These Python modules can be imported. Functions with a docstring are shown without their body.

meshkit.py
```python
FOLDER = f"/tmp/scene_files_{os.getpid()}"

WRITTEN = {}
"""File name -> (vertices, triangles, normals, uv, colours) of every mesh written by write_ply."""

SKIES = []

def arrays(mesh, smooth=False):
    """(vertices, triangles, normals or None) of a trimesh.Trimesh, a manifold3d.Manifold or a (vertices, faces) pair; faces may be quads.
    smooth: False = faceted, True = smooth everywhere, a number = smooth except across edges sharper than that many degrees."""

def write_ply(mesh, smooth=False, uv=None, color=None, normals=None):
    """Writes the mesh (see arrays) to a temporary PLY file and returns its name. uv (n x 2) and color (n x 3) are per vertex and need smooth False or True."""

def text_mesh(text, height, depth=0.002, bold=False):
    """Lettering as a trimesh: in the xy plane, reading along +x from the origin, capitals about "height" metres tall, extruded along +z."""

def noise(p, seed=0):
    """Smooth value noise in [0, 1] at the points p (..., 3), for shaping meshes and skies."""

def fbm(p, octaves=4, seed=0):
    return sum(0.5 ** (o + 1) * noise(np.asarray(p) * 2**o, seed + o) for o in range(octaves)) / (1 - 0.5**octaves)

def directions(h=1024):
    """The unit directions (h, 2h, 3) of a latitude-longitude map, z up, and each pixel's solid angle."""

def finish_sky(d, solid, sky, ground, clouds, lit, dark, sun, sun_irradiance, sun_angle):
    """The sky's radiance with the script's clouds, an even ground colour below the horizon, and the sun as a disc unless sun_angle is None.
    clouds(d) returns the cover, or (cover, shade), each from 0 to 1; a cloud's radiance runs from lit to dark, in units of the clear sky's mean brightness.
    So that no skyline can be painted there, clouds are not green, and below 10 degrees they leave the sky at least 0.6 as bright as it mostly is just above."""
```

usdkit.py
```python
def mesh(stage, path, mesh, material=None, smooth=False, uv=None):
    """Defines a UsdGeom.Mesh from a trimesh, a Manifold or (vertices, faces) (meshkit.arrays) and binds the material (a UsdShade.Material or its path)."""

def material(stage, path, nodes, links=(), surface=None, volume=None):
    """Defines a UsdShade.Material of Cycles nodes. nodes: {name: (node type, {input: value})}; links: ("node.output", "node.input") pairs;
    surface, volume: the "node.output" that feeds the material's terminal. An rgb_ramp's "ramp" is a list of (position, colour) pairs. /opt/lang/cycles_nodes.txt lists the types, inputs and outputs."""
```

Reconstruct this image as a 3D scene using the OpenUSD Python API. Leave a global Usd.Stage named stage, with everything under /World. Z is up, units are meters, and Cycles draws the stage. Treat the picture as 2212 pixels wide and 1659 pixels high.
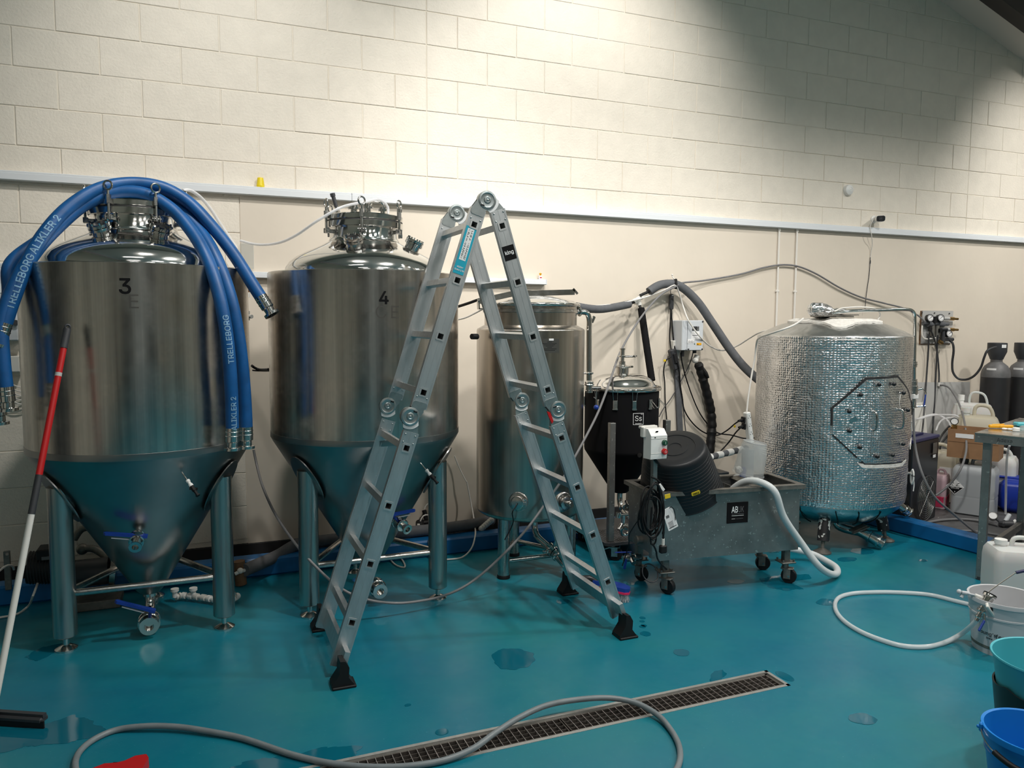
import math, random
import numpy as np, trimesh
import manifold3d as m3
import shapely
from shapely import affinity
from shapely.geometry import Polygon, box as sbox, Point
import usdkit, meshkit
from pxr import Usd, UsdGeom, UsdLux, UsdShade, Sdf, Gf, Vt

stage = Usd.Stage.CreateInMemory()
UsdGeom.SetStageUpAxis(stage, 'Z'); UsdGeom.SetStageMetersPerUnit(stage, 1.0)
WORLD = UsdGeom.Xform.Define(stage, '/World')
rng = random.Random(7); nrng = np.random.default_rng(7)

# ---------------------------------------------------------------- camera (x along the block wall, y towards it, z up)
FPX, YAW, PITCH, ROLL = 1645.0, .3846, .0838, .0045
CX, CY, EYE, D = 1106.0, 829.5, np.array([0, 0, 1.6]), 5.30           # D: the block wall stands at y = D
FW = np.array([math.sin(YAW)*math.cos(PITCH), math.cos(YAW)*math.cos(PITCH), -math.sin(PITCH)])
R0 = np.array([math.cos(YAW), -math.sin(YAW), 0.0]); U0 = np.cross(R0, FW)
RT = math.cos(ROLL)*R0 + math.sin(ROLL)*U0; UP = -math.sin(ROLL)*R0 + math.cos(ROLL)*U0
cam = UsdGeom.Camera.Define(stage, '/World/camera')
cam.CreateHorizontalApertureAttr(36.0); cam.CreateVerticalApertureAttr(27.0)
cam.CreateFocalLengthAttr(36.0*FPX/2212); cam.CreateClippingRangeAttr(Gf.Vec2f(.05, 200)); cam.CreateFStopAttr(0.0)
cam.AddTransformOp().Set(Gf.Matrix4d(*RT, 0, *UP, 0, *(-FW), 0, *EYE, 1))
cam.CreateExposureAttr(0.0)

# ---------------------------------------------------------------- lamps of the hall
def panel(name, x, y, z, w, d, power, col=(1, .965, .91)):
    l = UsdLux.RectLight.Define(stage, '/World/' + name)
    l.CreateWidthAttr(w); l.CreateHeightAttr(d); l.CreateIntensityAttr(power); l.CreateColorAttr(Gf.Vec3f(*col)); l.AddTranslateOp().Set(Gf.Vec3d(x, y, z))
def spot(name, x, y, z, r, power, cone, soft, at, col=(1, .965, .91)):
    l = UsdLux.SphereLight.Define(stage, '/World/' + name); l.CreateRadiusAttr(r); l.CreateIntensityAttr(power); l.CreateColorAttr(Gf.Vec3f(*col))
    zz = np.array([x, y, z])-np.asarray(at, float); zz /= np.linalg.norm(zz); xx = np.cross((0, 1, 0), zz); xx /= np.linalg.norm(xx); yy = np.cross(zz, xx)
    l.AddTransformOp().Set(Gf.Matrix4d(*xx, 0, *yy, 0, *zz, 0, x, y, z, 1))
    s = UsdLux.ShapingAPI.Apply(l.GetPrim()); s.CreateShapingConeAngleAttr(cone); s.CreateShapingConeSoftnessAttr(soft)
spot('lamp_wall_0', .2, 2.9, 4.7, .10, 700, 42, .9, (.40, 5.3, 2.2))
spot('lamp_wall_1', 2.5, 3.0, 4.9, .10, 980, 37, .9, (2.65, 5.3, 2.95))
spot('lamp_wall_2', 7.7, 3.6, 4.3, .10, 700, 44, 1.0, (8.0, 5.3, 2.7))
for i, (x, y, p) in enumerate([(1.9, 2.2, 500), (4.4, 2.3, 420), (7.0, 2.3, 420)]):
    spot(f'lamp_bay_{i}', x, y, 4.4, .12, p, 74, .5, (x, y+.0, 0))
for i, (x, y, p) in enumerate([(-.4, 1.6, 4), (2.2, -.4, 22), (4.6, -.4, 22), (7.0, -.4, 18), (-.4, -.8, 8), (2.2, -3.1, 22), (4.6, -3.1, 22), (2.2, -5.8, 22), (4.6, -5.8, 22), (7, -3.1, 18), (-.4, -3.5, 15), (-.4, -6, 15)]):
    panel(f'lamp_row_{i}', x, y, 4.35, 1.2, .3, p)
dome = UsdLux.DomeLight.Define(stage, '/World/sky_fill'); dome.CreateIntensityAttr(.02)

# ---------------------------------------------------------------- seeing a pixel of the photograph as a place in the hall
def ray(x, y): return FW + (x-CX)/FPX*RT - (y-CY)/FPX*UP
def P(x, y, Y):                                   # on the upright plane y = Y
    d = ray(x, y); return EYE + d*(Y/d[1])
def G(x, y, z=0.0):                               # on the level plane z
    d = ray(x, y); return EYE + d*((z-EYE[2])/d[2])
def W(x, y, off=0.0): return P(x, y, D-off)

# ---------------------------------------------------------------- materials
LOOKS = '/World/Looks'; UsdGeom.Scope.Define(stage, LOOKS)
def mat(name, color, rough=.5, metal=0.0, var=0.0, vscale=6.0, bump=0.0, bscale=60.0, bdist=.002, aniso=0.0, ring=False, color2=None, spots=None, rvar=0.0, zstreak=None, **kw):
    """A principled material; var mottles its colour, bump roughens it, spots=(scale, size, colour) adds specks."""
    n = {'g': ('geometry', {}), 'p': ('principled_bsdf', {'base_color': color, 'roughness': rough, 'metallic': metal, **kw})}
    L = []; col = None
    if var or color2:
        c2 = color2 or tuple(c*(1-var) for c in color); c1 = color if color2 else tuple(min(1, c*(1+var*.5)) for c in color)
        n['n'] = ('noise_texture', {'scale': vscale, 'detail': 5.0, 'roughness': .6}); n['r'] = ('rgb_ramp', {'ramp': [(.3, c1), (.7, c2)]})
        if zstreak:
            n['mp'] = ('mapping', {'scale': zstreak}); L += [('g.position', 'mp.vector'), ('mp.vector', 'n.vector')]
        else: L += [('g.position', 'n.vector')]
        L += [('n.fac', 'r.fac')]; col = 'r.color'
    if spots:
        n['v'] = ('noise_texture', {'scale': spots[0], 'detail': 1.0}); n['vr'] = ('rgb_ramp', {'ramp': [(spots[1], (0, 0, 0)), (spots[1]+.03, (1, 1, 1))]})
        n['vb'] = ('rgb_to_bw', {}); n['mx'] = ('mix', {'color1': color, 'color2': spots[2]})
        L += [('g.position', 'v.vector'), ('v.fac', 'vr.fac'), ('vr.color', 'vb.color'), ('vb.val', 'mx.fac')]
        if col: L.append((col, 'mx.color1'))
        col = 'mx.color'
    if col: L.append((col, 'p.base_color'))
    if rvar:
        n['rn'] = ('noise_texture', {'scale': vscale*2, 'detail': 4.0}); n['rm'] = ('map_range', {'from_min': .3, 'from_max': .7, 'to_min': rough-rvar, 'to_max': rough+rvar})
        L += [('g.position', 'rn.vector'), ('rn.fac', 'rm.value'), ('rm.result', 'p.roughness')]
    if bump:
        n['bn'] = ('noise_texture', {'scale': bscale, 'detail': 4.0}); n['b'] = ('bump', {'strength': bump, 'distance': bdist})
        L += [('g.position', 'bn.vector'), ('bn.fac', 'b.height'), ('b.normal', 'p.normal')]
    if aniso:                                      # brushed round the upright axis: streaks run up and down
        n['cr'] = ('vector_math', {'math_type': 'cross_product', 'vector2': (0, 0, 1)}); n['p'][1]['anisotropic'] = aniso
        L += [('g.normal', 'cr.vector1'), ('cr.vector', 'p.tangent')]
    return usdkit.material(stage, f'{LOOKS}/{name}', n, L, surface='p.BSDF')

M = {}
M['block'] = mat('block_paint', (.80, .74, .645), .62, var=.05, vscale=9, bump=.55, bscale=75, bdist=.004)
M['mortar'] = mat('mortar_paint', (.76, .70, .605), .7, bump=.4, bscale=90, bdist=.003)
M['plaster'] = mat('plaster_paint', (.69, .62, .525), .55, var=.035, vscale=2.5, bump=.25, bscale=30, bdist=.002)
M['trunk'] = mat('trunking', (.72, .75, .78), .35)
M['trunk_gap'] = mat('trunking_gap', (.35, .37, .40), .5)
M['white'] = mat('white_plastic', (.80, .80, .78), .4)
M['offwhite'] = mat('offwhite_plastic', (.70, .69, .65), .45)
M['conduit'] = mat('conduit', (.78, .75, .70), .35)
M['black'] = mat('black_rubber', (.007, .007, .008), .55, specular_ior_level=.35)
M['blackgloss'] = mat('black_plastic', (.015, .016, .018), .3)
M['charcoal'] = mat('charcoal_plastic', (.035, .037, .042), .5)
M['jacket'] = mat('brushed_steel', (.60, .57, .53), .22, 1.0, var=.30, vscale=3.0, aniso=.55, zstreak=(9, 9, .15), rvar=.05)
M['dome'] = mat('polished_steel', (.70, .69, .67), .11, 1.0, rvar=.04, vscale=5)
M['steel'] = mat('satin_steel', (.52, .51, .49), .22, 1.0, rvar=.06, vscale=8)
M['legsteel'] = mat('leg_steel', (.48, .48, .46), .26, 1.0, aniso=.5)
M['bright'] = mat('bright_steel', (.66, .65, .63), .12, 1.0)
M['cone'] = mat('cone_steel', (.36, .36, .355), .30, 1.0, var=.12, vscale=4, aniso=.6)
M['midsteel'] = mat('mid_tank_steel', (.56, .52, .47), .22, 1.0, var=.25, vscale=3, aniso=.7, zstreak=(10, 10, .2))
M['cart'] = mat('dull_steel', (.30, .30, .29), .42, .85, var=.25, vscale=7, spots=(55, .69, (.5, .5, .48)), bump=.05, bscale=40)
M['cartrim'] = mat('grimy_steel', (.22, .21, .19), .5, .7, var=.3, vscale=25, bump=.1, bscale=80)
M['alu'] = mat('aluminium', (.60, .62, .63), .38, .9, var=.10, vscale=30, spots=(90, .735, (.85, .86, .86)), zstreak=(1, 1, .25))
M['aluhinge'] = mat('hinge_zinc', (.42, .46, .46), .33, .9, var=.15, vscale=25)
M['rung'] = mat('rung_aluminium', (.62, .63, .63), .40, .9, var=.12, vscale=40)
M['hose'] = mat('blue_hose', (.0028, .082, .265), .45, var=.25, vscale=12, bump=.15, bscale=220, bdist=.001)
M['hoseprint'] = mat('hose_print', (.22, .40, .58), .6, var=.4, vscale=60)
M['floor'] = usdkit.material(stage, LOOKS+'/teal_resin_floor', {
    'g': ('geometry', {}), 'n': ('noise_texture', {'scale': .9, 'detail': 5.0, 'roughness': .55}), 'r': ('rgb_ramp', {'ramp': [(.3, (.003, .135, .222)), (.5, (.004, .168, .232)), (.72, (.013, .200, .222))]}),
    's': ('noise_texture', {'scale': 230.0, 'detail': 1.0}), 'sr': ('rgb_ramp', {'ramp': [(.765, (0, 0, 0)), (.79, (1, 1, 1))]}), 'sb': ('rgb_to_bw', {}), 'mx': ('mix', {'color2': (.30, .55, .58)}),
    'rn': ('noise_texture', {'scale': 3.0, 'detail': 4.0}), 'rm': ('map_range', {'from_min': .3, 'from_max': .7, 'to_min': .24, 'to_max': .42}),
    'bn': ('noise_texture', {'scale': 160.0, 'detail': 3.0}), 'b': ('bump', {'strength': .22, 'distance': .001}),
    'p': ('principled_bsdf', {'specular_ior_level': .45})},
    [('g.position', 'n.vector'), ('n.fac', 'r.fac'), ('g.position', 's.vector'), ('s.fac', 'sr.fac'), ('sr.color', 'sb.color'), ('sb.val', 'mx.fac'), ('r.color', 'mx.color1'), ('mx.color', 'p.base_color'),
     ('g.position', 'rn.vector'), ('rn.fac', 'rm.value'), ('rm.result', 'p.roughness'), ('g.position', 'bn.vector'), ('bn.fac', 'b.height'), ('b.normal', 'p.normal')], surface='p.BSDF')
M['wet'] = mat('wet_resin', (.003, .115, .172), .06, specular_ior_level=.5)
M['kerb'] = mat('blue_kerb', (.004, .12, .33), .35, var=.2, vscale=3)
M['concrete'] = mat('grey_floor', (.085, .085, .088), .6, var=.35, vscale=14, bump=.2, bscale=60)
M['dark'] = mat('dark_grime', (.02, .02, .022), .8)
M['rafter'] = mat('rafter_brown', (.030, .025, .022), .7)
M['soffit'] = mat('soffit_white', (.62, .58, .52), .6)
M['roof'] = mat('roof_lining', (.80, .78, .74), .7)
M['shutter'] = mat('shutter_grey', (.05, .055, .06), .5)
M['stripdoor'] = mat('strip_door', (.72, .74, .76), .4)
M['fabric'] = mat('black_neoprene', (.0035, .0035, .0045), .85, specular_ior_level=.2, bump=.2, bscale=500, bdist=.0006)
M['foil'] = usdkit.material(stage, LOOKS+'/bubble_foil', {
    'g': ('geometry', {}), 'mp': ('mapping', {'scale': (1, 1, 1)}), 'v': ('voronoi_texture', {'scale': 62.0, 'feature': 'f1', 'randomness': .35}), 'n': ('noise_texture', {'scale': 9.0, 'detail': 6.0}),
    'n2': ('noise_texture', {'scale': 55.0, 'detail': 4.0}), 'm': ('math', {'math_type': 'multiply_add', 'value2': -1.0}), 'm2': ('math', {'math_type': 'multiply_add', 'value2': .55}), 'b': ('bump', {'strength': .8, 'distance': .006}),
    'r': ('rgb_ramp', {'ramp': [(.35, (.84, .85, .87)), (.75, (.70, .71, .72))]}), 'p': ('principled_bsdf', {'metallic': 1.0, 'roughness': .22})},
    [('g.position', 'v.vector'), ('g.position', 'n.vector'), ('g.position', 'n2.vector'), ('v.distance', 'm.value1'), ('n.fac', 'm.value3'), ('n2.fac', 'm2.value1'), ('m.value', 'm2.value3'), ('m2.value', 'b.height'), ('b.normal', 'p.normal'), ('n.fac', 'r.fac'), ('r.color', 'p.base_color')], surface='p.BSDF')
M['foiltape'] = mat('foil_tape', (.62, .62, .61), .3, .95, var=.15, vscale=20, bump=.35, bscale=28, bdist=.004)
M['crust'] = mat('white_residue', (.74, .72, .68), .8, var=.12, vscale=40, bump=.6, bscale=60, bdist=.006)
M['blue'] = mat('blue_plastic', (.010, .045, .30), .35)
M['lightblue'] = mat('light_blue_plastic', (.05, .25, .55), .4)
M['bluebowl'] = mat('teal_foil', (.30, .45, .50), .28, 1.0, bump=.4, bscale=25, bdist=.004, var=.15, vscale=12)
M['red'] = mat('red_plastic', (.50, .010, .012), .35)
M['green'] = mat('green_plastic', (.008, .07, .035), .4)
M['yellow'] = mat('yellow_plastic', (.85, .66, .02), .4)
M['amber'] = mat('amber_plastic', (.80, .38, .01), .4)
M['pinkred'] = mat('pink_rubber', (.72, .02, .10), .4)
M['pipegrey'] = mat('grey_foam', (.10, .105, .115), .75, var=.15, vscale=25, bump=.2, bscale=90)
M['cablegrey'] = mat('grey_cable', (.17, .17, .175), .5)
M['greyhose'] = mat('grey_hose', (.19, .22, .235), .4, var=.15, vscale=14)
M['whitecable'] = mat('white_cable', (.72, .70, .66), .45)
M['pale'] = mat('pale_grey_case', (.55, .58, .61), .45)
M['paper'] = mat('white_paper', (.80, .80, .80), .8)
M['print'] = mat('black_print', (.006, .006, .007), .8, specular_ior_level=.15)
M['ghost'] = mat('faded_print', (.20, .185, .17), .35, .9)
M['whiteprint'] = mat('white_print', (.80, .80, .80), .6)
M['greyprint'] = mat('grey_print', (.13, .13, .135), .6)
M['cyan'] = mat('cyan_sticker', (.01, .36, .50), .4)
M['card'] = mat('cardboard', (.30, .165, .082), .8, var=.15, vscale=9, bump=.1, bscale=60)
M['cardin'] = mat('cardboard_inside', (.20, .105, .052), .85)
M['cylblack'] = mat('cylinder_black', (.018, .018, .020), .45, var=.2, vscale=12)
M['cylgrey'] = mat('cylinder_grey', (.115, .115, .118), .5, var=.25, vscale=14)
M['brass'] = mat('brass', (.55, .36, .14), .3, 1.0)
M['wood'] = mat('board_edge', (.16, .085, .04), .7, var=.2, vscale=30)
M['acp'] = mat('backing_board', (.45, .45, .44), .5)
M['hdpe'] = mat('jerrycan_plastic', (.60, .61, .60), .4, subsurface_weight=.15, subsurface_scale=.02)
M['hdpegrey'] = mat('jerrycan_grey', (.37, .39, .41), .4)
M['hdpebeige'] = mat('jerrycan_beige', (.50, .46, .36), .45)
M['pinkliquid'] = mat('pink_liquid_can', (.62, .045, .12), .35)
M['pinkcan'] = mat('pink_tinted_can', (.56, .40, .45), .4)
M['bluedrum'] = mat('blue_drum', (.006, .030, .30), .35)
M['bucketblue'] = mat('blue_bucket', (.008, .20, .62), .35)
M['tubteal'] = mat('teal_tub', (.07, .43, .50), .35)
M['tubblack'] = mat('black_tub', (.010, .012, .014), .4, var=.3, vscale=8)
M['gorilla'] = mat('flexi_tub', (.008, .010, .013), .45, specular_ior_level=.4, var=.25, vscale=6, bump=.2, bscale=30, bdist=.001)
M['sticker_y'] = mat('yellow_label', (.72, .52, .02), .5)
M['splat'] = mat('paint_splashed_pipe', (.022, .020, .022), .45, spots=(34, .60, (.75, .74, .70)))
M['navy'] = mat('navy_plastic', (.020, .022, .085), .4)
M['drainsteel'] = mat('drain_frame', (.50, .50, .48), .4, .6, var=.15, vscale=30)
M['grate'] = mat('grating_steel', (.16, .14, .125), .5, .6, var=.4, vscale=30)
M['gratebright'] = mat('grating_worn', (.50, .47, .45), .4, .7, var=.3, vscale=60)
M['bucketwhite'] = mat('cloudy_bucket', (.55, .56, .58), .4)
M['grime'] = mat('bucket_grime', (.12, .14, .12), .7)
def clear(name, color, rough, fac):
    return usdkit.material(stage, f'{LOOKS}/{name}', {'t': ('transparent_bsdf', {'color': (.95, .96, .96)}), 'p': ('principled_bsdf', {'base_color': color, 'roughness': rough}), 'm': ('mix_closure', {'fac': fac})}, [('t.BSDF', 'm.closure1'), ('p.BSDF', 'm.closure2')], surface='m.closure')
M['milky'] = clear('milky_plastic', (.84, .88, .89), .25, .20)
M['clearhose'] = clear('clear_hose', (.80, .84, .86), .2, .62)
M['cleartube'] = clear('clear_tube', (.86, .86, .88), .15, .6)
M['glass'] = mat('glass', (.9, .92, .92), .03, transmission_weight=.9)
M['whitehose'] = mat('white_hose', (.62, .66, .67), .35)
M['bristle'] = mat('bristle', (.62, .62, .64), .6)
M['gasket'] = mat('gasket', (.03, .03, .03), .6)

# ---------------------------------------------------------------- shapes
def unit(v): v = np.asarray(v, float); return v/max(np.linalg.norm(v), 1e-12)
def frame(n):                                      # two axes square to n
    n = unit(n); a = np.cross([0, 0, 1.0], n)
    a = unit(a) if np.linalg.norm(a) > 1e-3 else np.array([1.0, 0, 0])
    return a, np.cross(n, a)
def spline(pts, step=.02):                         # Catmull-Rom (centripetal-ish) through pts, evenly stepped
    p = np.asarray(pts, float)
    if len(p) < 3: return np.linspace(p[0], p[-1], 2)
    t = np.concatenate([[0], np.cumsum(np.sqrt(np.linalg.norm(np.diff(p, axis=0), axis=1))+1e-6)])
    from scipy.interpolate import CubicHermiteSpline, PchipInterpolator
    m = np.zeros_like(p)
    for i in range(1, len(p)-1):
        d0, d1 = t[i]-t[i-1], t[i+1]-t[i]
        m[i] = (d1*(p[i]-p[i-1])/d0 + d0*(p[i+1]-p[i])/d1)/(d0+d1)
    m[0] = 1.5*(p[1]-p[0])/(t[1]-t[0]) - .5*m[1]; m[-1] = 1.5*(p[-1]-p[-2])/(t[-1]-t[-2]) - .5*m[-2]
    s = CubicHermiteSpline(t, p, m); f = s(np.linspace(t[0], t[-1], 60*len(p)))
    a = np.concatenate([[0], np.cumsum(np.linalg.norm(np.diff(f, axis=0), axis=1))]); n = max(2, int(a[-1]/step)+1)
    u = np.linspace(0, a[-1], n); return np.stack([np.interp(u, a, f[:, k]) for k in range(3)], 1)
def sweep(path, r, sides=10):                      # closed tube along path; r one number or one per point
    p = np.asarray(path, float); n = len(p); r = np.broadcast_to(np.asarray(r, float), (n,))
    t = np.gradient(p, axis=0); t /= np.maximum(np.linalg.norm(t, axis=1, keepdims=True), 1e-12)
    a = np.zeros_like(p); a[0] = frame(t[0])[0]
    for i in range(1, n):
        v = a[i-1]-t[i]*(a[i-1]@t[i]); a[i] = unit(v)
    b = np.cross(t, a); th = np.linspace(0, 2*np.pi, sides, endpoint=False)
    v = p[:, None] + r[:, None, None]*(np.cos(th)[None, :, None]*a[:, None] + np.sin(th)[None, :, None]*b[:, None])
    i, j = np.meshgrid(np.arange(n-1), np.arange(sides), indexing='ij'); j2 = (j+1) % sides
    q = np.stack([i*sides+j, i*sides+j2, (i+1)*sides+j2, (i+1)*sides+j], -1).reshape(-1, 4)
    f = np.vstack([q[:, [0, 1, 2]], q[:, [0, 2, 3]]]); V = v.reshape(-1, 3)
    V = np.vstack([V, p[0], p[-1]]); c0, c1 = len(V)-2, len(V)-1; k = np.arange(sides); k2 = (k+1) % sides
    f = np.vstack([f, np.stack([np.full(sides, c0), k2, k], 1), np.stack([np.full(sides, c1), (n-1)*sides+k, (n-1)*sides+k2], 1)])
    return trimesh.Trimesh(V, f, process=False)
def revolve(profile, seg=64, arc=None):            # profile of (r, z) from the foot up on the outside
    pr = np.asarray(profile, float); n = len(pr); a0, a1 = arc or (0, 2*np.pi); full = arc is None
    th = np.linspace(a0, a1, seg, endpoint=not full)
    v = np.stack([pr[None, :, 0]*np.cos(th)[:, None], pr[None, :, 0]*np.sin(th)[:, None], np.broadcast_to(pr[None, :, 1], (seg, n))], -1).reshape(-1, 3)
    m = seg if full else seg-1
    i, j = np.meshgrid(np.arange(m), np.arange(n-1), indexing='ij'); i2 = (i+1) % seg
    q = np.stack([i*n+j, i2*n+j, i2*n+j+1, i*n+j+1], -1).reshape(-1, 4)
    t = trimesh.Trimesh(v, np.vstack([q[:, [0, 1, 2]], q[:, [0, 2, 3]]]), process=False)
    t.update_faces(t.area_faces > 1e-12); return t
def chamfer(size, ch):
    s = np.asarray(size, float)/2; ch = min(ch, s.min()*.95); pts = []
    for k in range(3):
        for sg in np.ndindex(2, 2, 2):
            e = (np.array(sg)*2-1)*s; g = e.copy()
            for o in range(3):
                if o != k: g[o] -= np.sign(e[o])*ch
            pts.append(g)
    return trimesh.convex.convex_hull(np.array(pts))
def rot(axis, deg): return trimesh.transformations.rotation_matrix(math.radians(deg), axis)
def place(m, R=None, t=(0, 0, 0)):
    m = m.copy()
    if R is not None:
        X = np.eye(4); R = np.asarray(R, float); X[:R.shape[0], :R.shape[1]] = R; m.apply_transform(X)
    m.apply_translation(t); return m
def axes(x, y, z): return np.stack([unit(x), unit(y), unit(z)], 1)   # columns

class B:
    """Collects shapes that become ONE mesh of the scene."""
    def __init__(s): s.m = []
    def add(s, *ms): s.m += [m for m in ms]; return s
    def box(s, c, size, ch=0.0, R=None):
        m = chamfer(size, ch) if ch else trimesh.creation.box(size); s.m.append(place(m, R, c)); return s
    def bx(s, x0, x1, y0, y1, z0, z1, ch=0.0): return s.box(((x0+x1)/2, (y0+y1)/2, (z0+z1)/2), (abs(x1-x0), abs(y1-y0), abs(z1-z0)), ch)
    def beam(s, p0, p1, w, h, up=(0, 0, 1), ch=0.0):     # box along p0-p1, w across, h along up
        p0, p1 = np.asarray(p0, float), np.asarray(p1, float); z = unit(p1-p0); x = unit(np.cross(up, z)); y = np.cross(z, x)
        return s.box((p0+p1)/2, (w, h, np.linalg.norm(p1-p0)), ch, axes(x, y, z))
    def cyl(s, p0, p1, r, n=20, r2=None):
        s.m.append(sweep(np.array([p0, p1], float), [r, r if r2 is None else r2], n)); return s
    def tube(s, pts, r, n=8, step=.02, straight=False):
        s.m.append(sweep(np.asarray(pts, float) if straight else spline(pts, step), r, n)); return s
    def lathe(s, prof, c=(0, 0, 0), axis=(0, 0, 1), seg=40):
        m = revolve(prof, seg); z = unit(axis); x, y = frame(z); s.m.append(place(m, axes(x, y, z), c)); return s
    def sph(s, c, r, sub=2, scale=(1, 1, 1), R=None):
        m = trimesh.creation.icosphere(sub, r); m.apply_scale(scale); s.m.append(place(m, R, c)); return s
    def torus(s, c, n, R, r, seg=28, k=8, a0=0, a1=360):
        x, y = frame(n); th = np.radians(np.linspace(a0, a1, seg)); s.m.append(sweep(np.asarray(c)+R*(np.cos(th)[:, None]*x+np.sin(th)[:, None]*y), r, k)); return s
    def prism(s, poly, o, ax, ay, depth):                # polygon in the plane (o; ax, ay), thickened along ax x ay
        if not isinstance(poly, shapely.Geometry): poly = Polygon(poly)
        z = np.cross(unit(ax), unit(ay))
        for g in getattr(poly, 'geoms', [poly]):
            s.m.append(place(trimesh.creation.extrude_polygon(g, depth, engine='earcut'), axes(ax, ay, z), o))
        return s
    def mesh(s): return trimesh.util.concatenate(s.m)

TAKEN = {}
def path_for(name, parent):
    base = f'{parent}/{name}'; k = TAKEN.get(base, 0); TAKEN[base] = k+1
    return base if k == 0 else f'{base}_{k:03d}'
LOC = {}
def tag(path, label=None, cat=None, group=None, kind=None):
    p = stage.GetPrimAtPath(path)
    for k, v in (('label', label), ('category', cat), ('group', group), ('kind', kind)):
        if v: p.SetCustomDataByKey(k, v)
    return path
def thing(name, label, cat, loc=(0, 0, 0), group=None, kind=None):
    path = path_for(name, '/World'); x = UsdGeom.Xform.Define(stage, path); x.AddTranslateOp().Set(Gf.Vec3d(*map(float, loc))); LOC[path] = np.asarray(loc, float)
    return tag(path, label, cat, group, kind)
def put(b, name, m, parent='/World', smooth=35, label=None, cat=None, group=None, kind=None):
    """Writes shapes given in the hall's coordinates as one mesh under parent."""
    path = path_for(name, parent); mesh = b.mesh() if isinstance(b, B) else b
    o = LOC.get(parent, np.zeros(3)); LOC[path] = o
    mesh = mesh.copy(); mesh.apply_translation(-o)
    usdkit.mesh(stage, path, mesh, M[m] if isinstance(m, str) else m, smooth=smooth)
    return tag(path, label, cat, group, kind)
def single(b, name, m, label, cat, smooth=35, group=None, kind=None): return put(b, name, m, '/World', smooth, label, cat, group, kind)
def text(s, h, o, ax, ay, depth=.0008, bold=False, center=True, w=None):
    """Lettering h tall on the plane (o; ax, ay); w squeezes it to a width."""
    t = meshkit.text_mesh(s, h, depth, bold); b = t.bounds
    if w: t.apply_scale([w/(b[1, 0]-b[0, 0]), 1, 1]); b = t.bounds
    if center: t.apply_translation([-(b[0, 0]+b[1, 0])/2, -(b[0, 1]+b[1, 1])/2, 0])
    x, y = unit(ax), unit(ay); return place(t, axes(x, y, np.cross(x, y)), o)
def wrap(flat, c, r, a0, z0):
    """Bends a flat drawing (x along, y up, z out) round the upright cylinder (c, r); x=0 at angle a0 (seen from outside, x to the right)."""
    v, f = trimesh.remesh.subdivide_to_size(flat.vertices, flat.faces, .02, max_iter=12); a = a0 + v[:, 0]/r; R = r + v[:, 2]
    return trimesh.Trimesh(np.stack([c[0]+R*np.cos(a), c[1]+R*np.sin(a), z0+v[:, 1]], 1), f, process=False)

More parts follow.
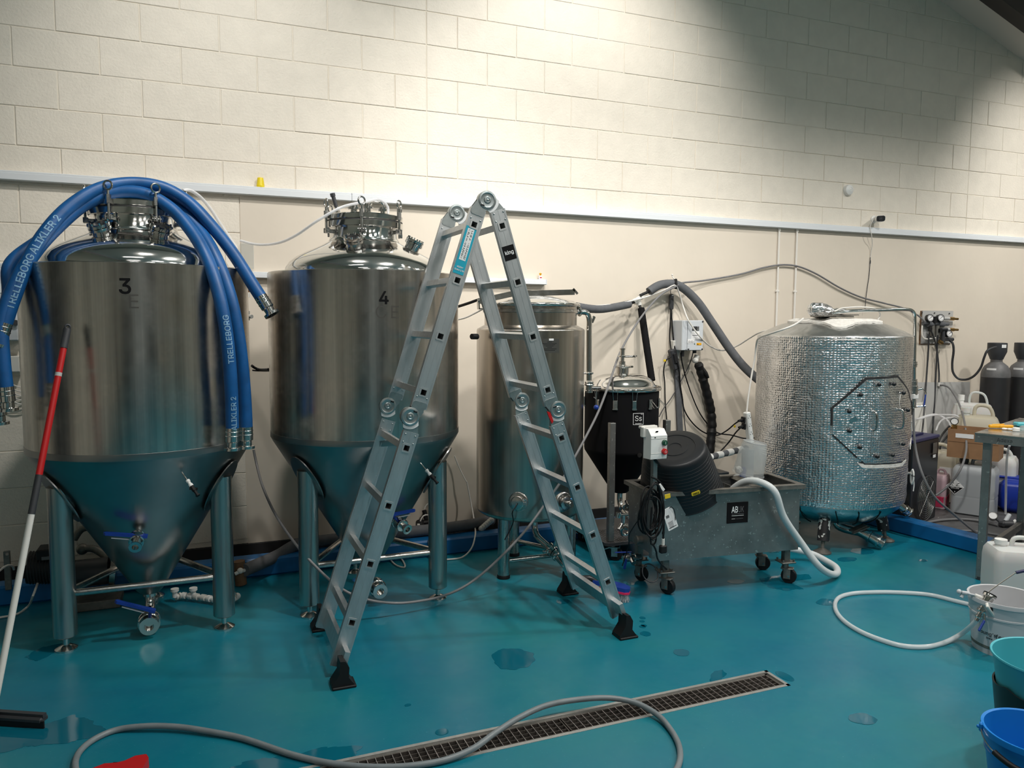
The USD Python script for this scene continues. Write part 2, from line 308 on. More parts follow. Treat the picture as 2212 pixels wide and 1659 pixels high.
# ================================================================ the setting
COURSE0 = 2.604                                     # a bed joint; courses are 225 mm, blocks 450 mm with their joints
X1 = W(922, 300)[0]; X2 = X1 + 12*.45
ROOF = lambda x: 4.57 - (x-6.43)*.33 if x > -3.5 else 4.57+9.93*.33+(x+3.5)*.33
wall = thing('wall_back', None, None, kind='structure')
fl_x0, fl_x1, fl_y0 = -4.2, 10.5, -9.0
b = B().bx(fl_x0, fl_x1, D+.0045, D+.2, -.05, 2.38)
b.prism(Polygon([(fl_x0, 2.38), (fl_x1, 2.38), (fl_x1, ROOF(fl_x1)), (-3.5, ROOF(-3.5)), (fl_x0, ROOF(fl_x0))]), (0, D+.2, 0), (1, 0, 0), (0, 0, 1), .1955)
put(b, 'mortar', 'mortar', wall)
def block_mesh(x0, x1, z0, z1, lim=None):
    off = rng.uniform(-.0018, .0012); c = .003; j = .0028
    x0 += j; x1 -= j; z0 += j*.8; z1 -= j*.8; tl = rng.uniform(-.0012, .0012)
    v = []
    for (y, g) in ((D+.008, 0), (D+off+c, 0), (D+off, c)):
        for (x, z) in ((x0+g, z0+g), (x1-g, z0+g), (x1-g, z1-g), (x0+g, z1-g)):
            zz = min(z, lim(x)) if lim else z
            v.append((x+rng.uniform(-.001, .001), y + tl*(z-z0)/.2, zz+rng.uniform(-.0012, .0012)))
    f = []
    for k in (0, 4):
        for i in range(4):
            i2 = (i+1) % 4; f += [(k+i, k+i2, k+4+i2), (k+i, k+4+i2, k+4+i)]
    f += [(8, 9, 10), (8, 10, 11)]
    return trimesh.Trimesh(v, f, process=False)
def course(zb, odd, xa, xb, lim=None):
    """Joint positions of one course: half bond, with the straight movement joints X1 and X2."""
    js = {round(X1, 4), round(X2, 4)}
    for base, sgn, stop in ((X1, -1, xa), (X1, 1, X2), (X2, 1, xb)):
        x = base + sgn*(.225 if odd else .45)
        while (x > stop-.45 if sgn < 0 else x < stop + (.45 if stop == xb else -.1)):
            js.add(round(x, 4)); x += sgn*.45
    js = sorted(js)
    for a, c in zip(js[:-1], js[1:]):
        if c > xa and a < xb: yield a, c
def seen(x0, x1, z0, z1):
    for x in (x0, x1):
        for z in (z0, z1):
            q = np.array([x, D, z])-EYE; zc = q@FW
            if zc > .3 and -60 < CX+FPX*(q@RT)/zc < 2272 and -60 < CY-FPX*(q@UP)/zc < 1719: return True
    return False
rest = []
for k in range(-11, 14):
    z0 = COURSE0 + .225*k
    if z0 < .05: continue
    upper = k >= -1
    for x0, x1 in course(z0, k % 2 == 0, -3.9 if upper else -3.9, 9.8 if upper else W(519, 480)[0]):
        if not upper: x1 = min(x1, W(519, 480)[0])
        if x1-x0 < .04: continue
        top = min(ROOF(x0), ROOF(x1)); zt = min(z0+.225, 2.41) if not upper else z0+.225
        if z0 > max(ROOF(x0), ROOF(x1)) - .03: continue
        m = block_mesh(x0, x1, z0, zt, ROOF if z0+.225 > top else None)
        if seen(x0, x1, z0, zt) and x0 > -2.2: put(m, 'block', 'block', wall, smooth=20)
        else: rest.append(m)
put(trimesh.util.concatenate(rest), 'block_field', 'block', wall, smooth=20, kind='stuff')
xp = W(519, 480)[0]
put(B().bx(xp, fl_x1, D-.004, D+.01, .05, 2.40), 'plaster_panel', 'plaster', wall)
baseb = single(B().bx(fl_x0, fl_x1, D-.018, D+.01, .0, .10, .004), 'baseboard_back', 'dark', None, None, kind='structure')

fl = thing('floor', None, None, kind='structure')
DX0, DX1, DY0, DY1 = -1.6, 2.357, 2.535, 2.690       # the drain channel let into the floor
put(B().prism(sbox(fl_x0, fl_y0, fl_x1, D+.1).difference(sbox(DX0, DY0, DX1, DY1)), (0, 0, -.1), (1, 0, 0), (0, 1, 0), .1), 'resin', 'floor', fl)
put(B().bx(DX0-.02, DX1+.02, DY0-.02, DY1+.02, -.12, -.085), 'channel_bed', 'dark', fl)
wet = [  # wet patches on the resin: (outline in pixels of the photograph, raggedness)
 ([(1063, 1412), (1085, 1402), (1120, 1402), (1150, 1412), (1155, 1425), (1138, 1440), (1115, 1447), (1085, 1444), (1070, 1430)], .012), ([(1843, 1550), (1860, 1543), (1888, 1552), (1880, 1565), (1850, 1560)], .012),
 ([(-40, 1576), (60, 1574), (110, 1560), (150, 1548), (200, 1560), (226, 1575), (205, 1592), (150, 1602), (90, 1608), (30, 1620), (-40, 1635)], .02), ([(560, 1640), (640, 1632), (690, 1618), (760, 1612), (780, 1616), (760, 1632), (720, 1648), (640, 1668), (480, 1700), (400, 1690)], .02),
 ([(945, 1578), (960, 1576), (969, 1580), (955, 1588), (946, 1586)], .004), ([(874, 1523), (887, 1522), (882, 1525)], .002), ([(1386, 1368), (1395, 1364), (1406, 1370), (1394, 1375)], .006), ([(1382, 1334), (1392, 1333), (1390, 1338)], .002), ([(1383, 1341), (1392, 1341), (1387, 1345)], .002), ([(1383, 1352), (1393, 1352), (1388, 1357)], .002),
 ([(1386, 1349), (1396, 1350), (1390, 1354)], .002), ([(1455, 1406), (1468, 1405), (1497, 1413), (1480, 1414), (1462, 1411)], .004), ([(1533, 1470), (1545, 1452), (1560, 1448), (1568, 1456), (1555, 1468), (1540, 1474)], .008), ([(1674, 1454), (1690, 1452), (1708, 1462), (1712, 1470), (1690, 1466)], .004),
 ([(1640, 1250), (1700, 1240), (1745, 1242), (1752, 1250), (1700, 1256), (1735, 1272), (1700, 1276), (1660, 1268)], .015), ([(1770, 1296), (1795, 1294), (1800, 1304), (1780, 1308)], .008), ([(1835, 1188), (1870, 1184), (1892, 1193), (1870, 1196), (1850, 1194)], .008), ([(1985, 1210), (1995, 1208), (2003, 1212), (1993, 1214)], .002), ([(1818, 1206), (1842, 1204), (1840, 1212), (1822, 1212)], .006),
 ([(52, 1420), (95, 1398), (130, 1392), (150, 1396), (120, 1410), (80, 1428)], .01), ([(1353, 1260), (1364, 1259), (1372, 1262), (1360, 1265)], .003), ([(1570, 1255), (1600, 1252), (1610, 1258), (1580, 1260)], .006), ([(1200, 1298), (1225, 1296), (1232, 1301), (1210, 1304)], .008)]
wr = np.random.default_rng(5)
for pts, rag in wet:
    q = np.array([G(*p)[:2] for p in pts]); poly = Polygon(q).buffer(.012, 6).buffer(-.008, 6) if len(q) > 5 else affinity.translate(affinity.scale(Point(0, 0).buffer(1, 12), max(np.ptp(q[:, 0])*.6, .012), max(np.ptp(q[:, 1])*.6, .012)), *q.mean(0)); L0 = poly.exterior.length; n = int(max(24, L0/.012)); v = np.array([poly.exterior.interpolate(k/n, normalized=True).coords[0] for k in range(n)])
    d = meshkit.fbm(np.column_stack([v*28, np.zeros(n)]), 4, 7)-.5; c = v.mean(0); nv = (v-c)/np.linalg.norm(v-c, axis=1, keepdims=True); g = Polygon(v+nv*d[:, None]*rag*3.0).buffer(0)
    b = B().prism(g, (0, 0, 0), (1, 0, 0), (0, 1, 0), .0012); put(b, 'wet_patch', 'wet', fl)
# blue bund kerb along the wall and across the right-hand bay
KB = .115
kb = thing('trim_1', 'blue painted bund kerb round the wet area', None, kind='structure')
k0 = G(1920, 1147); k1 = G(2050, 1182); kd = unit(k1-k0); KA = k0 + kd*((4.87-k0[1])/kd[1]); KE = k0 + kd*((1.2-k0[1])/kd[1])
put(B().bx(fl_x0, KA[0]+.1, 4.87, 4.99, 0, KB, .012), 'kerb', 'kerb', kb)
put(B().beam((KA[0]+.06, 4.93, KB/2), (KE[0]+.06, KE[1], KB/2), .12, KB, ch=.012), 'kerb', 'kerb', kb)
put(B().bx(fl_x0, KA[0]+.1, 4.99, D-.01, 0, .02), 'gutter', 'dark', kb)
g = B().prism(Polygon([(KA[0]+.12, D), (fl_x1, D), (fl_x1, KE[1]), (KE[0]+.12, KE[1])]), (0, 0, 0), (1, 0, 0), (0, 1, 0), .03)
single(g, 'floor_outer', 'concrete', None, None, kind='structure')
# white trim under the roof edge, dark rafter beyond, the two roof slopes and the rest of the shell
slope = lambda x, dz=0.0: (x, ROOF(x)+dz)
single(B().prism(Polygon([slope(-3.5, -.02), slope(fl_x1, -.02), slope(fl_x1, .12), slope(-3.5, .12)]), (0, D+.01, 0), (1, 0, 0), (0, 0, 1), .34), 'trim_2', 'soffit', None, None, kind='structure')
single(B().prism(Polygon([slope(-3.5, -.10), slope(fl_x1, -.10), slope(fl_x1, .14), slope(-3.5, .14)]), (0, D-.33, 0), (1, 0, 0), (0, 0, 1), .14), 'trim_3', 'rafter', None, None, kind='structure')
single(B().prism(Polygon([slope(fl_x0, .12), slope(-3.5, .12), slope(fl_x1, .12), slope(fl_x1, .3), slope(-3.5, .3), slope(fl_x0, .3)]), (0, D+.2, 0), (1, 0, 0), (0, 0, 1), D+.2-fl_y0+.2), 'ceiling', 'roof', None, None, kind='structure')
single(B().bx(fl_x0-.2, fl_x0, fl_y0, D+.2, 0, 7), 'wall_left', 'plaster', None, None, kind='structure')
single(B().bx(fl_x1, fl_x1+.2, fl_y0, D+.2, 0, 4), 'wall_right', 'plaster', None, None, kind='structure')
single(B().bx(fl_x0-.2, fl_x1+.2, fl_y0-.2, fl_y0, 0, 8.5), 'wall_front', 'plaster', None, None, kind='structure')
# doors of the hall behind the camera, seen only mirrored in the steel
def door(name, x0, x1, y0, y1, h, m, hm='steel'):
    d = thing(name, None, None, ((x0+x1)/2, (y0+y1)/2, 0), kind='structure'); put(B().bx(x0, x1, y0, y1, 0, h), 'leaf', m, d); return d
door('door_1', fl_x0, fl_x0+.06, 2.3, 3.9, 3.0, 'shutter'); door('door_2', -.7, 1.3, fl_y0, fl_y0+.06, 3.2, 'stripdoor'); door('door_3', 1.6, 4.6, fl_y0, fl_y0+.06, 3.6, 'shutter'); door('door_4', -3.6, -1.1, fl_y0, fl_y0+.06, 3.2, 'shutter')

# ================================================================ vessels
def on_round(c, prof, px, py):
    """Where the sight line through a pixel meets the upright body turned from prof about c: (point, outward normal)."""
    d = ray(px, py); pr = np.asarray(prof, float); zs, rs = pr[:, 1], pr[:, 0]
    p = EYE + d*np.arange(2.0, 9.0, .002)[:, None]; ok = (p[:, 2] > zs[0]) & (p[:, 2] < zs[-1]); p = p[ok]
    g = np.hypot(p[:, 0]-c[0], p[:, 1]-c[1]) - np.interp(p[:, 2], zs, rs)
    p = p[np.argmax(g < 0) if (g < 0).any() else np.argmin(g)]; r = math.hypot(p[0]-c[0], p[1]-c[1])
    s = (np.interp(p[2]+.004, zs, rs) - np.interp(p[2]-.004, zs, rs))/.008
    return p, unit(np.array([(p[0]-c[0])/r, (p[1]-c[1])/r, -s]))
CAMDIR = lambda c: math.atan2(-c[1], -c[0])
def sight_glass(t, p, n, r=.046, h=.05):
    b = B().lathe([(r*.9, -.02), (r*.9, h*.35), (r*1.12, h*.35), (r*1.12, h*.6), (r*.72, h*.6), (r*.72, h*.5), (0, h*.5)], p, n, 28)
    b.lathe([(r*1.1, h*.66), (r*1.12, h*.95), (r*.74, h*.95), (r*.74, h*.66), (r*1.1, h*.66)], p, n, 28)
    x, y = frame(n)
    for k in range(8):
        a = k*math.pi/4; q = p + r*.94*(math.cos(a)*x + math.sin(a)*y); b.cyl(q+n*h*.3, q+n*h*1.15, .0055, 6)
    s = put(b, 'sight_glass', 'bright', t)
    put(B().lathe([(r*.74, h*.5), (r*.74, h*.7), (0, h*.7)], p, n, 24), 'glass_disc', 'blackgloss', s)
def swing_clamp(t, c, ang, z0, R):
    o = np.array([math.cos(ang), math.sin(ang), 0]); q = np.array([c[0], c[1], 0]) + o*R; s = np.array([-o[1], o[0], 0])
    b = B().box(q - o*.012 + [0, 0, z0-.022], (.055, .016, .020), .003, axes(o, s, (0, 0, 1)))
    b.box(q + o*.006 + s*.014 + [0, 0, z0-.02], (.024, .006, .026), .002, axes(o, s, (0, 0, 1))).box(q + o*.006 - s*.014 + [0, 0, z0-.02], (.024, .006, .026), .002, axes(o, s, (0, 0, 1)))
    b.cyl(q + s*.022 + o*.008 + [0, 0, z0-.02], q - s*.022 + o*.008 + [0, 0, z0-.02], .006, 8)
    cl = put(b, 'clamp', 'steel', t)
    b = B().cyl(q+o*.008+[0, 0, z0-.03], q+o*.008+[0, 0, z0+.105], .0065, 8).cyl(q+o*.008+[0, 0, z0+.045], q+o*.008+[0, 0, z0+.085], .0125, 6)
    b.torus(q+o*.008+[0, 0, z0+.128], o if rng.random() < .7 else unit(o+.8*s), .021, .0048, 22, 8)
    put(b, 'eye_bolt', 'steel', cl)
def ball_valve(t, p, d, handle_from, handle_to, hcol='blue', r=.022, name='valve'):
    """Butterfly valve with a tri-clamp stub from p along d, and a lever handle."""
    d = unit(d); b = B().cyl(p-d*.03, p+d*.035, r*.8, 18).cyl(p+d*.03, p+d*.042, r*1.35, 20).cyl(p+d*.046, p+d*.075, r*1.5, 20).cyl(p+d*.079, p+d*.091, r*1.35, 20)
    m = revolve([(r*.8, .09), (r*.8, .125), (r*1.3, .127), (r*1.3, .134), (r*.66, .134), (r*.62, .10), (0, .10)], 24); x, y = frame(d); b.add(place(m, axes(x, y, d), p))
    b.torus(p+d*.036, d, r*1.4, .006, 20, 6).torus(p+d*.085, d, r*1.4, .006, 20, 6)
    v = put(b, name, 'bright', t)
    h0, h1 = np.asarray(handle_from, float), np.asarray(handle_to, float); hv = unit(h1-h0); s = unit(np.cross(hv, (0, 0, 1)))
    w = np.linalg.norm(h1-h0)
    b = B().prism(Polygon([(-.018, -.016), (.0, -.018), (.04, -.012), (w, -.013), (w+.008, 0), (w, .013), (.04, .011), (.0, .018), (-.018, .016)]).buffer(.003), h0-np.array([0, 0, .005]), hv, s, -.012)
    b.cyl(p+d*.06, h0, .008, 8)
    put(b, 'lever', hcol, v)
    put(B().beam(h0+hv*.03-np.array([0, 0, .02]), h0+hv*(w*.85)-np.array([0, 0, .018]), .012, .004), 'latch', 'whiteprint', v)
JR, JB, JT = .525, .955, 1.85
DOME = [(.434, 1.80), (.436, 1.850), (.429, 1.882), (.408, 1.912), (.370, 1.942), (.315, 1.971), (.25, 2.000), (.19, 2.032)]
CONE = [(.05, .17), (.075, .20), (.10, .245), (.515, .935), (.525, .955)]
def fermenter(c, label, numeral, px_num, hnum, ghosts, clamps, glasses, name='conical_fermenter'):
    c = np.array([c[0], c[1], 0.0]); t = thing(name, label, 'fermenter', c)
    th = 72
    put(B().lathe([(JR-.012, JB), (JR, JB+.006), (JR, JT-.004), (JR-.004, JT), (JR-.014, JT), (JR-.014, JT-.03), (.40, JT-.03)], c, seg=96), 'jacket', 'jacket', t, smooth=40)
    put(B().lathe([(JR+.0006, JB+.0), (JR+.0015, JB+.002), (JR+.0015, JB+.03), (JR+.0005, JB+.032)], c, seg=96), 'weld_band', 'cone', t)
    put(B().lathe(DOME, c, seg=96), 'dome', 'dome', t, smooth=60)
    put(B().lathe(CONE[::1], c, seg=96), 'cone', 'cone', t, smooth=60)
    put(B().lathe([(.188, 2.01), (.198, 2.03), (.19, 2.045), (.19, 2.102)], c, seg=64), 'neck', 'dome', t)
    put(B().lathe([(.185, 2.10), (.213, 2.10), (.216, 2.104), (.216, 2.131), (.213, 2.134), (.185, 2.134)], c, seg=64), 'flange', 'bright', t)
    put(B().lathe([(.19, 2.133), (.2135, 2.133), (.2135, 2.141), (.19, 2.141)], c, seg=64), 'gasket', 'gasket', t)
    lid = put(B().lathe([(.18, 2.14), (.213, 2.14), (.216, 2.144), (.216, 2.166), (.212, 2.17), (.17, 2.172), (.10, 2.188), (0, 2.195)], c, seg=64), 'lid', 'bright', t)
    for a in clamps: swing_clamp(t, c, a, 2.10, .218)
    for p in glasses: sight_glass(t, *on_round(c, DOME, *p))
    # legs
    R = .415
    for k, a in enumerate((-150, -30, 90)):
        q = c + R*np.array([math.cos(math.radians(a)), math.sin(math.radians(a)), 0]); ztop = .80
        lg = put(B().cyl(q+[0, 0, .072], q+[0, 0, ztop], .053, 36).lathe([(.053, .072), (.045, .066), (0, .066)], q), 'leg', 'legsteel', t)
        put(B().cyl(q+[0, 0, .012], q+[0, 0, .08], .014, 12).lathe([(.050, .0), (.050, .008), (.030, .020), (.014, .026), (0, .026)], q, seg=24), 'foot', 'bright', lg)
        # oval doubler where the leg meets the cone
        o = unit(q-c); s = np.array([-o[1], o[0], 0]); sl = (CONE[3][0]-CONE[2][0])/(CONE[3][1]-CONE[2][1]); nrm = unit(o - np.array([0, 0, sl])); upv = np.cross(nrm, s)
        upv = upv if upv[2] > 0 else -upv; cz = CONE[2][1] + (R-CONE[2][0])/sl; pc = c + o*R + [0, 0, cz-.02]
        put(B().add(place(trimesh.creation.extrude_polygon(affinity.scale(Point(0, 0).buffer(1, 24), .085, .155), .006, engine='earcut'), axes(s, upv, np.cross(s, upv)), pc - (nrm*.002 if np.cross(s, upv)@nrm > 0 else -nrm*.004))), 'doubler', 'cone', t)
    ql = [c + R*np.array([math.cos(math.radians(a)), math.sin(math.radians(a)), 0]) + [0, 0, .275] for a in (-150, -30, 90)]
    for i, j in ((0, 1), (1, 2), (2, 0)): put(B().cyl(ql[i], ql[j], .017, 16), 'brace', 'steel', t)
    # number
    p, _ = on_round(c, [(JR, JB), (JR, JT)], *px_num); a0 = math.atan2(p[1]-c[1], p[0]-c[0])
    put(wrap(text(numeral, hnum, (0, 0, 0), (1, 0, 0), (0, 1, 0), .002, bold=True), c, JR-.0008, a0, p[2]), 'numeral', 'print', t, label='black numeral '+numeral)
    for ch, q, h in ghosts:
        p, _ = on_round(c, [(JR, JB), (JR, JT)], *q)
        put(wrap(text(ch, h, (0, 0, 0), (1, 0, 0), (0, 1, 0), .0016), c, JR-.0008, math.atan2(p[1]-c[1], p[0]-c[0]), p[2]), 'faded_letter', 'ghost', t)
    return t, c, lid
def stub(t, c, px, mat1='white'):
    """Thermometer pocket in the cone with a white and a black push fitting."""
    p, n = on_round(c, CONE, *px); d = unit([n[0]*.5+.25, n[1]*.6, -.62])
    s = put(B().cyl(p-d*.02, p+d*.055, .0035, 8), 'probe_rod', 'bright', t)
    put(B().cyl(p+d*.05, p+d*.062, .010, 10).cyl(p+d*.062, p+d*.075, .0075, 10).cyl(p+d*.075, p+d*.088, .0105, 10), 'push_fitting', mat1, s)
    put(B().cyl(p+d*.088, p+d*.115, .010, 10).cyl(p+d*.115, p+d*.14, .007, 10).cyl(p+d*.14, p+d*.146, .010, 10).beam(p+d*.10-[.016, 0, 0], p+d*.10+[.02, 0, -.004], .010, .010), 'connector', 'black', s)

C3, C4 = (-.298, 4.325), (.852, 4.325)
cd3, cd4 = CAMDIR(C3), CAMDIR(C4)
T3, c3, lid3 = fermenter(C3, 'steel conical fermenter marked 3, blue hoses draped over its lid', '3', (270, 618), .066, [('E', (289, 651), .062)],
    [cd3+math.radians(a) for a in (-91, -31, 23, 83, 143, 203)], [(220, 503), (345, 507)])
p, n = on_round(c3, DOME, 281, 505); s_ = unit(np.cross((0, 0, 1), n)); u_ = np.cross(n, s_)
pl = put(B().box(p+n*.002, (.105, .022, .003), .001, axes(s_, u_, n)), 'nameplate', 'ghost', T3)
put(B().box(p+n*.0036+u_*.004, (.085, .003, .0006), 0, axes(s_, u_, n)).box(p+n*.0036-u_*.004, (.03, .003, .0006), 0, axes(s_, u_, n)), 'small_print', 'print', pl, kind='stuff')
stub(T3, c3, (393, 1020)); stub_y = None
p, n = on_round(c3, CONE, 300, 1150); d = unit([n[0], n[1], -.25])
ball_valve(T3, p, d, P(308, 1158, p[1]-.07), P(228, 1153, p[1]-.07))
tip = c3 + [0, 0, .17]; q = P(316, 1338, 4.02)
put(B().tube([tip+[0, 0, .02], tip-[0, 0, .04], tip+[.0, -.03, -.085], tip+[0, -.10, -.10]], .024, 14).lathe([(.034, .02), (.034, -.02)], tip, seg=20), 'outlet_elbow', 'bright', T3)
ball_valve(T3, tip+[0, -.10, -.105], (0.05, -1, .02), P(325, 1318, 4.08), P(252, 1300, 4.08), r=.034)
T4, c4, lid4 = fermenter(C4, 'steel conical fermenter marked 4, behind the aluminium ladder', '4', (829, 643), .062, [('C', (823, 674), .062), ('E', (853, 674), .062)],
    [cd4+math.radians(a) for a in (-63, -3, 57, 117, 177, 237)], [(765, 530), (890, 536)])
stub(T4, c4, (908, 1000))
p, n = on_round(c4, CONE, 850, 1120); d = unit([n[0], n[1], -.25])
ball_valve(T4, p, d, P(848, 1112, p[1]-.06), P(893, 1103, p[1]-.06))
tip = c4 + [0, 0, .17]
put(B().tube([tip+[0, 0, .02], tip-[0, 0, .03], tip+[.0, -.03, -.07], tip+[.01, -.09, -.075]], .024, 14).lathe([(.034, .02), (.034, -.02)], tip, seg=20), 'outlet_elbow', 'bright', T4)
ball_valve(T4, tip+[.01, -.09, -.075], (.1, -1, -.05), P(815, 1258, 4.17), P(765, 1253, 4.17), 'lightblue', r=.032)
# fittings on the lid of fermenter 4
z = 2.185
for (dx, dy, h, r) in ((-.06, -.02, .035, .026), (.03, .03, .06, .022), (.10, -.03, .03, .02)):
    b = B().cyl(c4+[dx, dy, z-.01], c4+[dx, dy, z+h], r*.7, 16).cyl(c4+[dx, dy, z+h*.6], c4+[dx, dy, z+h*.6+.012], r*1.25, 18).cyl(c4+[dx, dy, z+h], c4+[dx, dy, z+h+.01], r, 18)
    put(b, 'lid_fitting', 'bright', T4)
put(B().tube([c4+[.0, -.05, z-.01], c4+[.0, -.05, z+.055], c4+[.012, -.05, z+.066], c4+[.085, -.05, z+.066], c4+[.097, -.05, z+.055], c4+[.097, -.05, z-.01]], .006, 8), 'lid_handle', 'bright', T4)
q = c4+np.array([-.13, .06, 2.165])
v = put(B().cyl(q, q+[-.012, 0, .06], .012, 12).cyl(q+[-.006, 0, .03], q+[-.009, 0, .045], .018, 8), 'relief_valve', 'bright', T4)
put(B().cyl(q+[-.012, 0, .06], q+[-.03, 0, .12], .011, 10).cyl(q+[-.03, 0, .118], q+[-.034, 0, .135], .015, 6), 'valve_knob', 'charcoal', v)
# clear gas line from the lid of 4 over to the lid of 3
cl = [P(836, 470, 4.3), P(838, 448, 4.3), P(822, 432, 4.28), P(790, 436, 4.2), P(740, 447, 4.16), P(690, 474, 4.18), P(640, 508, 4.3), P(600, 525, 4.45), P(555, 528, 4.6), P(520, 520, 4.7)]
single(B().tube(cl, .0075, 10), 'clear_gas_tube', 'cleartube', 'clear plastic tube arching from the lid of fermenter 4 towards the wall', 'tube')
cl = [P(395, 412, 4.35), P(410, 411, 4.4), P(432, 425, 4.45), P(455, 452, 4.5), P(480, 490, 4.55), P(510, 535, 4.6)]
single(B().tube(cl, .009, 10), 'clear_gas_tube', 'cleartube', 'clear plastic tube curving behind the blue hoses on fermenter 3', 'tube')

# ---------------------------------------------------------------- the middle tank
cm = np.array([1.922, 4.44, 0]); MR = .341
TM = thing('brite_tank', 'narrow warm-toned steel tank on three legs behind the right side of the ladder', 'tank', cm)
put(B().lathe([(.0, .34), (.12, .345), (.25, .362), (.32, .382), (MR-.004, .395), (MR, .41), (MR, 1.535), (MR-.004, 1.545), (.30, 1.565), (.29, 1.57)], cm, seg=96), 'shell', 'midsteel', TM, smooth=40)
put(B().lathe([(.292, 1.56), (.292, 1.685)], cm, seg=80), 'neck', 'midsteel', TM)
put(B().lathe([(.294, 1.645), (.302, 1.648), (.302, 1.665), (.294, 1.668)], cm, seg=80), 'neck_ring', 'steel', TM)
lm = put(B().lathe([(.27, 1.682), (.306, 1.682), (.312, 1.688), (.312, 1.70), (.306, 1.706), (.29, 1.708), (.27, 1.72), (.18, 1.745), (.08, 1.757), (0, 1.76)], cm, seg=80), 'lid', 'bright', TM, smooth=50)
a0 = P(1032, 651, 4.30); a1 = P(1128, 630, 4.30); a2 = P(1138, 634, 4.30); a3 = P(1241, 631, 4.30)
arm = put(B().beam(a0, a1, .008, .034).beam(a2, a3, .008, .034).beam(a3, a3+[.01, 0, .01], .008, .045).beam(P(1118, 632, 4.31), P(1150, 634, 4.31), .012, .036), 'lid_arm', 'steel', TM)
put(B().cyl(P(1037, 650, 4.28), P(1037, 650, 4.31), .006, 8).cyl(P(1141, 634, 4.28), P(1141, 634, 4.31), .006, 8), 'bolt', 'bright', arm)
b = B().beam(P(1033, 650, 4.32), P(1034, 668, 4.32), .03, .008, (1, 0, 0)).beam(P(1034, 667, 4.32), P(1054, 667, 4.32), .03, .008).beam(P(1053, 668, 4.32), P(1052, 658, 4.32), .03, .008, (1, 0, 0)).beam(P(1040, 656, 4.30), P(1050, 661, 4.36), .006, .006).beam(P(1043, 662, 4.34), P(1060, 655, 4.4), .012, .012)
put(b, 'arm_bracket', 'steel', TM)
RM = .265
mlegs = [cm + RM*np.array([math.cos(math.radians(a)), math.sin(math.radians(a)), 0]) for a in (-150, -30, 90)]
for q in mlegs:
    lg = put(B().cyl(q+[0, 0, .02], q+[0, 0, .40], .037, 28), 'leg', 'steel', TM)
    put(B().lathe([(.041, 0), (.041, .016), (.036, .024), (0, .024)], q, seg=24), 'foot', 'black', lg)
for i, j in ((0, 1), (1, 2), (2, 0)): put(B().cyl(mlegs[i]+[0, 0, .105], mlegs[j]+[0, 0, .105], .014, 14), 'brace', 'steel', TM)
for (x, y) in ((1120, 1084), (1216, 1084)):
    p, n = on_round(cm, [(MR, .4), (MR, 1.53)], x, y)
    bs = put(B().lathe([(.060, -.01), (.060, .006), (.052, .012), (.030, .014), (.030, .03), (.038, .03), (.038, .042), (.026, .046), (0, .046)], p, n, 32), 'port', 'steel', TM)
    x_, y_ = frame(n); put(B().torus(p+n*.036, n, .037, .006, 24, 8).box(p+n*.036+x_*.045, (.02, .02, .012), .002, axes(x_, y_, n)).cyl(p+n*.036+x_*.045-y_*.022, p+n*.036+x_*.045+y_*.022, .004, 8).box(p+n*.036+x_*.047+y_*.022, (.018, .012, .004), .001, axes(x_, y_, n)), 'clamp_ring', 'bright', bs)
    if x == 1120:
        w = p+n*.05; put(B().tube([w, w+n*.03+[0, 0, -.01], P(1107, 1105, w[1]-.03), P(1108, 1130, 4.17), P(1090, 1166, 4.19)], .0035, 6), 'probe_cable', 'black', TM)
    else:
        w = p+n*.05; v = put(B().cyl(p+n*.04, p+n*.085, .014, 14).cyl(p+n*.07, p+n*.08, .022, 16), 'sample_valve', 'bright', TM)
        put(B().beam(p+n*.085+[-.01, 0, .035], p+n*.085+[.05, 0, .03], .014, .01, ch=.003), 'lever', 'lightblue', v)
# bottom outlet with its butterfly valve
o = cm+[.03, -.02, .35]
e = put(B().tube([o, o-[0, 0, .09], o+[.0, -.03, -.13], o+[.03, -.09, -.17], o+[.05, -.13, -.19]], .021, 14).cyl(o-[0, 0, .03], o-[0, 0, .045], .03, 18), 'outlet_pipe', 'bright', TM)
p = o+np.array([.045, -.12, -.185]); d = unit([.22, -.62, -.3])
v = put(B().cyl(p, p+d*.03, .033, 20).cyl(p+d*.033, p+d*.06, .037, 20).cyl(p+d*.063, p+d*.09, .033, 20).lathe([(.026, .09), (.030, .12), (.034, .17), (.034, .18), (.022, .18), (.02, .12), (0, .12)], p, d, 22).torus(p+d*.03, d, .034, .007, 20, 8).torus(p+d*.09, d, .033, .007, 20, 8).box(p+d*.03+[-.045, 0, -.01], (.03, .018, .02), .003).cyl(p+d*.045, p+d*.045+[.01, -.02, .075], .010, 10), 'butterfly_valve', 'bright', TM)
put(B().sph(p+d*.06+[.055, -.03, .05], .018).cyl(p+d*.05, p+d*.06+[.05, -.03, .045], .005, 8), 'handle_knob', 'blue', v)
# plate on the shell
p, n = on_round(cm, [(MR, .4), (MR, 1.53)], 1190, 747); a0_ = math.atan2(p[1]-cm[1], p[0]-cm[0])
pl = place(trimesh.creation.box((.105, .085, .002)), None, (0, 0, .001)); pl = put(wrap(pl, cm, MR+.001, a0_, p[2]), 'data_plate', 'ghost', TM)
put(wrap(place(trimesh.creation.box((.03, .012, .002)), None, (0, .037, .001)), cm, MR+.0035, a0_, p[2]), 'white_tag', 'paper', pl)
put(trimesh.util.concatenate([wrap(place(trimesh.creation.box((.03+.02*((k*3) % 4), .0022, .001)), None, (-.01, .022-.008*k, .0)), cm, MR+.0032, a0_, p[2]) for k in range(7)]), 'small_print', 'print', pl, kind='stuff')
put(B().cyl(P(1031, 727, 4.36), P(1019, 727, 4.34), .017, 16), 'pipe_stub', 'black', TM)
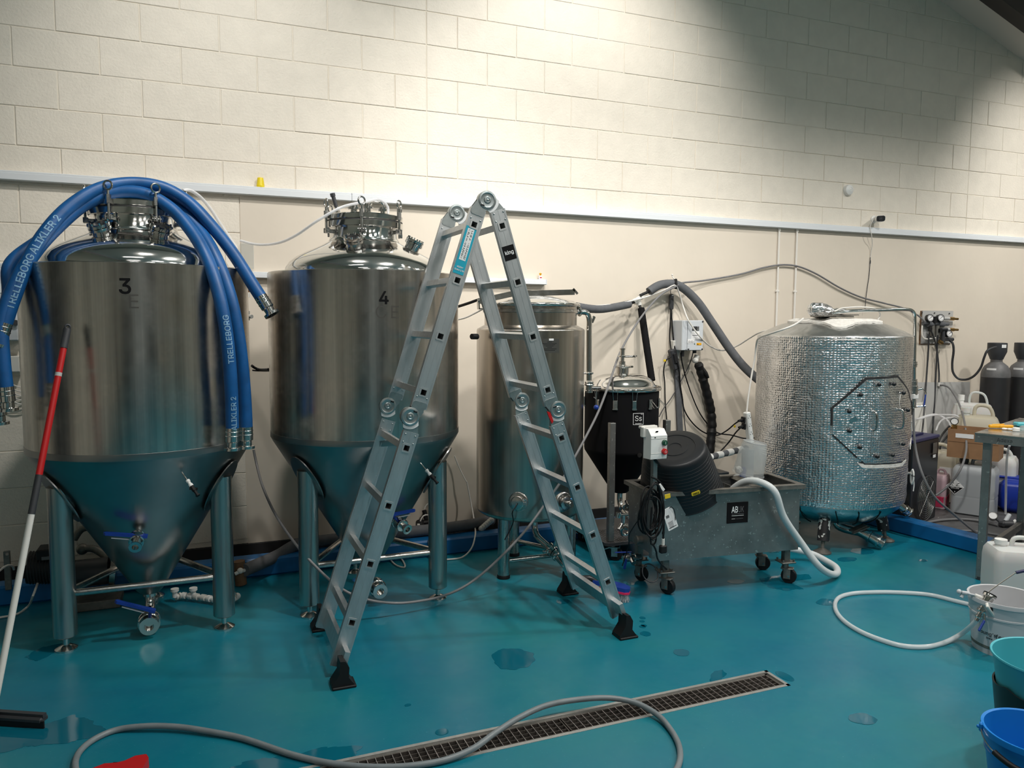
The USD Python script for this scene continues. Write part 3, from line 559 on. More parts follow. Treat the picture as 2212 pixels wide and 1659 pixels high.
# rising pipe on the right flank
yy = 4.37
b = B().tube([P(1243, 674, yy), P(1256, 674, yy), P(1268, 677, yy), P(1272.5, 690, yy), P(1272.5, 712, yy), P(1272.5, 760, yy), P(1272.5, 822, yy)], .018, 16, step=.012)
for (x, y) in ((1252, 674), (1272.5, 806), (1272.5, 826)):
    q = P(x, y, yy); ax = (1, 0, 0) if x < 1260 else (0, 0, 1); b.torus(q, ax, .022, .008, 20, 8)
vp = put(b, 'riser_pipe', 'bright', TM)
put(B().cyl(P(1246, 806, yy-.01), P(1268, 806, yy), .007, 10).cyl(P(1244, 668, yy), P(1248, 660, yy), .012, 10).box(P(1250, 663, yy-.02), (.02, .02, .03), .004), 'pipe_bracket', 'bright', TM)
put(B().box(P(1281, 690, yy), (.022, .012, .045), .004, rot((0, 1, 0), 25)[:3, :3]), 'pipe_clip', 'steel', vp)
q = P(1272.5, 838, yy)
v = put(B().lathe([(.020, .03), (.028, .03), (.028, .018), (.022, .014), (.022, -.014), (.028, -.018), (.028, -.03), (0, -.03)][::-1], q, seg=22).cyl(q, q+[.075, -.02, .0], .011, 10).torus(q+[0, 0, .022], (0, 0, 1), .028, .006, 20, 6), 'riser_valve', 'bright', TM)
put(B().cyl(P(1289, 838, yy-.02), P(1288, 876, yy-.02), .0045, 8), 'lever', 'steel', v); put(B().sph(P(1288, 880, yy-.02), .017), 'lever_knob', 'blue', v)

# ================================================================ the ladder
YF, YB = 3.345, 3.80                                # front faces of the near and of the far stiles
LD = thing('folding_ladder', 'grey aluminium hinged ladder standing as an A-frame before fermenter 4 and the middle tank', 'ladder', (1.23, 3.58, 0))
V2 = lambda *a: np.array(a, float)
ST = {'L': [(V2(1.163, 2.035), V2(.920, 1.270)), (V2(.839, 1.019), V2(.583, .242))], 'R': [(V2(1.301, 2.036), V2(1.541, 1.263)), (V2(1.618, 1.023), V2(1.889, .263))]}
SW, SD = .074, .026
HT, HM = V2(1.2265, 2.149), {'L': V2(.857, 1.163), 'R': V2(1.597, 1.165)}
to3 = lambda p, y: np.array([p[0], y, p[1]])
def plate(b, poly, y, th): b.prism(poly, (0, y+th, 0), (1, 0, 0), (0, 0, 1), th)   # polygon in x-z, from y to y+th
def along(p, u, w, a0, a1, half): return Polygon([p+u*a0-w*half, p+u*a1-w*half, p+u*a1+w*half, p+u*a0+w*half])
ENDS = {}
for side in 'LR':
    for sec in (0, 1):
        p0, p1 = ST[side][sec]; u = unit(p1-p0); w = V2(-u[1], u[0]); n = np.linalg.norm(p1-p0)
        holes = [p0+u*n*k/3 for k in range(4)]
        a0, a1 = (-.075, n+.075) if sec == 0 else (-.075, n+.205)
        if side == 'R' and sec == 1: a1 = n+.20
        ENDS[side, sec] = (p0+u*a0, p0+u*a1, u, w)
        poly = along(p0, u, w, a0, a1, SW/2)
        for h in holes: poly = poly.difference(along(h, u, w, -.0145, .0145, .0145))
        for y in (YF, YB):
            b = B(); plate(b, poly, y, SD)
            for o in (-.0315, -.0275, .0275, .0315):
                plate(b, along(p0+w*o, u, w, a0, a1, .0009), y-.0009, .0012)
            plate(b, along(p0, u, w, a0, a1, .0012).buffer(0).difference(shapely.union_all([along(h, u, w, -.024, .024, .02) for h in holes])), y-.0006, .001)
            s = put(b, 'stile', 'alu', LD, smooth=20)
            for e, sg in ((0, 1), (1, -1)):         # rivets at the hinged ends
                if sec == 1 and e == 1: continue
                q = ENDS[side, sec][e]; b = B()
                for da in (.014, .05):
                    for dw in (-.024, .024): b.sph(to3(q+u*sg*da+w*dw, y-.001), .0042, 1, (1, .6, 1))
                put(b, 'rivets', 'aluhinge', s, kind='stuff')
        for h in holes:
            sq = along(h, u, w, -.0145, .0145, .0145).buffer(.0035, 3); inn = along(h, u, w, -.0115, .0115, .0115).buffer(.001, 2)
            b = B(); plate(b, sq.buffer(-.0035).buffer(.0005).difference(inn), YF-.001, YB+SD-YF+.002)
            for y in (YF-.003, YB+SD): plate(b, sq.buffer(.0025, 4).difference(inn), y, .003)
            rg = put(b, 'rung', 'rung', LD, smooth=20)
def hinge(c, arms, y, crescents):
    """Locking hinge about c; arms are (stile end, direction into the stile, half width)."""
    b = B(); r = .043
    for k, (q, ud, wd) in enumerate(arms):
        body = shapely.union_all([Point(*c).buffer(r*.98, 24), shapely.MultiPoint([q+wd*SW*.46, q-wd*SW*.46, q+ud*.03+wd*SW*.46, q+ud*.03-wd*SW*.46]).convex_hull.union(shapely.union_all([shapely.MultiPoint([q+wd*SW*.44, q-wd*SW*.44]).convex_hull, Point(*(c+(q-c)*.12)).buffer(.036, 16)]).convex_hull)]).buffer(-.012).buffer(.012).buffer(.008).buffer(-.008)
        if k == 0:
            plate(b, body, y-.0035, .004); plate(b, body, y+SD-.0005, .004)
        else:
            plate(b, body, y+.003, SD-.006)
    h = put(b, 'hinge', 'aluhinge', LD, smooth=25)
    q3 = to3(c, y-.0035)
    b = B().lathe([(.043, 0), (.042, .003), (.034, .0045), (.030, .002), (.018, .002), (.015, .0055), (.010, .006), (.008, .004), (0, .006)], q3, (0, -1, 0), 32).lathe([(.042, 0), (.02, .004), (0, .005)], to3(c, y+SD+.0035), (0, 1, 0), 24)
    put(b, 'pivot', 'aluhinge', h)
    if arms:
        q, ud, wd = arms[0]; m = c*.42 + q*.58
        put(B().box(to3(m, y-.005), (.018, .006, .008), .001, axes(to3(wd, 0), (0, -1, 0), np.cross(to3(wd, 0), (0, -1, 0)))), 'lock_slot', 'blackgloss', h)
    if crescents:
        q, ud, wd = arms[1]
        ring = Point(*c).buffer(.058, 24).difference(Point(*c).buffer(.0445, 24)).intersection(along(c, unit(q-c), V2(-unit(q-c)[1], unit(q-c)[0]), .02, .09, .036))
        b = B(); plate(b, ring, y-.001, .003); put(b, 'wear_strip', 'whiteprint', h)
for y in (YF, YB):
    eL, eR = ENDS['L', 0], ENDS['R', 0]
    hinge(HT, [(eL[0], eL[2], eL[3]), (eR[0], eR[2], eR[3])], y, True)
    for s in 'LR':
        e0, e1 = ENDS[s, 0], ENDS[s, 1]
        hinge(HM[s], [(e0[1], -e0[2], e0[3]), (e1[0], e1[2], e1[3])], y, True)
for s in 'LR':
    e = ENDS[s, 1]; q = e[1]-e[2]*.062; sg = 1 if s == 'R' else -1
    b = B(); poly = along(q, e[2], e[3], -.038, .038, .012); plate(b, poly, 3.265, .66)
    put(b, 'stabiliser_bar', 'alu', LD)
    ft = Polygon([(-.050*1, .0), (.046, .0), (.046, .010), (.020, .045), (.023, .090), (.006, .120), (-.016, .122), (-.020, .065), (-.052, .020)])
    for y in (3.225, 3.885):
        xo = q[0] + (sg*.012)
        poly = affinity.translate(affinity.scale(ft, -sg if s == 'L' else 1, 1, origin=(0, 0)), xo, 0)
        b = B(); plate(b, poly, y, .075); b.bx(xo-.052, xo+.052, y-.008, y+.083, 0, .012, .003)
        put(b, 'rubber_foot', 'black', LD)
# stickers
u, w = ENDS['L', 0][2], ENDS['L', 0][3]; a3, b3 = to3(u, 0), to3(-w, 0)
if b3[0] < 0: b3 = -b3
def sticker_plate(c, la, lb, m, name, parent, lift=.001):
    z = np.cross(b3, -a3); return put(B().box(c+np.array([0, -lift, 0]), (lb, la, .0008), 0, axes(b3, -a3, z)), name, m, parent)
cs = P(1004, 541, YF)
sk = sticker_plate(cs, .225, .052, 'cyan', 'instruction_sticker', LD, .0014)
sticker_plate(cs - a3*.028, .150, .032, 'paper', 'pictogram_panel', sk, .002)
bb = B(); r2 = random.Random(3)
for i in range(15):
    for j in range(2):
        o = cs - a3*.028 + a3*(i-7)*.0095 + b3*(j-.5)*.015; o = o + np.array([0, -.0026, 0])
        for k in range(3):
            d = a3*r2.uniform(-.004, .004)+b3*r2.uniform(-.006, .006); e = a3*r2.uniform(-.003, .003)
            if np.linalg.norm(d) > .002: bb.beam(o+e-d, o+e+d, .0009, .0004, (0, 1, 0))
put(bb, 'pictograms', 'print', sk, kind='stuff')
for s, k, h in (('MULTI-PURPOSE', .094, .0075), ('LADDER', .080, .0075)):
    put(text(s, h, cs + a3*k + np.array([0, -.0022, 0]), -b3, a3, .0004, bold=h > .005, w=.046 if len(s) > 7 else .03), 'lettering', 'whiteprint', sk)
u, w = ENDS['R', 0][2], ENDS['R', 0][3]; a3, b3 = to3(u, 0), to3(w, 0)
if b3[0] < 0: b3 = -b3
cs = P(1100, 546, YF); sk = sticker_plate(cs, .068, .060, 'print', 'black_sticker', LD, .0014)
put(text('king', .017, cs + np.array([0, -.002, 0]), b3, -a3, .0004, bold=True), 'lettering', 'whiteprint', sk)
put(B().prism(Polygon([(0, 0), (.018, -.006), (.036, -.05), (.028, -.062), (.012, -.03)]), P(1180, 888, YF-.006), (1, 0, 0), (0, 0, 1), .008), 'red_latch', 'red', LD)

# ================================================================ blue hoses over fermenter 3
def hose(pts, label, r=.031, name='blue_hose'):
    path = spline(pts, .015); t = thing(name, label, 'hose', path[len(path)//2], group=None)
    put(B().add(sweep(path, r, 18)), 'rubber_hose', 'hose', t)
    for e, nx in ((0, 1), (-1, -2)):
        q = path[e]; d = unit(path[e]-path[nx])
        f = put(B().lathe([(r*1.02, -.03), (r*1.02, .035), (r*.8, .04), (r*.8, .062), (r*1.25, .065), (r*1.25, .078), (r*.75, .078), (r*.72, .05), (0, .05)], q, d, 24), 'ferrule', 'bright', t)
        put(B().torus(q+d*.008, d, r*1.02, .0022, 24, 6).torus(q-d*.012, d, r*1.02, .0022, 24, 6), 'crimp_ring', 'steel', f)
    return t, path
def hose_print(t, path, s, h, s0, face, r=.031, flip=False):
    """Lettering lying along the hose from arc length s0, turned to the side 'face'."""
    f = meshkit.text_mesh(s, h, .0012, True); f.apply_translation([0, -h/2, 0]); v, fc = trimesh.remesh.subdivide_to_size(f.vertices, f.faces, .012, max_iter=12)
    a = np.concatenate([[0], np.cumsum(np.linalg.norm(np.diff(path, axis=0), axis=1))])
    tx = np.gradient(path, axis=0); tx /= np.linalg.norm(tx, axis=1, keepdims=True)
    x = s0 + (-v[:, 0] if flip else v[:, 0]); y = -v[:, 1] if flip else v[:, 1]
    c = np.stack([np.interp(x, a, path[:, k]) for k in range(3)], 1); tt = np.stack([np.interp(x, a, tx[:, k]) for k in range(3)], 1)
    fcv = np.asarray(face, float)[None] - (tt@np.asarray(face, float))[:, None]*tt; fcv /= np.linalg.norm(fcv, axis=1, keepdims=True)
    sd = np.cross(fcv, tt); ang = y/r; R = r + v[:, 2] - .0004
    V = c + R[:, None]*(np.cos(ang)[:, None]*fcv + np.sin(ang)[:, None]*sd)
    put(trimesh.Trimesh(V, fc, process=False), 'print', 'hoseprint', t)
HA = [P(6, 712, 3.95), P(30, 640, 3.97), P(58, 570, 4.0), P(98, 503, 4.04), P(150, 447, 4.10), P(215, 408, 4.16), P(285, 396, 4.20), P(350, 405, 4.20), P(405, 435, 4.18), P(455, 486, 4.13), P(505, 550, 4.08), P(548, 618, 4.04), P(570, 652, 4.02)]
HB = [P(-4, 880, 4.02), P(-10, 800, 4.02), P(-8, 720, 4.03), P(20, 640, 4.06), P(52, 575, 4.10), P(100, 510, 4.16), P(160, 452, 4.24), P(225, 420, 4.28), P(300, 416, 4.28), P(370, 440, 4.24), P(425, 490, 4.16), P(468, 560, 4.02), P(497, 640, 3.95), P(514, 720, 3.94), P(524, 800, 3.95), P(530, 880, 3.96), P(532, 935, 3.96)]
HC = [P(14, 850, 3.94), P(6, 780, 3.94), P(4, 700, 3.95), P(34, 612, 3.98), P(78, 540, 4.03), P(130, 484, 4.09), P(185, 440, 4.15), P(250, 416, 4.18), P(310, 418, 4.17), P(365, 447, 4.13), P(412, 497, 4.05), P(448, 560, 3.94), P(474, 640, 3.87), P(489, 720, 3.85), P(497, 800, 3.85), P(501, 880, 3.86), P(502, 938, 3.86)]
for H in (HB, HC):                                  # keep clear of the jacket
    for i, q in enumerate(H):
        d = q[:2]-c3[:2]; r = np.linalg.norm(d)
        if q[2] < 1.87 and r < JR+.036: H[i] = np.array([*(c3[:2]+d/r*(JR+.036)), q[2]])
tA, pA = hose(HA, 'blue rubber hose draped over fermenter 3, its right end tilting out towards fermenter 4')
tB, pB = hose(HB, 'blue rubber hose draped over fermenter 3, hanging rightmost of the two plumb ends, unprinted')
tC, pC = hose(HC, 'blue rubber hose draped over fermenter 3 with white print down its plumb right end')
lenC = np.linalg.norm(np.diff(pC, axis=0), axis=1).sum()
hose_print(tC, pC, 'ALIKLER 2', .024, lenC-.02, (.25, -1, 0), flip=True)
hose_print(tC, pC, 'TRELLEBORG', .026, lenC-.34, (.25, -1, 0), flip=True)
hose_print(tA, pA, 'TRELLEBORG', .030, .09, (.2, -1, .1))
hose_print(tA, pA, 'ALIKLER 2', .030, .36, (.2, -1, .1))

# ================================================================ squeegee on a long pole
q0, q1 = G(-22, 1548, .09), P(146, 706, 3.775)
q0 = np.array([q0[0], q0[1], .05]); dq = q1-q0; L_ = np.linalg.norm(dq); dq /= L_
SQ = thing('floor_squeegee', 'floor squeegee with a red and white pole leaning on fermenter 3', 'squeegee', q0)
put(B().add(sweep(np.array([q0, q0+dq*L_*.50]), .0125, 16)), 'white_pole', 'offwhite', SQ)
put(B().add(sweep(np.array([q0+dq*L_*.50, q0+dq*L_*.60]), .0135, 16)), 'dark_sleeve', 'charcoal', SQ)
put(B().add(sweep(np.array([q0+dq*L_*.60, q0+dq*L_*.94]), .0132, 16)), 'red_pole', 'red', SQ)
put(B().add(sweep(np.array([q0+dq*L_*.94, q0+dq*(L_-.01)]), .0155, 16)).torus(q0+dq*(L_), (0.3, -1, 0), .009, .005, 16, 8), 'grip', 'charcoal', SQ)
put(B().add(sweep(np.array([q0+dq*L_*.862, q0+dq*L_*.872]), .0136, 16)), 'paint_smear', 'acp', SQ)
h0, h1 = G(97, 1553, .03), G(-140, 1537, .03); hd = unit(h1-h0)
put(B().beam(h0, h1, .045, .022, ch=.006).beam(h0+[0, 0, .012], h1+[0, 0, .012], .02, .02), 'blade_holder', 'charcoal', SQ)
put(B().beam(h0-[0, .02, .016], h1-[0, .02, .016], .006, .03), 'rubber_blade', 'black', SQ)
put(B().cyl(q0-dq*.0, (h0+h1)/2+[0, 0, .02], .018, 12), 'socket', 'charcoal', SQ)

# ================================================================ trunking and things fixed to the wall
TZ0, TZ1 = 2.396, 2.449
tr = thing('cable_trunking', 'long white metal cable trunking right across the block wall', 'trunking', (W(757, 425)[0], D-.025, 2.42))
xs = W(757, 425)[0]
for x0, x1 in ((-4.0, xs-.0015), (xs+.0015, 9.9)):
    p_ = put(B().bx(x0, x1, D-.052, D-.005, TZ0, TZ1, .003), 'length', 'trunk', tr)
    put(B().bx(x0, x1, D-.0535, D-.05, TZ0+.002, TZ1-.014, .001), 'lid', 'trunk', p_)
put(B().bx(xs-.0015, xs+.0015, D-.050, D-.005, TZ0+.001, TZ1-.001), 'joint', 'trunk_gap', tr)
t2 = thing('cable_trunking', 'short white trunking low behind fermenter 4 and the ladder', 'trunking', (1.4, D-.03, 1.885))
p_ = put(B().bx(-.15, 2.40, D-.052, D-.005, 1.866, 1.905, .003), 'length', 'trunk', t2)
put(B().bx(-.15, 2.395, D-.0535, D-.05, 1.868, 1.892, .001), 'lid', 'trunk', p_)
put(B().bx(2.399, 2.404, D-.054, D-.005, 1.865, 1.906, .001), 'end_cap', 'trunk', t2)
q = W(562, 398); q = np.array([q[0], D-.027, TZ1])
single(B().lathe([(.0235, 0), (.025, .004), (.025, .014), (.0185, .060), (.016, .062), (0, .062)], q, seg=24), 'yellow_plug', 'yellow', 'small yellow tapered cap standing on the long trunking', 'plug')
q = np.array([W(1164, 592)[0], D-.028, 1.905])
tb = thing('toy_bottle', 'tiny white bottle with a yellow stopper on the end of the short trunking', 'bottle', q)
put(B().box(q+[0, 0, .014], (.027, .018, .028), .004), 'body', 'whiteprint', tb); put(B().cyl(q+[0, 0, .028], q+[0, 0, .034], .006, 10).lathe([(.006, .034), (.011, .044), (.006, .048), (0, .048)], q, seg=14), 'stopper', 'amber', tb)
put(B().box(q+[0, -.0095, .013], (.016, .001, .007)), 'red_label', 'red', tb)
# round sounder and bullet camera
q = W(1830, 411)
s_ = thing('round_sounder', 'round white alarm disc on the block wall above the trunking', 'alarm', q)
put(B().lathe([(.048, 0), (.048, .012), (.043, .03), (.025, .042), (0, .044)], q, (0, -1, 0), 32), 'body', 'white', s_); put(B().torus(q-[0, .0425, 0], (0, 1, 0), .018, .0015, 24, 6).box(q-[0, .044, .0], (.012, .002, .012), .0), 'grille', 'offwhite', s_)
q = W(1886, 474); cmr = thing('security_camera', 'white bullet security camera with a black face above the trunking', 'camera', q)
put(B().lathe([(.034, 0), (.034, .012), (.022, .022), (0, .022)], q, (0, -1, 0), 24).cyl(q-[0, .02, 0], q-[0, .05, -.0], .012, 12).sph(q-[0, .055, 0], .018), 'bracket', 'white', cmr)
f = P(1903, 472, D-.14); ax_ = unit(np.array([-.62, -.78, -.08])); sx = unit(np.cross((0, 0, 1), ax_)); sy = np.cross(ax_, sx)
sup = sbox(-.020, -.009, .020, .009).buffer(.017, 8)
put(B().prism(sup, f-ax_*.115, sx, sy, .11).beam(f-ax_*.05, q-[0, .05, 0], .014, .014), 'housing', 'white', cmr)
fc_ = put(B().prism(sup.buffer(-.002), f-ax_*.006, sx, sy, .004), 'face', 'blackgloss', cmr); put(B().torus(f-ax_*.001, ax_, .015, .0025, 24, 6).lathe([(.012, 0), (.008, .003), (0, .003)], f-ax_*.002, ax_, 20), 'lens', 'charcoal', fc_)
single(B().tube([q+[-.02, -.03, .0], W(1880, 490, .06), W(1883, 510, .062), W(1884, 530, .03), W(1881, 548, .012), W(1880, 560, .01)], .0035, 6), 'camera_lead', 'whitecable', 'thin white lead hanging from the bullet camera over the trunking', 'cable')
single(B().tube([W(1880, 556, .012), W(1879, 575, .012), W(1877, 598, .01), W(1873, 625, .012), W(1870, 650, .02), W(1868, 672, .05)], .0028, 6).box(W(1880, 566, .012), (.008, .008, .03), .002), 'camera_cable', 'charcoal', 'thin dark cable running down below the bullet camera to the foil tank', 'cable')
# two upright conduits
for k, (xp_, lab) in enumerate(((1680, 'white plastic conduit dropping from the trunking, left of the pair'), (1718.5, 'white plastic conduit dropping from the trunking, right of the pair'))):
    x = W(xp_, 520)[0]; t = thing('wall_conduit', lab, 'conduit', (x, D-.012, 1.2))
    put(B().cyl((x, D-.014, .85), (x, D-.014, TZ0), .010, 14), 'pipe', 'conduit', t)
    for z in (1.86, 1.30):
        put(B().box((x, D-.012, z), (.034, .024, .018), .003), 'saddle', 'conduit', t)
    put(B().cyl((x, D-.014, TZ0-.022), (x, D-.014, TZ0), .0135, 14), 'gland', 'conduit', t)
# left: switchgear box half hidden by fermenter 3 and the hoses
q = W(8, 656); e = thing('switch_box', 'pale grey electrical box on the wall at the far left, behind the blue hoses', 'electrical box', q)
x0, x1 = W(-60, 600)[0], W(44, 600)[0]; z1, z0 = W(20, 572)[2], W(20, 735)[2]
put(B().bx(x0, x1, D-.13, D, z0, z1, .006), 'case', 'pale', e); put(B().bx(x0+.03, x1-.05, D-.134, D-.128, z1-.17, z1-.03, .002), 'cover', 'trunk', e)
put(B().cyl(P(34, 697, D-.125), P(34, 697, D-.15), .016, 18), 'knob', 'charcoal', e)
q = W(30, 790); e = thing('cable_gland_box', 'small pale box with looping white wires below the switch box', 'electrical box', q)
put(B().bx(W(14, 780)[0], W(48, 780)[0], D-.08, D, W(30, 802)[2], W(30, 768)[2], .004), 'case', 'offwhite', e)
for i in range(5):
    y = 822+i*9; put(B().tube([W(10, y-14, .05), W(24, y+6, .06), W(40, y+14, .05), W(62, y+17, .03)], .004, 6), 'wire', 'whitecable', e)
q = W(534, 552); e = thing('junction_cover', 'clear plastic flap hung on the wall between the two fermenters', 'cover', q)
put(B().bx(W(520, 552)[0], W(548, 552)[0], D-.03, D-.004, W(534, 580)[2], W(534, 526)[2], .003), 'sheet', 'milky', e)

# ================================================================ black wrapped fermenter on a wheeled base
cb = np.array([2.685, 4.60, 0]); BR = .256
TBk = thing('small_fermenter', 'small fermenter wrapped in black cloth with a steel lid, on a wheeled base', 'fermenter', cb)
BP = [(.05, .40), (.07, .42), (BR-.004, .70), (BR, .72), (BR, 1.115), (BR-.004, 1.125)]
put(B().lathe(BP+[(.24, 1.13)], cb, seg=72), 'cloth_wrap', 'fabric', TBk)
lidp = [(.245, 1.12), (.268, 1.125), (.272, 1.135), (.268, 1.147), (.245, 1.153), (.228, 1.158), (.216, 1.178), (.198, 1.198), (.172, 1.213), (.13, 1.226), (.06, 1.236), (0, 1.238)]
lb = put(B().lathe(lidp, cb, seg=72), 'lid', 'dome', TBk, smooth=50)
o = cb+[0, 0, 1.222]
v = put(B().lathe([(.052, 0), (.052, .012), (.046, .014), (.046, .05), (.056, .052), (.056, .066), (.03, .07), (.022, .075), (.022, .095), (.014, .10), (.014, .125), (.03, .127), (.03, .135), (.016, .14), (.016, .175), (.02, .177), (.02, .187), (0, .187)], o, seg=32), 'lid_port', 'bright', TBk)
put(B().cyl(o+[.0, -.02, .13], o+[.075, -.05, .132], .007, 10).box(o+[.07, -.048, .134], (.035, .014, .01), .003).torus(o+[0, 0, .059], (0, 0, 1), .056, .007, 24, 8).box(o+[.06, -.02, .059], (.03, .014, .014), .003), 'port_lever', 'bright', v)
cdb = CAMDIR(cb)
for k, a in enumerate((-78, -38, -9, 19, 47, 74, 110, 150, 200, 240)):
    an = cdb+math.radians(a); q = np.array([math.cos(an), math.sin(an), 0]); s = np.array([-q[1], q[0], 0]); p = cb+q*(BR+.004)
    opn = k in (0, 4, 5)
    cl = put(B().box(p+[0, 0, 1.04 if not opn else 1.045]+q*(.0 if not opn else .004), (.030, .008, .06), .002, axes(s, -q, (0, 0, 1))).box(p+[0, 0, 1.012], (.034, .012, .012), .002, axes(s, -q, (0, 0, 1))), 'clip', 'steel', TBk)
    e = p+[0, 0, 1.068]; t_ = p+q*.012+[0, 0, 1.146]
    if not opn: put(B().tube([e-s*.013, t_-s*.018, t_-s*.018-q*.014], .0022, 6, straight=True).tube([e+s*.013, t_+s*.018, t_+s*.018-q*.014], .0022, 6, straight=True).tube([t_-s*.018-q*.014, t_+s*.018-q*.014], .0022, 6, straight=True), 'wire', 'steel', cl)
    else: put(B().tube([e-s*.01, p+q*.05+[0, 0, 1.02]-s*.018, p+q*.05+[0, 0, 1.02]+s*.018, e+s*.01], .0022, 6, straight=True), 'wire', 'steel', cl)
p, n = on_round(cb, [(BR, .72), (BR, 1.115)], 1379, 905); a0 = math.atan2(p[1]-cb[1], p[0]-cb[0]); S_ = .078
fr = sbox(-S_/2, -S_/2, S_/2, S_/2).difference(sbox(-S_/2+.003, -S_/2+.003, S_/2-.003, S_/2-.003))
fm = trimesh.creation.extrude_polygon(fr, .001, engine='earcut')
lg_ = put(wrap(fm, cb, BR-.0002, a0, p[2]), 'logo_frame', 'whiteprint', TBk)
for s, h, xy, bd in (('Ss', .034, (.0, .004), False), ('brewtech', .0075, (0, -.030), False), ('304', .006, (.024, .031), False)):
    put(wrap(text(s, h, (*xy, 0), (1, 0, 0), (0, 1, 0), .001, bold=bd), cb, BR-.0002, a0, p[2]), 'lettering', 'whiteprint', lg_)
p, n = on_round(cb, [(BR, .72), (BR, 1.115)], 1379, 982); put(B().lathe([(.012, -.01), (.012, .012), (.016, .014), (.016, .022), (0, .022)], p, n, 20), 'thermowell', 'bright', TBk)
fp = thing  # base and legs belong to the vessel
bx0, bx1, by0, by1, bz = 2.42, 2.95, 4.31, 4.88, .135
pl = put(B().prism(sbox(bx0+.03, by0+.03, bx1-.03, by1-.03).buffer(.03, 4), (0, 0, bz-.02), (1, 0, 0), (0, 1, 0), .02), 'base_plate', 'charcoal', TBk)
b = B()
for i in range(22):
    for j in range(24):
        x, y = bx0+.02+i*.0235, by0+.02+j*.0235
        if x < bx1-.02 and y < by1-.02 and y < 4.62: b.beam((x-.007, y-.005*(1 if (i+j) % 2 else -1), bz+.0005), (x+.007, y+.005*(1 if (i+j) % 2 else -1), bz+.0005), .0035, .002)
put(b, 'tread_pattern', 'charcoal', pl, kind='stuff')
for (x, y) in ((2.475, 4.36), (2.90, 4.36), (2.475, 4.83), (2.90, 4.83)):
    put(B().bx(x-.02, x+.02, y-.02, y+.02, bz, .93, .003), 'leg', 'cart', TBk)
def caster(parent, x, y, ztop, r=.05, yaw=20, dust=False, wm='black'):
    R = rot((0, 0, 1), yaw)[:3, :3]; f = lambda a: np.array([x, y, 0])+R@np.array(a, float); A = R@np.array([0, 1.0, 0])
    c = put(B().cyl(f((0, 0, r*1.75)), f((0, 0, ztop)), r*.42, 18).box(f((.012, 0, r*2.0)), (r*1.6, r*1.05, .008), .002, R).box(f((.012, r*.5, r*1.35)), (r*.9, .004, r*1.4), .001, R).box(f((.012, -r*.5, r*1.35)), (r*.9, .004, r*1.4), .001, R), 'caster', 'cartrim' if dust else 'steel', parent)
    w = f((.022, 0, r))
    put(B().lathe([(r*.45, -r*.36), (r*.92, -r*.36), (r, -r*.24), (r, r*.24), (r*.92, r*.36), (r*.45, r*.36)], w, A, 28).cyl(w-A*r*.38, w+A*r*.38, r*.46, 16), 'wheel', wm, c)
    put(B().cyl(w-A*r*.56, w+A*r*.56, r*.14, 10), 'axle', 'steel', c)
    return c, f, R
for (x, y, yw) in ((2.50, 4.37, -30), (2.88, 4.37, 40), (2.50, 4.82, 10), (2.88, 4.82, 60)):
    c_, f, R = caster(TBk, x, y, bz-.02, .046, yw)
    put(B().box(f((-.035, 0, .085)), (.05, .045, .012), .003, R@rot((0, 1, 0), -20)[:3, :3]), 'brake_pedal', 'steel', c_)
q = cb+[-.03, -.08, .0]
put(B().tube([cb+[0, 0, .42], cb+[0, 0, .33], cb+[.0, -.05, .28], cb+[-.02, -.14, .27], cb+[-.03, -.2, .27]], .02, 14).tube([cb+[.0, -.05, .30], cb+[-.06, -.12, .33], cb+[-.09, -.17, .33]], .012, 12), 'drain_elbow', 'bright', TBk)
q = P(1346, 1122, 4.33)
v = put(B().cyl(q+[0, 0, -.07], q+[0, 0, .03], .013, 14).cyl(q+[-.035, 0, .03], q+[.05, 0, .03], .011, 12).cyl(q+[-.04, 0, .015], q+[-.035, 0, .05], .018, 14).torus(q+[.02, .0, -.075], (0, 1, .2), .035, .012, 24, 10).cyl(q+[-.01, 0, -.03], q+[-.045, -.02, -.06], .011, 10).torus(q+[.06, 0, -.06], (.8, -.6, 0), .036, .008, 22, 8).cyl(q+[.0, -.02, -.045], q+[.02, -.03, -.05], .02, 14), 'racking_valve', 'bright', TBk)
p, n = on_round(cb, BP[1:3], 1352, 1087); put(B().lathe([(.010, -.02), (.010, .04), (.024, .042), (.024, .05), (.010, .05), (.009, .04), (0, .04)], p, n, 24), 'cone_port', 'bright', TBk)
put(B().tube([P(1283, 858, 4.36), P(1288, 862, 4.36)], .003, 6, straight=True), 'wire_end', 'steel', TBk)

# ================================================================ stainless trough cart
CO, CA = np.array([2.361, 3.672, 0]), -.125
cu, cv = np.array([math.cos(CA), math.sin(CA), 0]), np.array([-math.sin(CA), math.cos(CA), 0]); CR = axes(cu, cv, (0, 0, 1))
CLc = lambda u, v, z=0.0: CO+cu*u+cv*v+np.array([0, 0, z])
CLn, CWd, CZ0, CZ1 = .968, .341, .235, .616
CT = thing('trough_cart', 'dull stainless trough on castors carrying a black plate on its front', 'trough', CLc(.48, .17))
def cbox(b, u0, u1, v0, v1, z0, z1, ch=0.0): return b.box(CLc((u0+u1)/2, (v0+v1)/2, (z0+z1)/2), (abs(u1-u0), abs(v1-v0), abs(z1-z0)), ch, CR)
t_ = .004
put(cbox(B(), 0, CLn, 0, t_, CZ0-.02, CZ1), 'front_panel', 'cart', CT)
put(cbox(B(), 0, CLn, CWd-t_, CWd, CZ0, CZ1), 'back_panel', 'cart', CT)
put(cbox(B(), CLn-t_, CLn, t_, CWd-t_, CZ0, CZ1), 'end_panel', 'cart', CT)
put(cbox(B(), 0, t_, t_, CWd-t_, CZ0+.02, CZ1), 'end_panel', 'cart', CT)
put(cbox(B(), t_, CLn-t_, t_, CWd-t_, CZ0+.02, CZ0+.026), 'floor_panel', 'cart', CT)
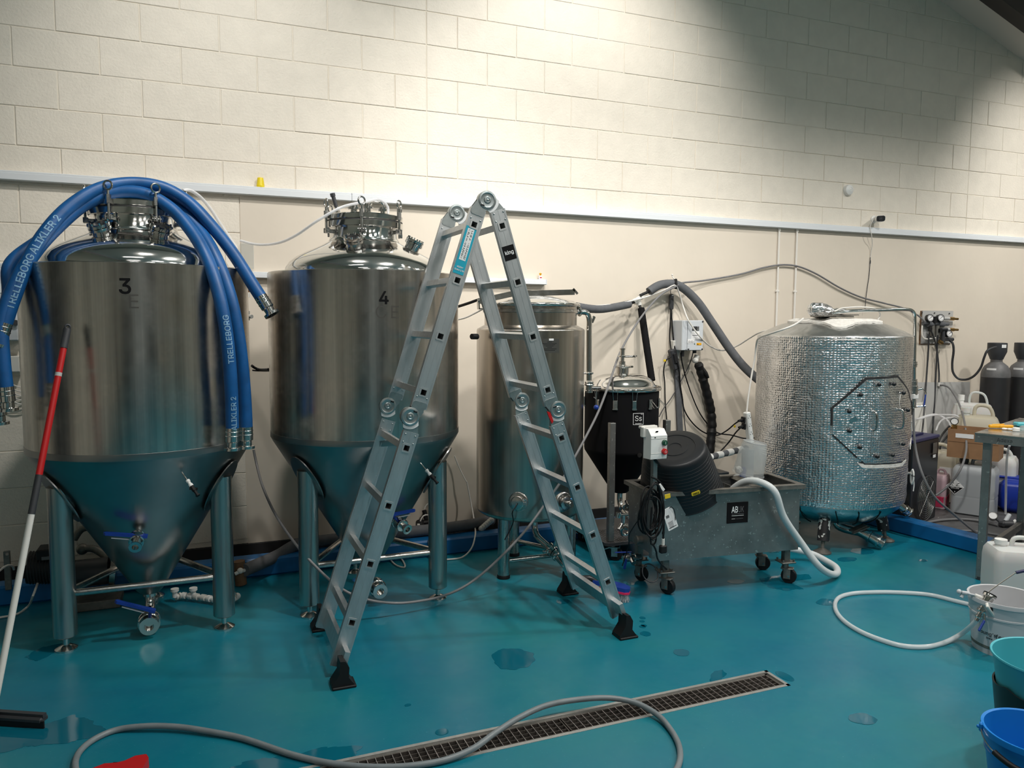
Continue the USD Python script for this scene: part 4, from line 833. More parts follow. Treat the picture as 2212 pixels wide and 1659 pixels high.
rim = Polygon([(-.024, -.024), (CLn+.024, -.024), (CLn+.024, CWd+.024), (-.024, CWd+.024)]).difference(sbox(.018, .018, CLn-.018, CWd-.018))
rm = B().prism(rim, CLc(0, 0, CZ1-.002), cu, cv, .006); rm.prism(rim.buffer(0).intersection(shapely.union_all([sbox(-.03, -.03, CLn+.03, -.021), sbox(-.03, CWd+.021, CLn+.03, CWd+.03), sbox(-.03, -.03, -.021, CWd+.03), sbox(CLn+.021, -.03, CLn+.03, CWd+.03)])), CLc(0, 0, CZ1-.02), cu, cv, .02)
put(rm, 'rim', 'cartrim', CT)
for u_ in (.36, .72): put(B().add(trimesh.Trimesh(*(lambda m: (m.vertices, m.faces))(place(trimesh.creation.extrude_polygon(Polygon([(-.03, 0), (0, .022), (.03, 0), (.026, -.003), (0, .017), (-.026, -.003)]), CWd-.0, engine='earcut'), axes(cu, (0, 0, 1), -cv), CLc(u_, CWd, CZ1-.012))), process=False)), 'cross_angle', 'cartrim', CT)
put(cbox(B(), .615, .619, t_, CWd-t_, CZ0+.02, CZ1-.03), 'divider', 'cart', CT)
pn = put(cbox(B(), .475, .615, -.003, 0, .408, .533, .001), 'maker_plate', 'print', CT, label='square black plate with pale lettering')
for s, h, u_, z_, w_, m_ in (('AB', .036, .525, .490, .042, 'whiteprint'), ('UK', .036, .5675, .490, .036, 'greyprint')):
    put(text(s, h, CLc(u_, -.0032, z_), cu, (0, 0, 1), .0005, bold=s == 'AB', w=w_), 'lettering', m_, pn)
b = B(); cbox(b, .506, .587, -.0036, -.003, .452, .4545); put(b, 'rule_line', 'whiteprint', pn)
b = B(); cbox(b, .506, .587, -.0036, -.003, .462, .4645); cbox(b, .536, .582, -.0036, -.003, .4335, .4352); put(b, 'small_print', 'greyprint', pn, kind='stuff')
b = B(); cbox(b, .506, .530, -.0036, -.003, .4335, .4352); put(b, 'rule_line', 'whiteprint', pn)
for k, (u_, v_, yw) in enumerate(((.112, .06, -62), (.915, .045, -48), (.06, .31, -70), (.90, .30, -30))):
    c = CLc(u_, v_)
    b = B().box(c+[0, 0, (CZ0+.135)/2], (.04, .04, CZ0-.135+.03), .003, CR).box(c+[0, 0, .132], (.095, .085, .008), .002, CR)
    for sx in (-1, 1):
        for sy in (-1, 1): b.cyl(c+cu*sx*.036+cv*sy*.032+[0, 0, .13], c+cu*sx*.036+cv*sy*.032+[0, 0, .15], .006, 6)
    put(b, 'leg', 'cartrim', CT); caster(CT, c[0], c[1], .13, .046, yw, True)
put(B().cyl(CLc(-.035, .14, .305), CLc(.005, .14, .305), .022, 18).cyl(CLc(-.04, .14, .305), CLc(-.03, .14, .305), .027, 18), 'side_port', 'cartrim', CT)
q = CLc(-.02, .26, .16)
v = put(B().cyl(q-cu*.05, q+cu*.07, .017, 14).cyl(q-cu*.03, q-cu*.01, .024, 14).cyl(q+cu*.03, q+cu*.05, .024, 14).cyl(q, q+[0, 0, .035], .009, 10).cyl(q, q-cv*.05-[0, 0, .02], .015, 12), 'drain_valve', 'steel', CT)
put(B().beam(q+[0, 0, .035]+cu*.01, q+[0, 0, .04]-cu*.10, .014, .006, ch=.002).beam(q-cu*.035-cv*.02+[0, 0, .0], q-cu*.045-cv*.02-[0, 0, .06], .014, .006, (0, 1, 0)), 'lever', 'blue', v)
# post with the switch box
PT = P(1411, 1100, 3.655)[:2]
put(B().beam([*PT, .245], [*PT, .93], .032, .024, (0, 1, 0), .002).beam([PT[0]-.012, PT[1]-.014, .245], [PT[0]-.012, PT[1]-.014, .9], .006, .006, (0, 1, 0)), 'post', 'cart', CT)
put(B().tube([[PT[0]-.02, PT[1]-.02, .83], [PT[0]+.01, PT[1]-.025, .80], [PT[0]+.03, PT[1]-.02, .78]], .007, 8).tube([[PT[0]-.03, PT[1]-.02, .72], [PT[0]+.005, PT[1]-.025, .705], [PT[0]+.05, PT[1]-.02, .66]], .005, 8), 'cable_tie', 'black', CT)
c = (P(1399, 930, 3.62)+P(1437, 986, 3.62))/2; c[1] = 3.635
WB = thing('switch_starter', 'white starter box with one green and one red button on the trough post', 'switch', c)
x0, x1, z0, z1 = c[0]-.045, c[0]-.060, c[2]-.085, c[2]+.085
b = B().prism(Polygon([(0, z0), (.075, z0+.004), (.078, z0+.03), (.078, z1-.035), (.045, z1), (0, z1)]), (x1+.105, 3.66, 0), (0, -1, 0), (0, 0, 1), .105)
put(b, 'case', 'white', WB, smooth=20)
yf = 3.66-.078
put(B().bx(x1-.001, x1+.001, 0, 0.001, 0, .001) if False else B().bx(x1, x1+.104, yf-.001, yf+.002, z1-.052, z1-.049).bx(x1, x1+.104, yf-.001, yf+.002, z0+.034, z0+.037), 'seam', 'offwhite', WB)
gx = x1+.085
g = put(B().lathe([(.016, 0), (.016, .012), (.013, .016), (0, .016)], (gx, yf, z1-.075), (0, -1, 0), 22), 'green_button', 'green', WB)
put(B().bx(gx-.001, gx+.001, yf-.0175, yf-.016, z1-.083, z1-.067), 'mark', 'whiteprint', g)
r_ = put(B().lathe([(.017, 0), (.017, .012), (.014, .018), (0, .018)], (gx, yf, z1-.125), (0, -1, 0), 22), 'red_button', 'red', WB)
put(B().torus((gx, yf-.0185, z1-.125), (0, 1, 0), .006, .001, 18, 6), 'mark', 'whiteprint', r_)
put(B().bx(x1+.022, x1+.03, yf-.001, yf, z1-.047, z1-.041), 'emblem', 'print', WB)
put(B().box((x1+.045, 3.66-.0622, z1-.0165), (.016, .020, .0008), 0, axes((1, 0, 0), (0, -.68, .73), (0, -.73, -.68))), 'mark', 'print', WB)
put(B().bx(x1-.018, x1+.0, 3.635, 3.67, z1-.05, z1+.008, .004).bx(x1-.018, x1+.09, 3.655, 3.69, z1-.004, z1+.012, .004), 'back_bracket', 'offwhite', WB)
# cable coil on the post
cc = P(1402, 1102, 3.60); b = B(); r3 = random.Random(11)
for i in range(11):
    w_, h_ = .058+r3.uniform(-.012, .02), .115+r3.uniform(-.02, .045); ox, oz = r3.uniform(-.014, .012), r3.uniform(-.03, .012); th = np.linspace(0, 2*np.pi, 33); tl = r3.uniform(-.25, .25)
    pts = np.stack([ox+w_*np.cos(th)+tl*h_*np.sin(th)*.25, -.012*np.cos(th*2+i)-.018+.003*i*(-1)**i, oz+h_*np.sin(th)], 1)+cc
    b.tube(pts, .0048, 8)
b.tube([cc+[.02, -.02, -.02], cc+[.03, -.025, -.12], cc+[.035, -.02, -.18], cc+[.01, -.02, -.2], cc+[.0, -.02, -.1], cc+[.005, -.02, .02]], .0048, 8)
b.tube([cc+[.015, -.02, -.19], cc+[.045, -.01, -.235], cc+[.06, 0, -.28], CLc(.112, .035, .15)], .005, 8)
b.tube([cc+[-.05, .02, -.05], cc+[-.07, .08, -.14], CLc(-.06, .2, .25), CLc(-.08, .24, .12)], .003, 6)
single(b, 'cable_coil', 'black', 'coil of black cable hung on the trough post under the starter box', 'cable')
single(B().tube(spline([CLc(.02, .11, .135)+np.array([.05*math.cos(a)-.02, .03*math.sin(a)-.07, .045*math.sin(a)]) for a in np.linspace(0, 2*np.pi, 16)], .01), .004, 8, straight=True), 'cable_loop', 'charcoal', 'small dark cable loop hanging below the left end of the trough', 'cable')
q = P(1432, 1186, 3.58); pg = thing('mains_plug', 'black mains plug hanging at the lower left corner of the trough front', 'plug', q)
put(B().box(q, (.042, .03, .046), .006), 'body', 'black', pg); put(B().cyl(q+[0, 0, .02], q+[0, 0, .06], .009, 10), 'neck', 'offwhite', pg); put(B().tube([q+[0, 0, .06], q+[.002, 0, .11], q+[.003, 0, .2]], .006, 8).cyl(q+[0, 0, .085], q+[.001, 0, .1], .0075, 8), 'lead', 'black', pg)
q = P(1447, 1120, 3.575); tg = thing('hang_tag', 'white printed tag hanging on a black loop from the cable coil', 'tag', q)
tu, tv = unit(np.array([.94, -.03, .36])), unit(np.array([-.36, 0, .93]))
put(B().prism(Polygon([(-.030, -.062), (.030, -.062), (.030, .045), (.018, .062), (-.018, .062), (-.030, .045)]).buffer(.003), q, tu, tv, -.006 if False else .004), 'card', 'paper', tg)
nn = np.cross(tu, tv)
b = B()
for i in range(7): b.box(q+tv*(-.018-.006*i)-tu*.006+nn*.0045, (.032-.002*(i % 3), .0018, .0006), 0, axes(tu, tv, nn))
b.box(q-tv*.052+nn*.0045, (.05, .004, .0006), 0, axes(tu, tv, nn)); b.box(q+tv*.018-tu*.012+nn*.0045, (.02, .016, .0006), 0, axes(tu, tv, nn))
put(b, 'print', 'greyprint', tg, kind='stuff')
put(B().tube([q+tv*.04+tu*.01-nn*.008, q+tv*.07+tu*.02+nn*.01, q+tu*.035+tv*.05+nn*.012, q+tu*.025-tv*.02+nn*.01], .002, 6), 'loop', 'black', tg)
single(B().box(P(1429, 1053, 3.585), (.018, .008, .05), .002, rot((0, 1, 0), -40)[:3, :3]), 'white_clip', 'white', 'small white clip on the cable just above the yellow label', 'clip')
single(B().box(P(1442, 1072, 3.58), (.038, .003, .026), .002, rot((0, 1, 0), -8)[:3, :3]), 'yellow_flag', 'sticker_y', 'small yellow flag label on the coiled cable at the trough', 'label')
# upturned black tub leaning in the trough
n_ = unit(np.array([-.37, -.31, .87])); C0 = P(1457, 966, 3.75); tx = unit(np.array([1, 0, .17])-n_*(np.array([1, 0, .17])@n_)); ty = np.cross(n_, tx)
prof = [(.244, -.315), (.250, -.318), (.253, -.312), (.248, -.305), (.228, -.22), (.205, -.11), (.186, -.03), (.178, -.010), (.165, 0), (.12, .001), (.118, -.002), (.08, -.002), (.078, .001), (.04, .001), (.038, -.002), (0, -.002)]
TU = thing('flexible_tub', 'black rubber tub turned upside down over the left half of the trough', 'tub', C0)
m = revolve(prof, 72); a_ = np.arctan2(m.vertices[:, 1], m.vertices[:, 0]); low = m.vertices[:, 2] < -.28
m.vertices[low, 2] -= .030*np.exp(-((a_[low]+.60)/.5)**2); put(B().add(place(m, axes(tx, ty, n_), C0)), 'body', 'gorilla', TU, smooth=40)
b = B()
for z in np.linspace(-.05, -.27, 12):
    r = np.interp(-z, [0, .03, .11, .22, .315], [.17, .186, .205, .228, .249]); b.torus(C0+n_*z, n_, r, .0014, 64, 4)
put(b, 'ribs', 'gorilla', TU, kind='stuff')
dv = lambda a, z, o=0.0: C0 + n_*z + (np.interp(-z, [0, .03, .11, .22, .315], [.17, .186, .205, .228, .249])+o)*(math.cos(a)*tx+math.sin(a)*ty)
al = -1.72; lz = -.19
nl = unit(dv(al, lz, 1)-dv(al, lz)); sl = unit(dv(al+.02, lz)-dv(al-.02, lz)); ul = unit(dv(al, lz+.01)-dv(al, lz-.01))
lab = put(B().prism(sbox(-.020, -.004, .020, .004).buffer(.007, 6), dv(al, lz, -.001), sl, ul, .0045), 'yellow_label', 'sticker_y', TU)
put(text('91061', .0105, dv(al, lz, .0042), -sl, -ul, .0008, bold=True, w=.036), 'lettering', 'print', lab)
# milky jug upturned on a clear pipe, standing in the trough
jc = P(1626, 980, 3.82); pc = np.array([P(1614, 1030, 3.83)[0], 3.83, 0])
pp = thing('sight_tube', 'wide clear plastic pipe standing upright in the trough under the milky jug', 'pipe', (pc[0], pc[1], CZ0))
put(B().lathe([(.034, CZ0+.03), (.037, CZ0+.03), (.040, .80), (.037, .80), (.034, CZ0+.03)], (pc[0], pc[1], 0), seg=28), 'pipe', 'milky', pp)
ju = thing('measuring_jug', 'milky plastic jug upturned on a clear pipe at the trough', 'jug', jc)
jn = unit(np.array([.13, -.12, 1])); top = P(1631, 956, 3.80)
put(B().lathe([(.094, -.205), (.098, -.207), (.099, -.200), (.094, -.195), (.088, -.08), (.078, -.015), (.070, 0), (0, .0), (0, -.004), (.067, -.004), (.085, -.08), (.091, -.195)], top, jn, 48), 'body', 'milky', ju)
put(B().torus(top+jn*.001, jn, .070, .002, 36, 6), 'foot_ring', 'hdpegrey', ju)
put(B().prism(Polygon([(-.02, 0), (.02, 0), (.0, .045)]), top-jn*.2+np.array([-.085, -.02, 0]), (0, 1, 0), (-1, 0, -.1), .004), 'spout', 'milky', ju)
q = P(1603, 1028, 3.86)
bl = thing('blue_bag', 'crumpled blue bag with a white knot hanging inside the trough', 'bag', q)
m = trimesh.creation.icosphere(3, .05); m.apply_scale((.45, .4, 1.35)); m.vertices += .012*(meshkit.fbm(m.vertices*40)[:, None]-.5)*m.vertex_normals; put(B().add(place(m, rot((0, 1, 0), 14)[:3, :3], q-[.0, 0, .01])), 'bag', 'blue', bl)
m = trimesh.creation.icosphere(3, .024); m.vertices += .016*(meshkit.fbm(m.vertices*60, seed=4)[:, None]-.5)*m.vertex_normals; put(B().add(place(m, None, P(1596, 1015, 3.87))), 'knot', 'crust', bl)
# thick white hose from the trough to the floor and back under it
hp = [CLc(.575, .20, .50), CLc(.61, .13, .595), CLc(.645, .06, .642), CLc(.685, -.02, .648), CLc(.73, -.08, .612), P(1692, 1115, 3.50), P(1730, 1172, 3.50), P(1768, 1222, 3.46), P(1795, 1240, 3.50), P(1808, 1238, 3.55), P(1806, 1226, 3.63), P(1785, 1212, 3.75), P(1755, 1197, 3.86), P(1710, 1186, 3.92), P(1680, 1184, 3.95)]
hp = [np.array([*q[:2], max(q[2], .023)]) for i, q in enumerate(hp)]
hh = thing('drain_hose', 'thick white hose arching out of the trough and looping on the floor', 'hose', hp[8])
put(B().tube(hp, .021, 16), 'hose_wall', 'whitehose', hh)
put(B().cyl(hp[-1]+[.0, 0, 0], hp[-1]-cu*.06, .028, 16).cyl(hp[-1]-cu*.05, hp[-1]-cu*.075+[0, 0, .02], .022, 14), 'coupling', 'steel', hh)

# ================================================================ controller, leads and lagged pipes on the wall
q = W(1490, 726); CB = thing('wall_controller', 'pale grey control box with a small dark screen fixed to the wall', 'controller', q)
x0, x1, z0, z1 = P(1474, 700, D-.16)[0], P(1518, 700, D-.16)[0], P(1500, 757, D-.16)[2], P(1500, 692, D-.16)[2]
put(B().bx(x0, x1, D-.16, D-.003, z0, z1, .005), 'case', 'pale', CB); put(B().bx(x0+.045, x1, D-.172, D-.158, z0, z1, .005), 'cover', 'pale', CB)
put(B().bx(x0+.033, x0+.040, D-.165, D-.158, z0+.01, z1-.005), 'hinge_strip', 'trunk', CB)
yq = D-.173
zz = lambda f: z0+(z1-z0)*f; xx = lambda f: x0+.045+(x1-x0-.045)*f
sc = put(B().bx(xx(.28), xx(.70), yq-.002, yq+.003, zz(.66), zz(.80), .001), 'screen', 'blackgloss', CB)
put(B().bx(xx(.58), xx(.66), yq-.0026, yq-.002, zz(.69), zz(.70)).bx(xx(.58), xx(.66), yq-.0026, yq-.002, zz(.73), zz(.74)).bx(xx(.58), xx(.66), yq-.0026, yq-.002, zz(.77), zz(.78)), 'indicators', 'offwhite', sc, kind='stuff')
pp_ = put(B().bx(xx(.22), xx(.74), yq-.0015, yq+.002, zz(.36), zz(.63)), 'paper_label', 'paper', CB)
put(B().bx(xx(.28), xx(.68), yq-.002, yq-.0014, zz(.495), zz(.51)), 'small_print', 'greyprint', pp_)
pp_ = put(B().bx(xx(.0), xx(.42), yq-.0012, yq+.002, zz(.24), zz(.38)), 'instruction_label', 'paper', CB)
b = B()
for i in range(12): b.bx(xx(.02+.034*i), xx(.04+.034*i), yq-.0018, yq-.001, zz(.26), zz(.27+.09*((i*7) % 5)/5))
put(b, 'small_print', 'greyprint', pp_, kind='stuff')
yl = put(B().bx(xx(.58), xx(.88), yq-.0015, yq+.002, zz(.18), zz(.25)), 'warning_label', 'amber', CB); put(B().prism(Polygon([(0, 0), (.012, 0), (.006, .010)]), (xx(.61), yq-.0015, zz(.19)), (1, 0, 0), (0, 0, 1), .0006), 'triangle', 'print', yl)
put(B().bx(xx(.43), xx(.47), yq-.002, yq, zz(.20), zz(.24)), 'indicator', 'green', CB)
for (fx, fz) in ((.06, .96), (.94, .96), (.06, .04), (.94, .04)): put(B().cyl((xx(fx), yq-.003, zz(fz)), (xx(fx), yq+.004, zz(fz)), .007, 10), 'screw', 'charcoal', CB)
put(B().cyl((x0+.05, D-.10, z0-.05), (x0+.05, D-.10, z0), .013, 12).cyl((x0+.16, D-.10, z0-.02), (x0+.16, D-.10, z0), .011, 12).cyl((x1-.03, D-.10, z0-.025), (x1-.03, D-.10, z0), .016, 12), 'cable_glands', 'charcoal', CB, kind='stuff')
zP = lambda *pts: [W(x, y, o) for x, y, o in pts]
lead = lambda pts, r, m, lab, name='cable': single(B().tube(zP(*pts), r, 8), name, m, lab, 'cable')
# lagged grey pipes meeting at the hook
gp = thing('lagged_pipe', 'grey foam lagged pipe from the hook down to the foil tank', 'pipe', W(1460, 618))
pts = zP((1402, 630, .12), (1425, 616, .12), (1455, 613, .10), (1475, 622, .10), (1505, 650, .12), (1540, 700, .16), (1575, 752, .22), (1605, 790, .3), (1640, 822, .42))
put(B().tube(pts[:3], .034, 18), 'foam', 'pipegrey', gp); put(B().tube(pts[2:], .034, 18), 'foam', 'pipegrey', gp); put(B().tube([pts[0]+[-.08, 0, -.03], pts[0]+[.05, 0, .02]], .011, 10, straight=True), 'inner_pipe', 'black', gp)
gq = thing('lagged_pipe', 'grey foam lagged pipe running left from the tee to the middle tank', 'pipe', W(1300, 664))
put(B().tube(zP((1244, 662, .40), (1290, 668, .28), (1325, 664, .2), (1359, 657, .13)), .030, 18), 'foam', 'pipegrey', gq); put(B().tube(zP((1350, 659, .13), (1372, 652, .1)), .011, 10, straight=True), 'inner_pipe', 'black', gq)
tee = thing('pipe_tee', 'white plastic tee fitting joining the lagged pipes on the wall', 'fitting', W(1378, 648))
b = B().cyl(W(1370, 652, .1), W(1387, 639, .1), .018, 14).cyl(W(1369, 653, .1), W(1374, 649, .1), .024, 14).cyl(W(1383, 642, .1), W(1388, 638, .1), .024, 14).cyl(W(1379, 646, .1), W(1381, 657, .1), .016, 14).cyl(W(1380, 653, .1), W(1381, 659, .1), .021, 14); put(b, 'body', 'offwhite', tee)
put(B().tube(zP((1381, 657, .1), (1384, 668, .12)), .011, 10, straight=True), 'pipe_end', 'black', tee)
bp = thing('lagged_pipe', 'straight black lagged pipe dropping from the tee to the small fermenter', 'pipe', W(1400, 740))
put(B().tube(zP((1385, 667, .12), (1392, 715, .2), (1408, 822, .36)), .027, 18), 'foam', 'fabric', bp)
hk = thing('pipe_hook', 'small wall hook holding the lagged pipes by a black tie', 'hook', W(1457, 612))
put(B().tube(zP((1459, 607, .05), (1455, 601, .06), (1452, 597, .05)), .005, 8).sph(W(1452, 594, .05), .008), 'hook', 'offwhite', hk); put(B().tube(zP((1460, 604, .12), (1461, 612, .15), (1460, 624, .14)), .009, 10).box(W(1459, 607, .12), (.018, .03, .03), .003), 'tie', 'black', hk)
# inline power supplies and leads
q = W(1450, 652, .04); ps = thing('power_supply', 'slim dark power adaptor hanging below the hook', 'adaptor', q)
put(B().box(q, (.038, .03, .125), .008), 'case', 'charcoal', ps); put(B().tube(zP((1451, 638, .04), (1448, 630, .05), (1452, 622, .08)), .003, 6), 'lead', 'cablegrey', ps); put(B().cyl(q-[0, 0, .06], q-[0, 0, .085], .008, 10), 'strain_relief', 'black', ps); put(B().bx(q[0]-.006, q[0]+.012, q[1]-.0165, q[1]-.014, q[2]+.047, q[2]+.055), 'white_mark', 'paper', ps)
q = W(1456, 776, .06); ps = thing('power_supply', 'dark power adaptor hanging aslant beside the wall controller', 'adaptor', q)
R = rot((0, 1, 0), -16)[:3, :3].T if False else rot((0, 1, 0), 16)[:3, :3].T
put(B().box(q, (.062, .05, .17), .008, R), 'case', 'charcoal', ps); put(B().box(q+[-.004, -.028, .01], (.04, .02, .09), .008, R), 'raised_panel', 'blackgloss', ps)
lead([(1449, 672, .04), (1448, 700, .03), (1447, 730, .03), (1450, 757, .05)], .005, 'black', 'left black lead between the two power adaptors')
lead([(1450, 672, .04), (1452, 700, .04), (1455, 735, .05), (1460, 765, .09), (1466, 795, .09), (1468, 815, .05), (1470, 835, .04), (1474, 860, .03), (1478, 885, .03), (1499, 917, .03), (1525, 936, .04), (1550, 940, .06), (1570, 930, .10), (1588, 915, .16), (1602, 906, .22)], .0055, 'black', 'long black lead from the slim adaptor down to the upper plug of the power strip')
lead([(1449, 771, .07), (1440, 777, .06), (1434, 795, .05), (1436, 830, .04), (1437, 870, .04), (1440, 905, .04), (1442, 945, .04)], .005, 'black', 'black lead with a yellow flag dropping left of the wall controller')
single(B().box(W(1436, 779, .06), (.025, .004, .018), .002), 'yellow_flag', 'sticker_y', 'yellow flag label on the lead left of the wall controller', 'label')
lead([(1471, 762, .10), (1472, 775, .09), (1480, 810, .05), (1495, 855, .03), (1512, 893, .03), (1532, 920, .03), (1550, 935, .04), (1580, 940, .06), (1608, 947, .12), (1630, 946, .25)], .0055, 'black', 'black lead from under the wall controller to the foil tank')
lead([(1497, 762, .10), (1490, 785, .06), (1470, 825, .03), (1450, 860, .03), (1435, 880, .04), (1424, 900, .10)], .004, 'charcoal', 'thin dark lead crossing from the controller to the small black fermenter')
lead([(1466, 812, .04), (1470, 850, .03), (1477, 890, .03), (1480, 920, .03), (1484, 950, .03)], .0035, 'charcoal', 'thin dark lead falling beside the grey wall strut')
lead([(1248, 660, .36), (1300, 660, .26), (1350, 653, .16), (1400, 640, .13), (1440, 624, .13), (1458, 616, .15), (1466, 630, .12), (1475, 660, .10), (1486, 690, .20), (1495, 705, .20), (1510, 725, .20), (1535, 748, .12), (1560, 757, .12), (1590, 748, .2), (1620, 730, .35), (1642, 718, .5), (1665, 712, .6)], .006, 'whitecable', 'white cable along the grey lagged pipe, sagging past the wall controller')
lead([(1464, 617, .14), (1470, 612, .10), (1520, 606, .04), (1600, 592, .03), (1650, 578, .03), (1690, 572, .03), (1722, 575, .03), (1760, 590, .03), (1815, 622, .03), (1860, 642, .03), (1910, 655, .04), (1955, 667, .05), (1985, 683, .06), (1996, 694, .07)], .0075, 'cablegrey', 'grey cable swagged high along the wall from the hook to the gas panel', 'swagged_cable')
single(B().tube([W(1462, 618, .16), P(1430, 635, 5.1), P(1395, 672, 5.0), P(1362, 720, 4.85), P(1338, 765, 4.7), P(1322, 810, 4.5), P(1308, 850, 4.28), P(1290, 895, 4.18), P(1262, 950, 4.10), P(1240, 990, 4.06), P(1215, 1035, 4.04), P(1180, 1085, 4.04), P(1140, 1140, 4.0), P(1090, 1195, 3.98), P(1040, 1241, 3.99), P(998, 1270, 3.98), P(955, 1288, 3.97), P(910, 1298, 3.95), P(860, 1303, 3.93), P(805, 1298, 3.92), P(760, 1284, 3.93), P(725, 1263, 3.96), P(690, 1232, 4.02), P(655, 1195, 4.1), P(620, 1150, 4.25), P(590, 1102, 4.4), P(568, 1052, 4.55), P(556, 1010, 4.7), P(548, 972, 4.75)], .0075, 10), 'grey_hose', 'cablegrey', 'thin grey hose sagging from the wall hook past the fermenters and up behind fermenter 3', 'hose')
st = thing('wall_strut', 'flat grey steel strut running down the wall under the slanted adaptor', 'strut', W(1466, 880))
put(B().beam(W(1462, 790, .02), W(1470, 960, .02), .052, .022, (0, 1, 0), .003), 'strut', 'pipegrey', st)
put(B().bx(W(1452, 757, .05)[0], W(1466, 757, .05)[0], D-.07, D-.002, W(1460, 775)[2], W(1460, 735)[2], .006).tube(zP((1456, 745, .06), (1468, 740, .06), (1466, 750, .06)), .007, 8), 'bracket', 'offwhite', st)
fl_ = thing('taped_pipe', 'black taped pipe hanging from a white elbow under the wall controller', 'pipe', W(1520, 850))
put(B().tube(zP((1506, 768, .10), (1503, 775, .10), (1502, 782, .10)), .021, 12).sph(W(1502, 778, .10), .026), 'white_elbow', 'offwhite', fl_)
pts = zP((1508, 785, .10), (1516, 810, .09), (1527, 850, .07), (1536, 890, .07), (1538, 925, .08), (1534, 965, .10), (1532, 1000, .12)); path = spline(pts, .018); rr = .036+.006*np.sin(np.arange(len(path))*1.7)*np.array([r3.uniform(.2, 1) for _ in path]); rr[0] = .03
put(B().add(sweep(path, rr, 16)), 'tape_wrap', 'black', fl_, smooth=25); put(B().tube(zP((1518, 795, .12), (1524, 806, .13), (1530, 816, .13)), [.012, .018, .010], 8, straight=True), 'tape_tail', 'black', fl_)
# white and dark striped short pipe behind the jug
sp = thing('striped_pipe', 'short pipe wrapped in alternate white and grey tape, behind the tub', 'pipe', P(1560, 985, 4.6))
pa, pb_ = P(1524, 990, 4.55), P(1612, 968, 4.75)
for i in range(8):
    f0, f1 = i/8, (i+1)/8; m0, m1 = pa+(pb_-pa)*f0, pa+(pb_-pa)*f1; put(B().cyl(m0, m1, .026 if i % 2 == 0 else .023, 16), 'tape_band', 'white' if i % 2 == 0 else 'pipegrey', sp)
# power strip hanging from its flex
f0 = P(1633, 735, 4.52); q = P(1616, 918, 4.42); ps = thing('power_strip', 'white power strip hanging on its flex left of the foil tank', 'power strip', q)
top_, bot_ = P(1613, 890, 4.42), P(1620, 948, 4.42); up_ = unit(top_-bot_)
put(B().beam(bot_-up_*.03, top_, .038, .058 if False else .045, (0, 1, 0), .006), 'case', 'white', ps)
fx = unit(np.cross((0, 1, 0), up_)); b = B()
for f in (.2, .5, .8):
    c_ = top_+(bot_-top_)*f+np.array([0, -.0235, 0]); b.box(c_-fx*.009, (.005, .002, .005)).box(c_+fx*.009, (.005, .002, .005)).box(c_+up_*.015, (.006, .002, .004))
put(b, 'socket_slots', 'greyprint', ps, kind='stuff')
put(B().tube([top_, P(1616, 860, 4.44), P(1622, 820, 4.46), P(1630, 775, 4.48), P(1634, 742, 4.45), P(1640, 730, 4.3), P(1660, 722, 4.1), P(1690, 712, 4.0), P(1715, 702, 4.0), P(1735, 688, 4.05)], .0065, 8), 'flex', 'whitecable', ps)
for (x, y, lab) in ((1604, 907, 'black mains plug in the upper socket of the white power strip'), (1605, 921, 'black mains plug in the lower socket of the white power strip')):
    q = P(x, y, 4.42); g = thing('mains_plug', lab, 'plug', q)
    put(B().box(q+[.006, 0, 0], (.014, .045, .045), .005), 'base', 'black', g); put(B().cyl(q, q-[.045, .01, .005], .012, 10, .008), 'strain_relief', 'black', g)
lead([(1600, 924, .6), (1588, 936, .45), (1572, 958, .35), (1550, 980, .35), (1530, 990, .4)], .0055, 'black', 'black lead curving from the lower plug down behind the tub')
single(B().box(W(1587, 921, .16), (.022, .004, .02), .002, rot((0, 1, 0), 35)[:3, :3]), 'yellow_flag', 'sticker_y', 'yellow flag label on the lead beside the power strip', 'label')
bb_ = P(1552, 1018, 4.55); sh = thing('black_stand', 'low black stand seen between the tub and the trough back', 'stand', (bb_[0], bb_[1], 0))
put(B().bx(bb_[0]-.16, bb_[0]+.02, 4.45, 4.75, bb_[2]-.03, bb_[2]+.012, .004), 'top', 'blackgloss', sh)
for x in (bb_[0]-.15, bb_[0]+.005): put(B().bx(x-.012, x+.012, 4.46, 4.49, 0, bb_[2]-.02), 'leg', 'black', sh)

# ================================================================ foil wrapped tank
cf = np.array([4.283, 4.307, 0]); FR = .528; cdf = CAMDIR(cf)
FT = thing('foil_wrapped_tank', 'big tank wrapped in silver bubble foil with an octagonal hatch', 'tank', cf)
FPF = [(FR, .32), (FR, 1.50)]
th = np.linspace(0, 2*np.pi, 260, endpoint=False); zz_ = np.linspace(.325, 1.495, 120)
T_, Z_ = np.meshgrid(th, zz_, indexing='ij'); pn_ = np.stack([np.cos(T_)*FR, np.sin(T_)*FR, Z_], -1)
dr = .010*(meshkit.fbm(pn_*np.array([9, 9, 7]), 4, 3)-.5) + .004*(meshkit.noise(pn_*np.array([30, 30, 22]), 5)-.5) - .006*np.exp(-((Z_-.33)/.02)**2)
rr_ = FR+dr; V = np.stack([np.cos(T_)*rr_, np.sin(T_)*rr_, Z_ + .012*(meshkit.noise(np.stack([np.cos(T_)*3, np.sin(T_)*3, 0*Z_], -1), 8)-.5)*np.clip((.40-Z_)/.08, 0, 1)], -1).reshape(-1, 3)+cf
i, j = np.meshgrid(np.arange(260), np.arange(119), indexing='ij'); i2 = (i+1) % 260; n_ = 120
q = np.stack([i*n_+j, i2*n_+j, i2*n_+j+1, i*n_+j+1], -1).reshape(-1, 4)
put(trimesh.Trimesh(V, np.vstack([q[:, [0, 1, 2]], q[:, [0, 2, 3]]]), process=False), 'foil_jacket', 'foil', FT, smooth=True)
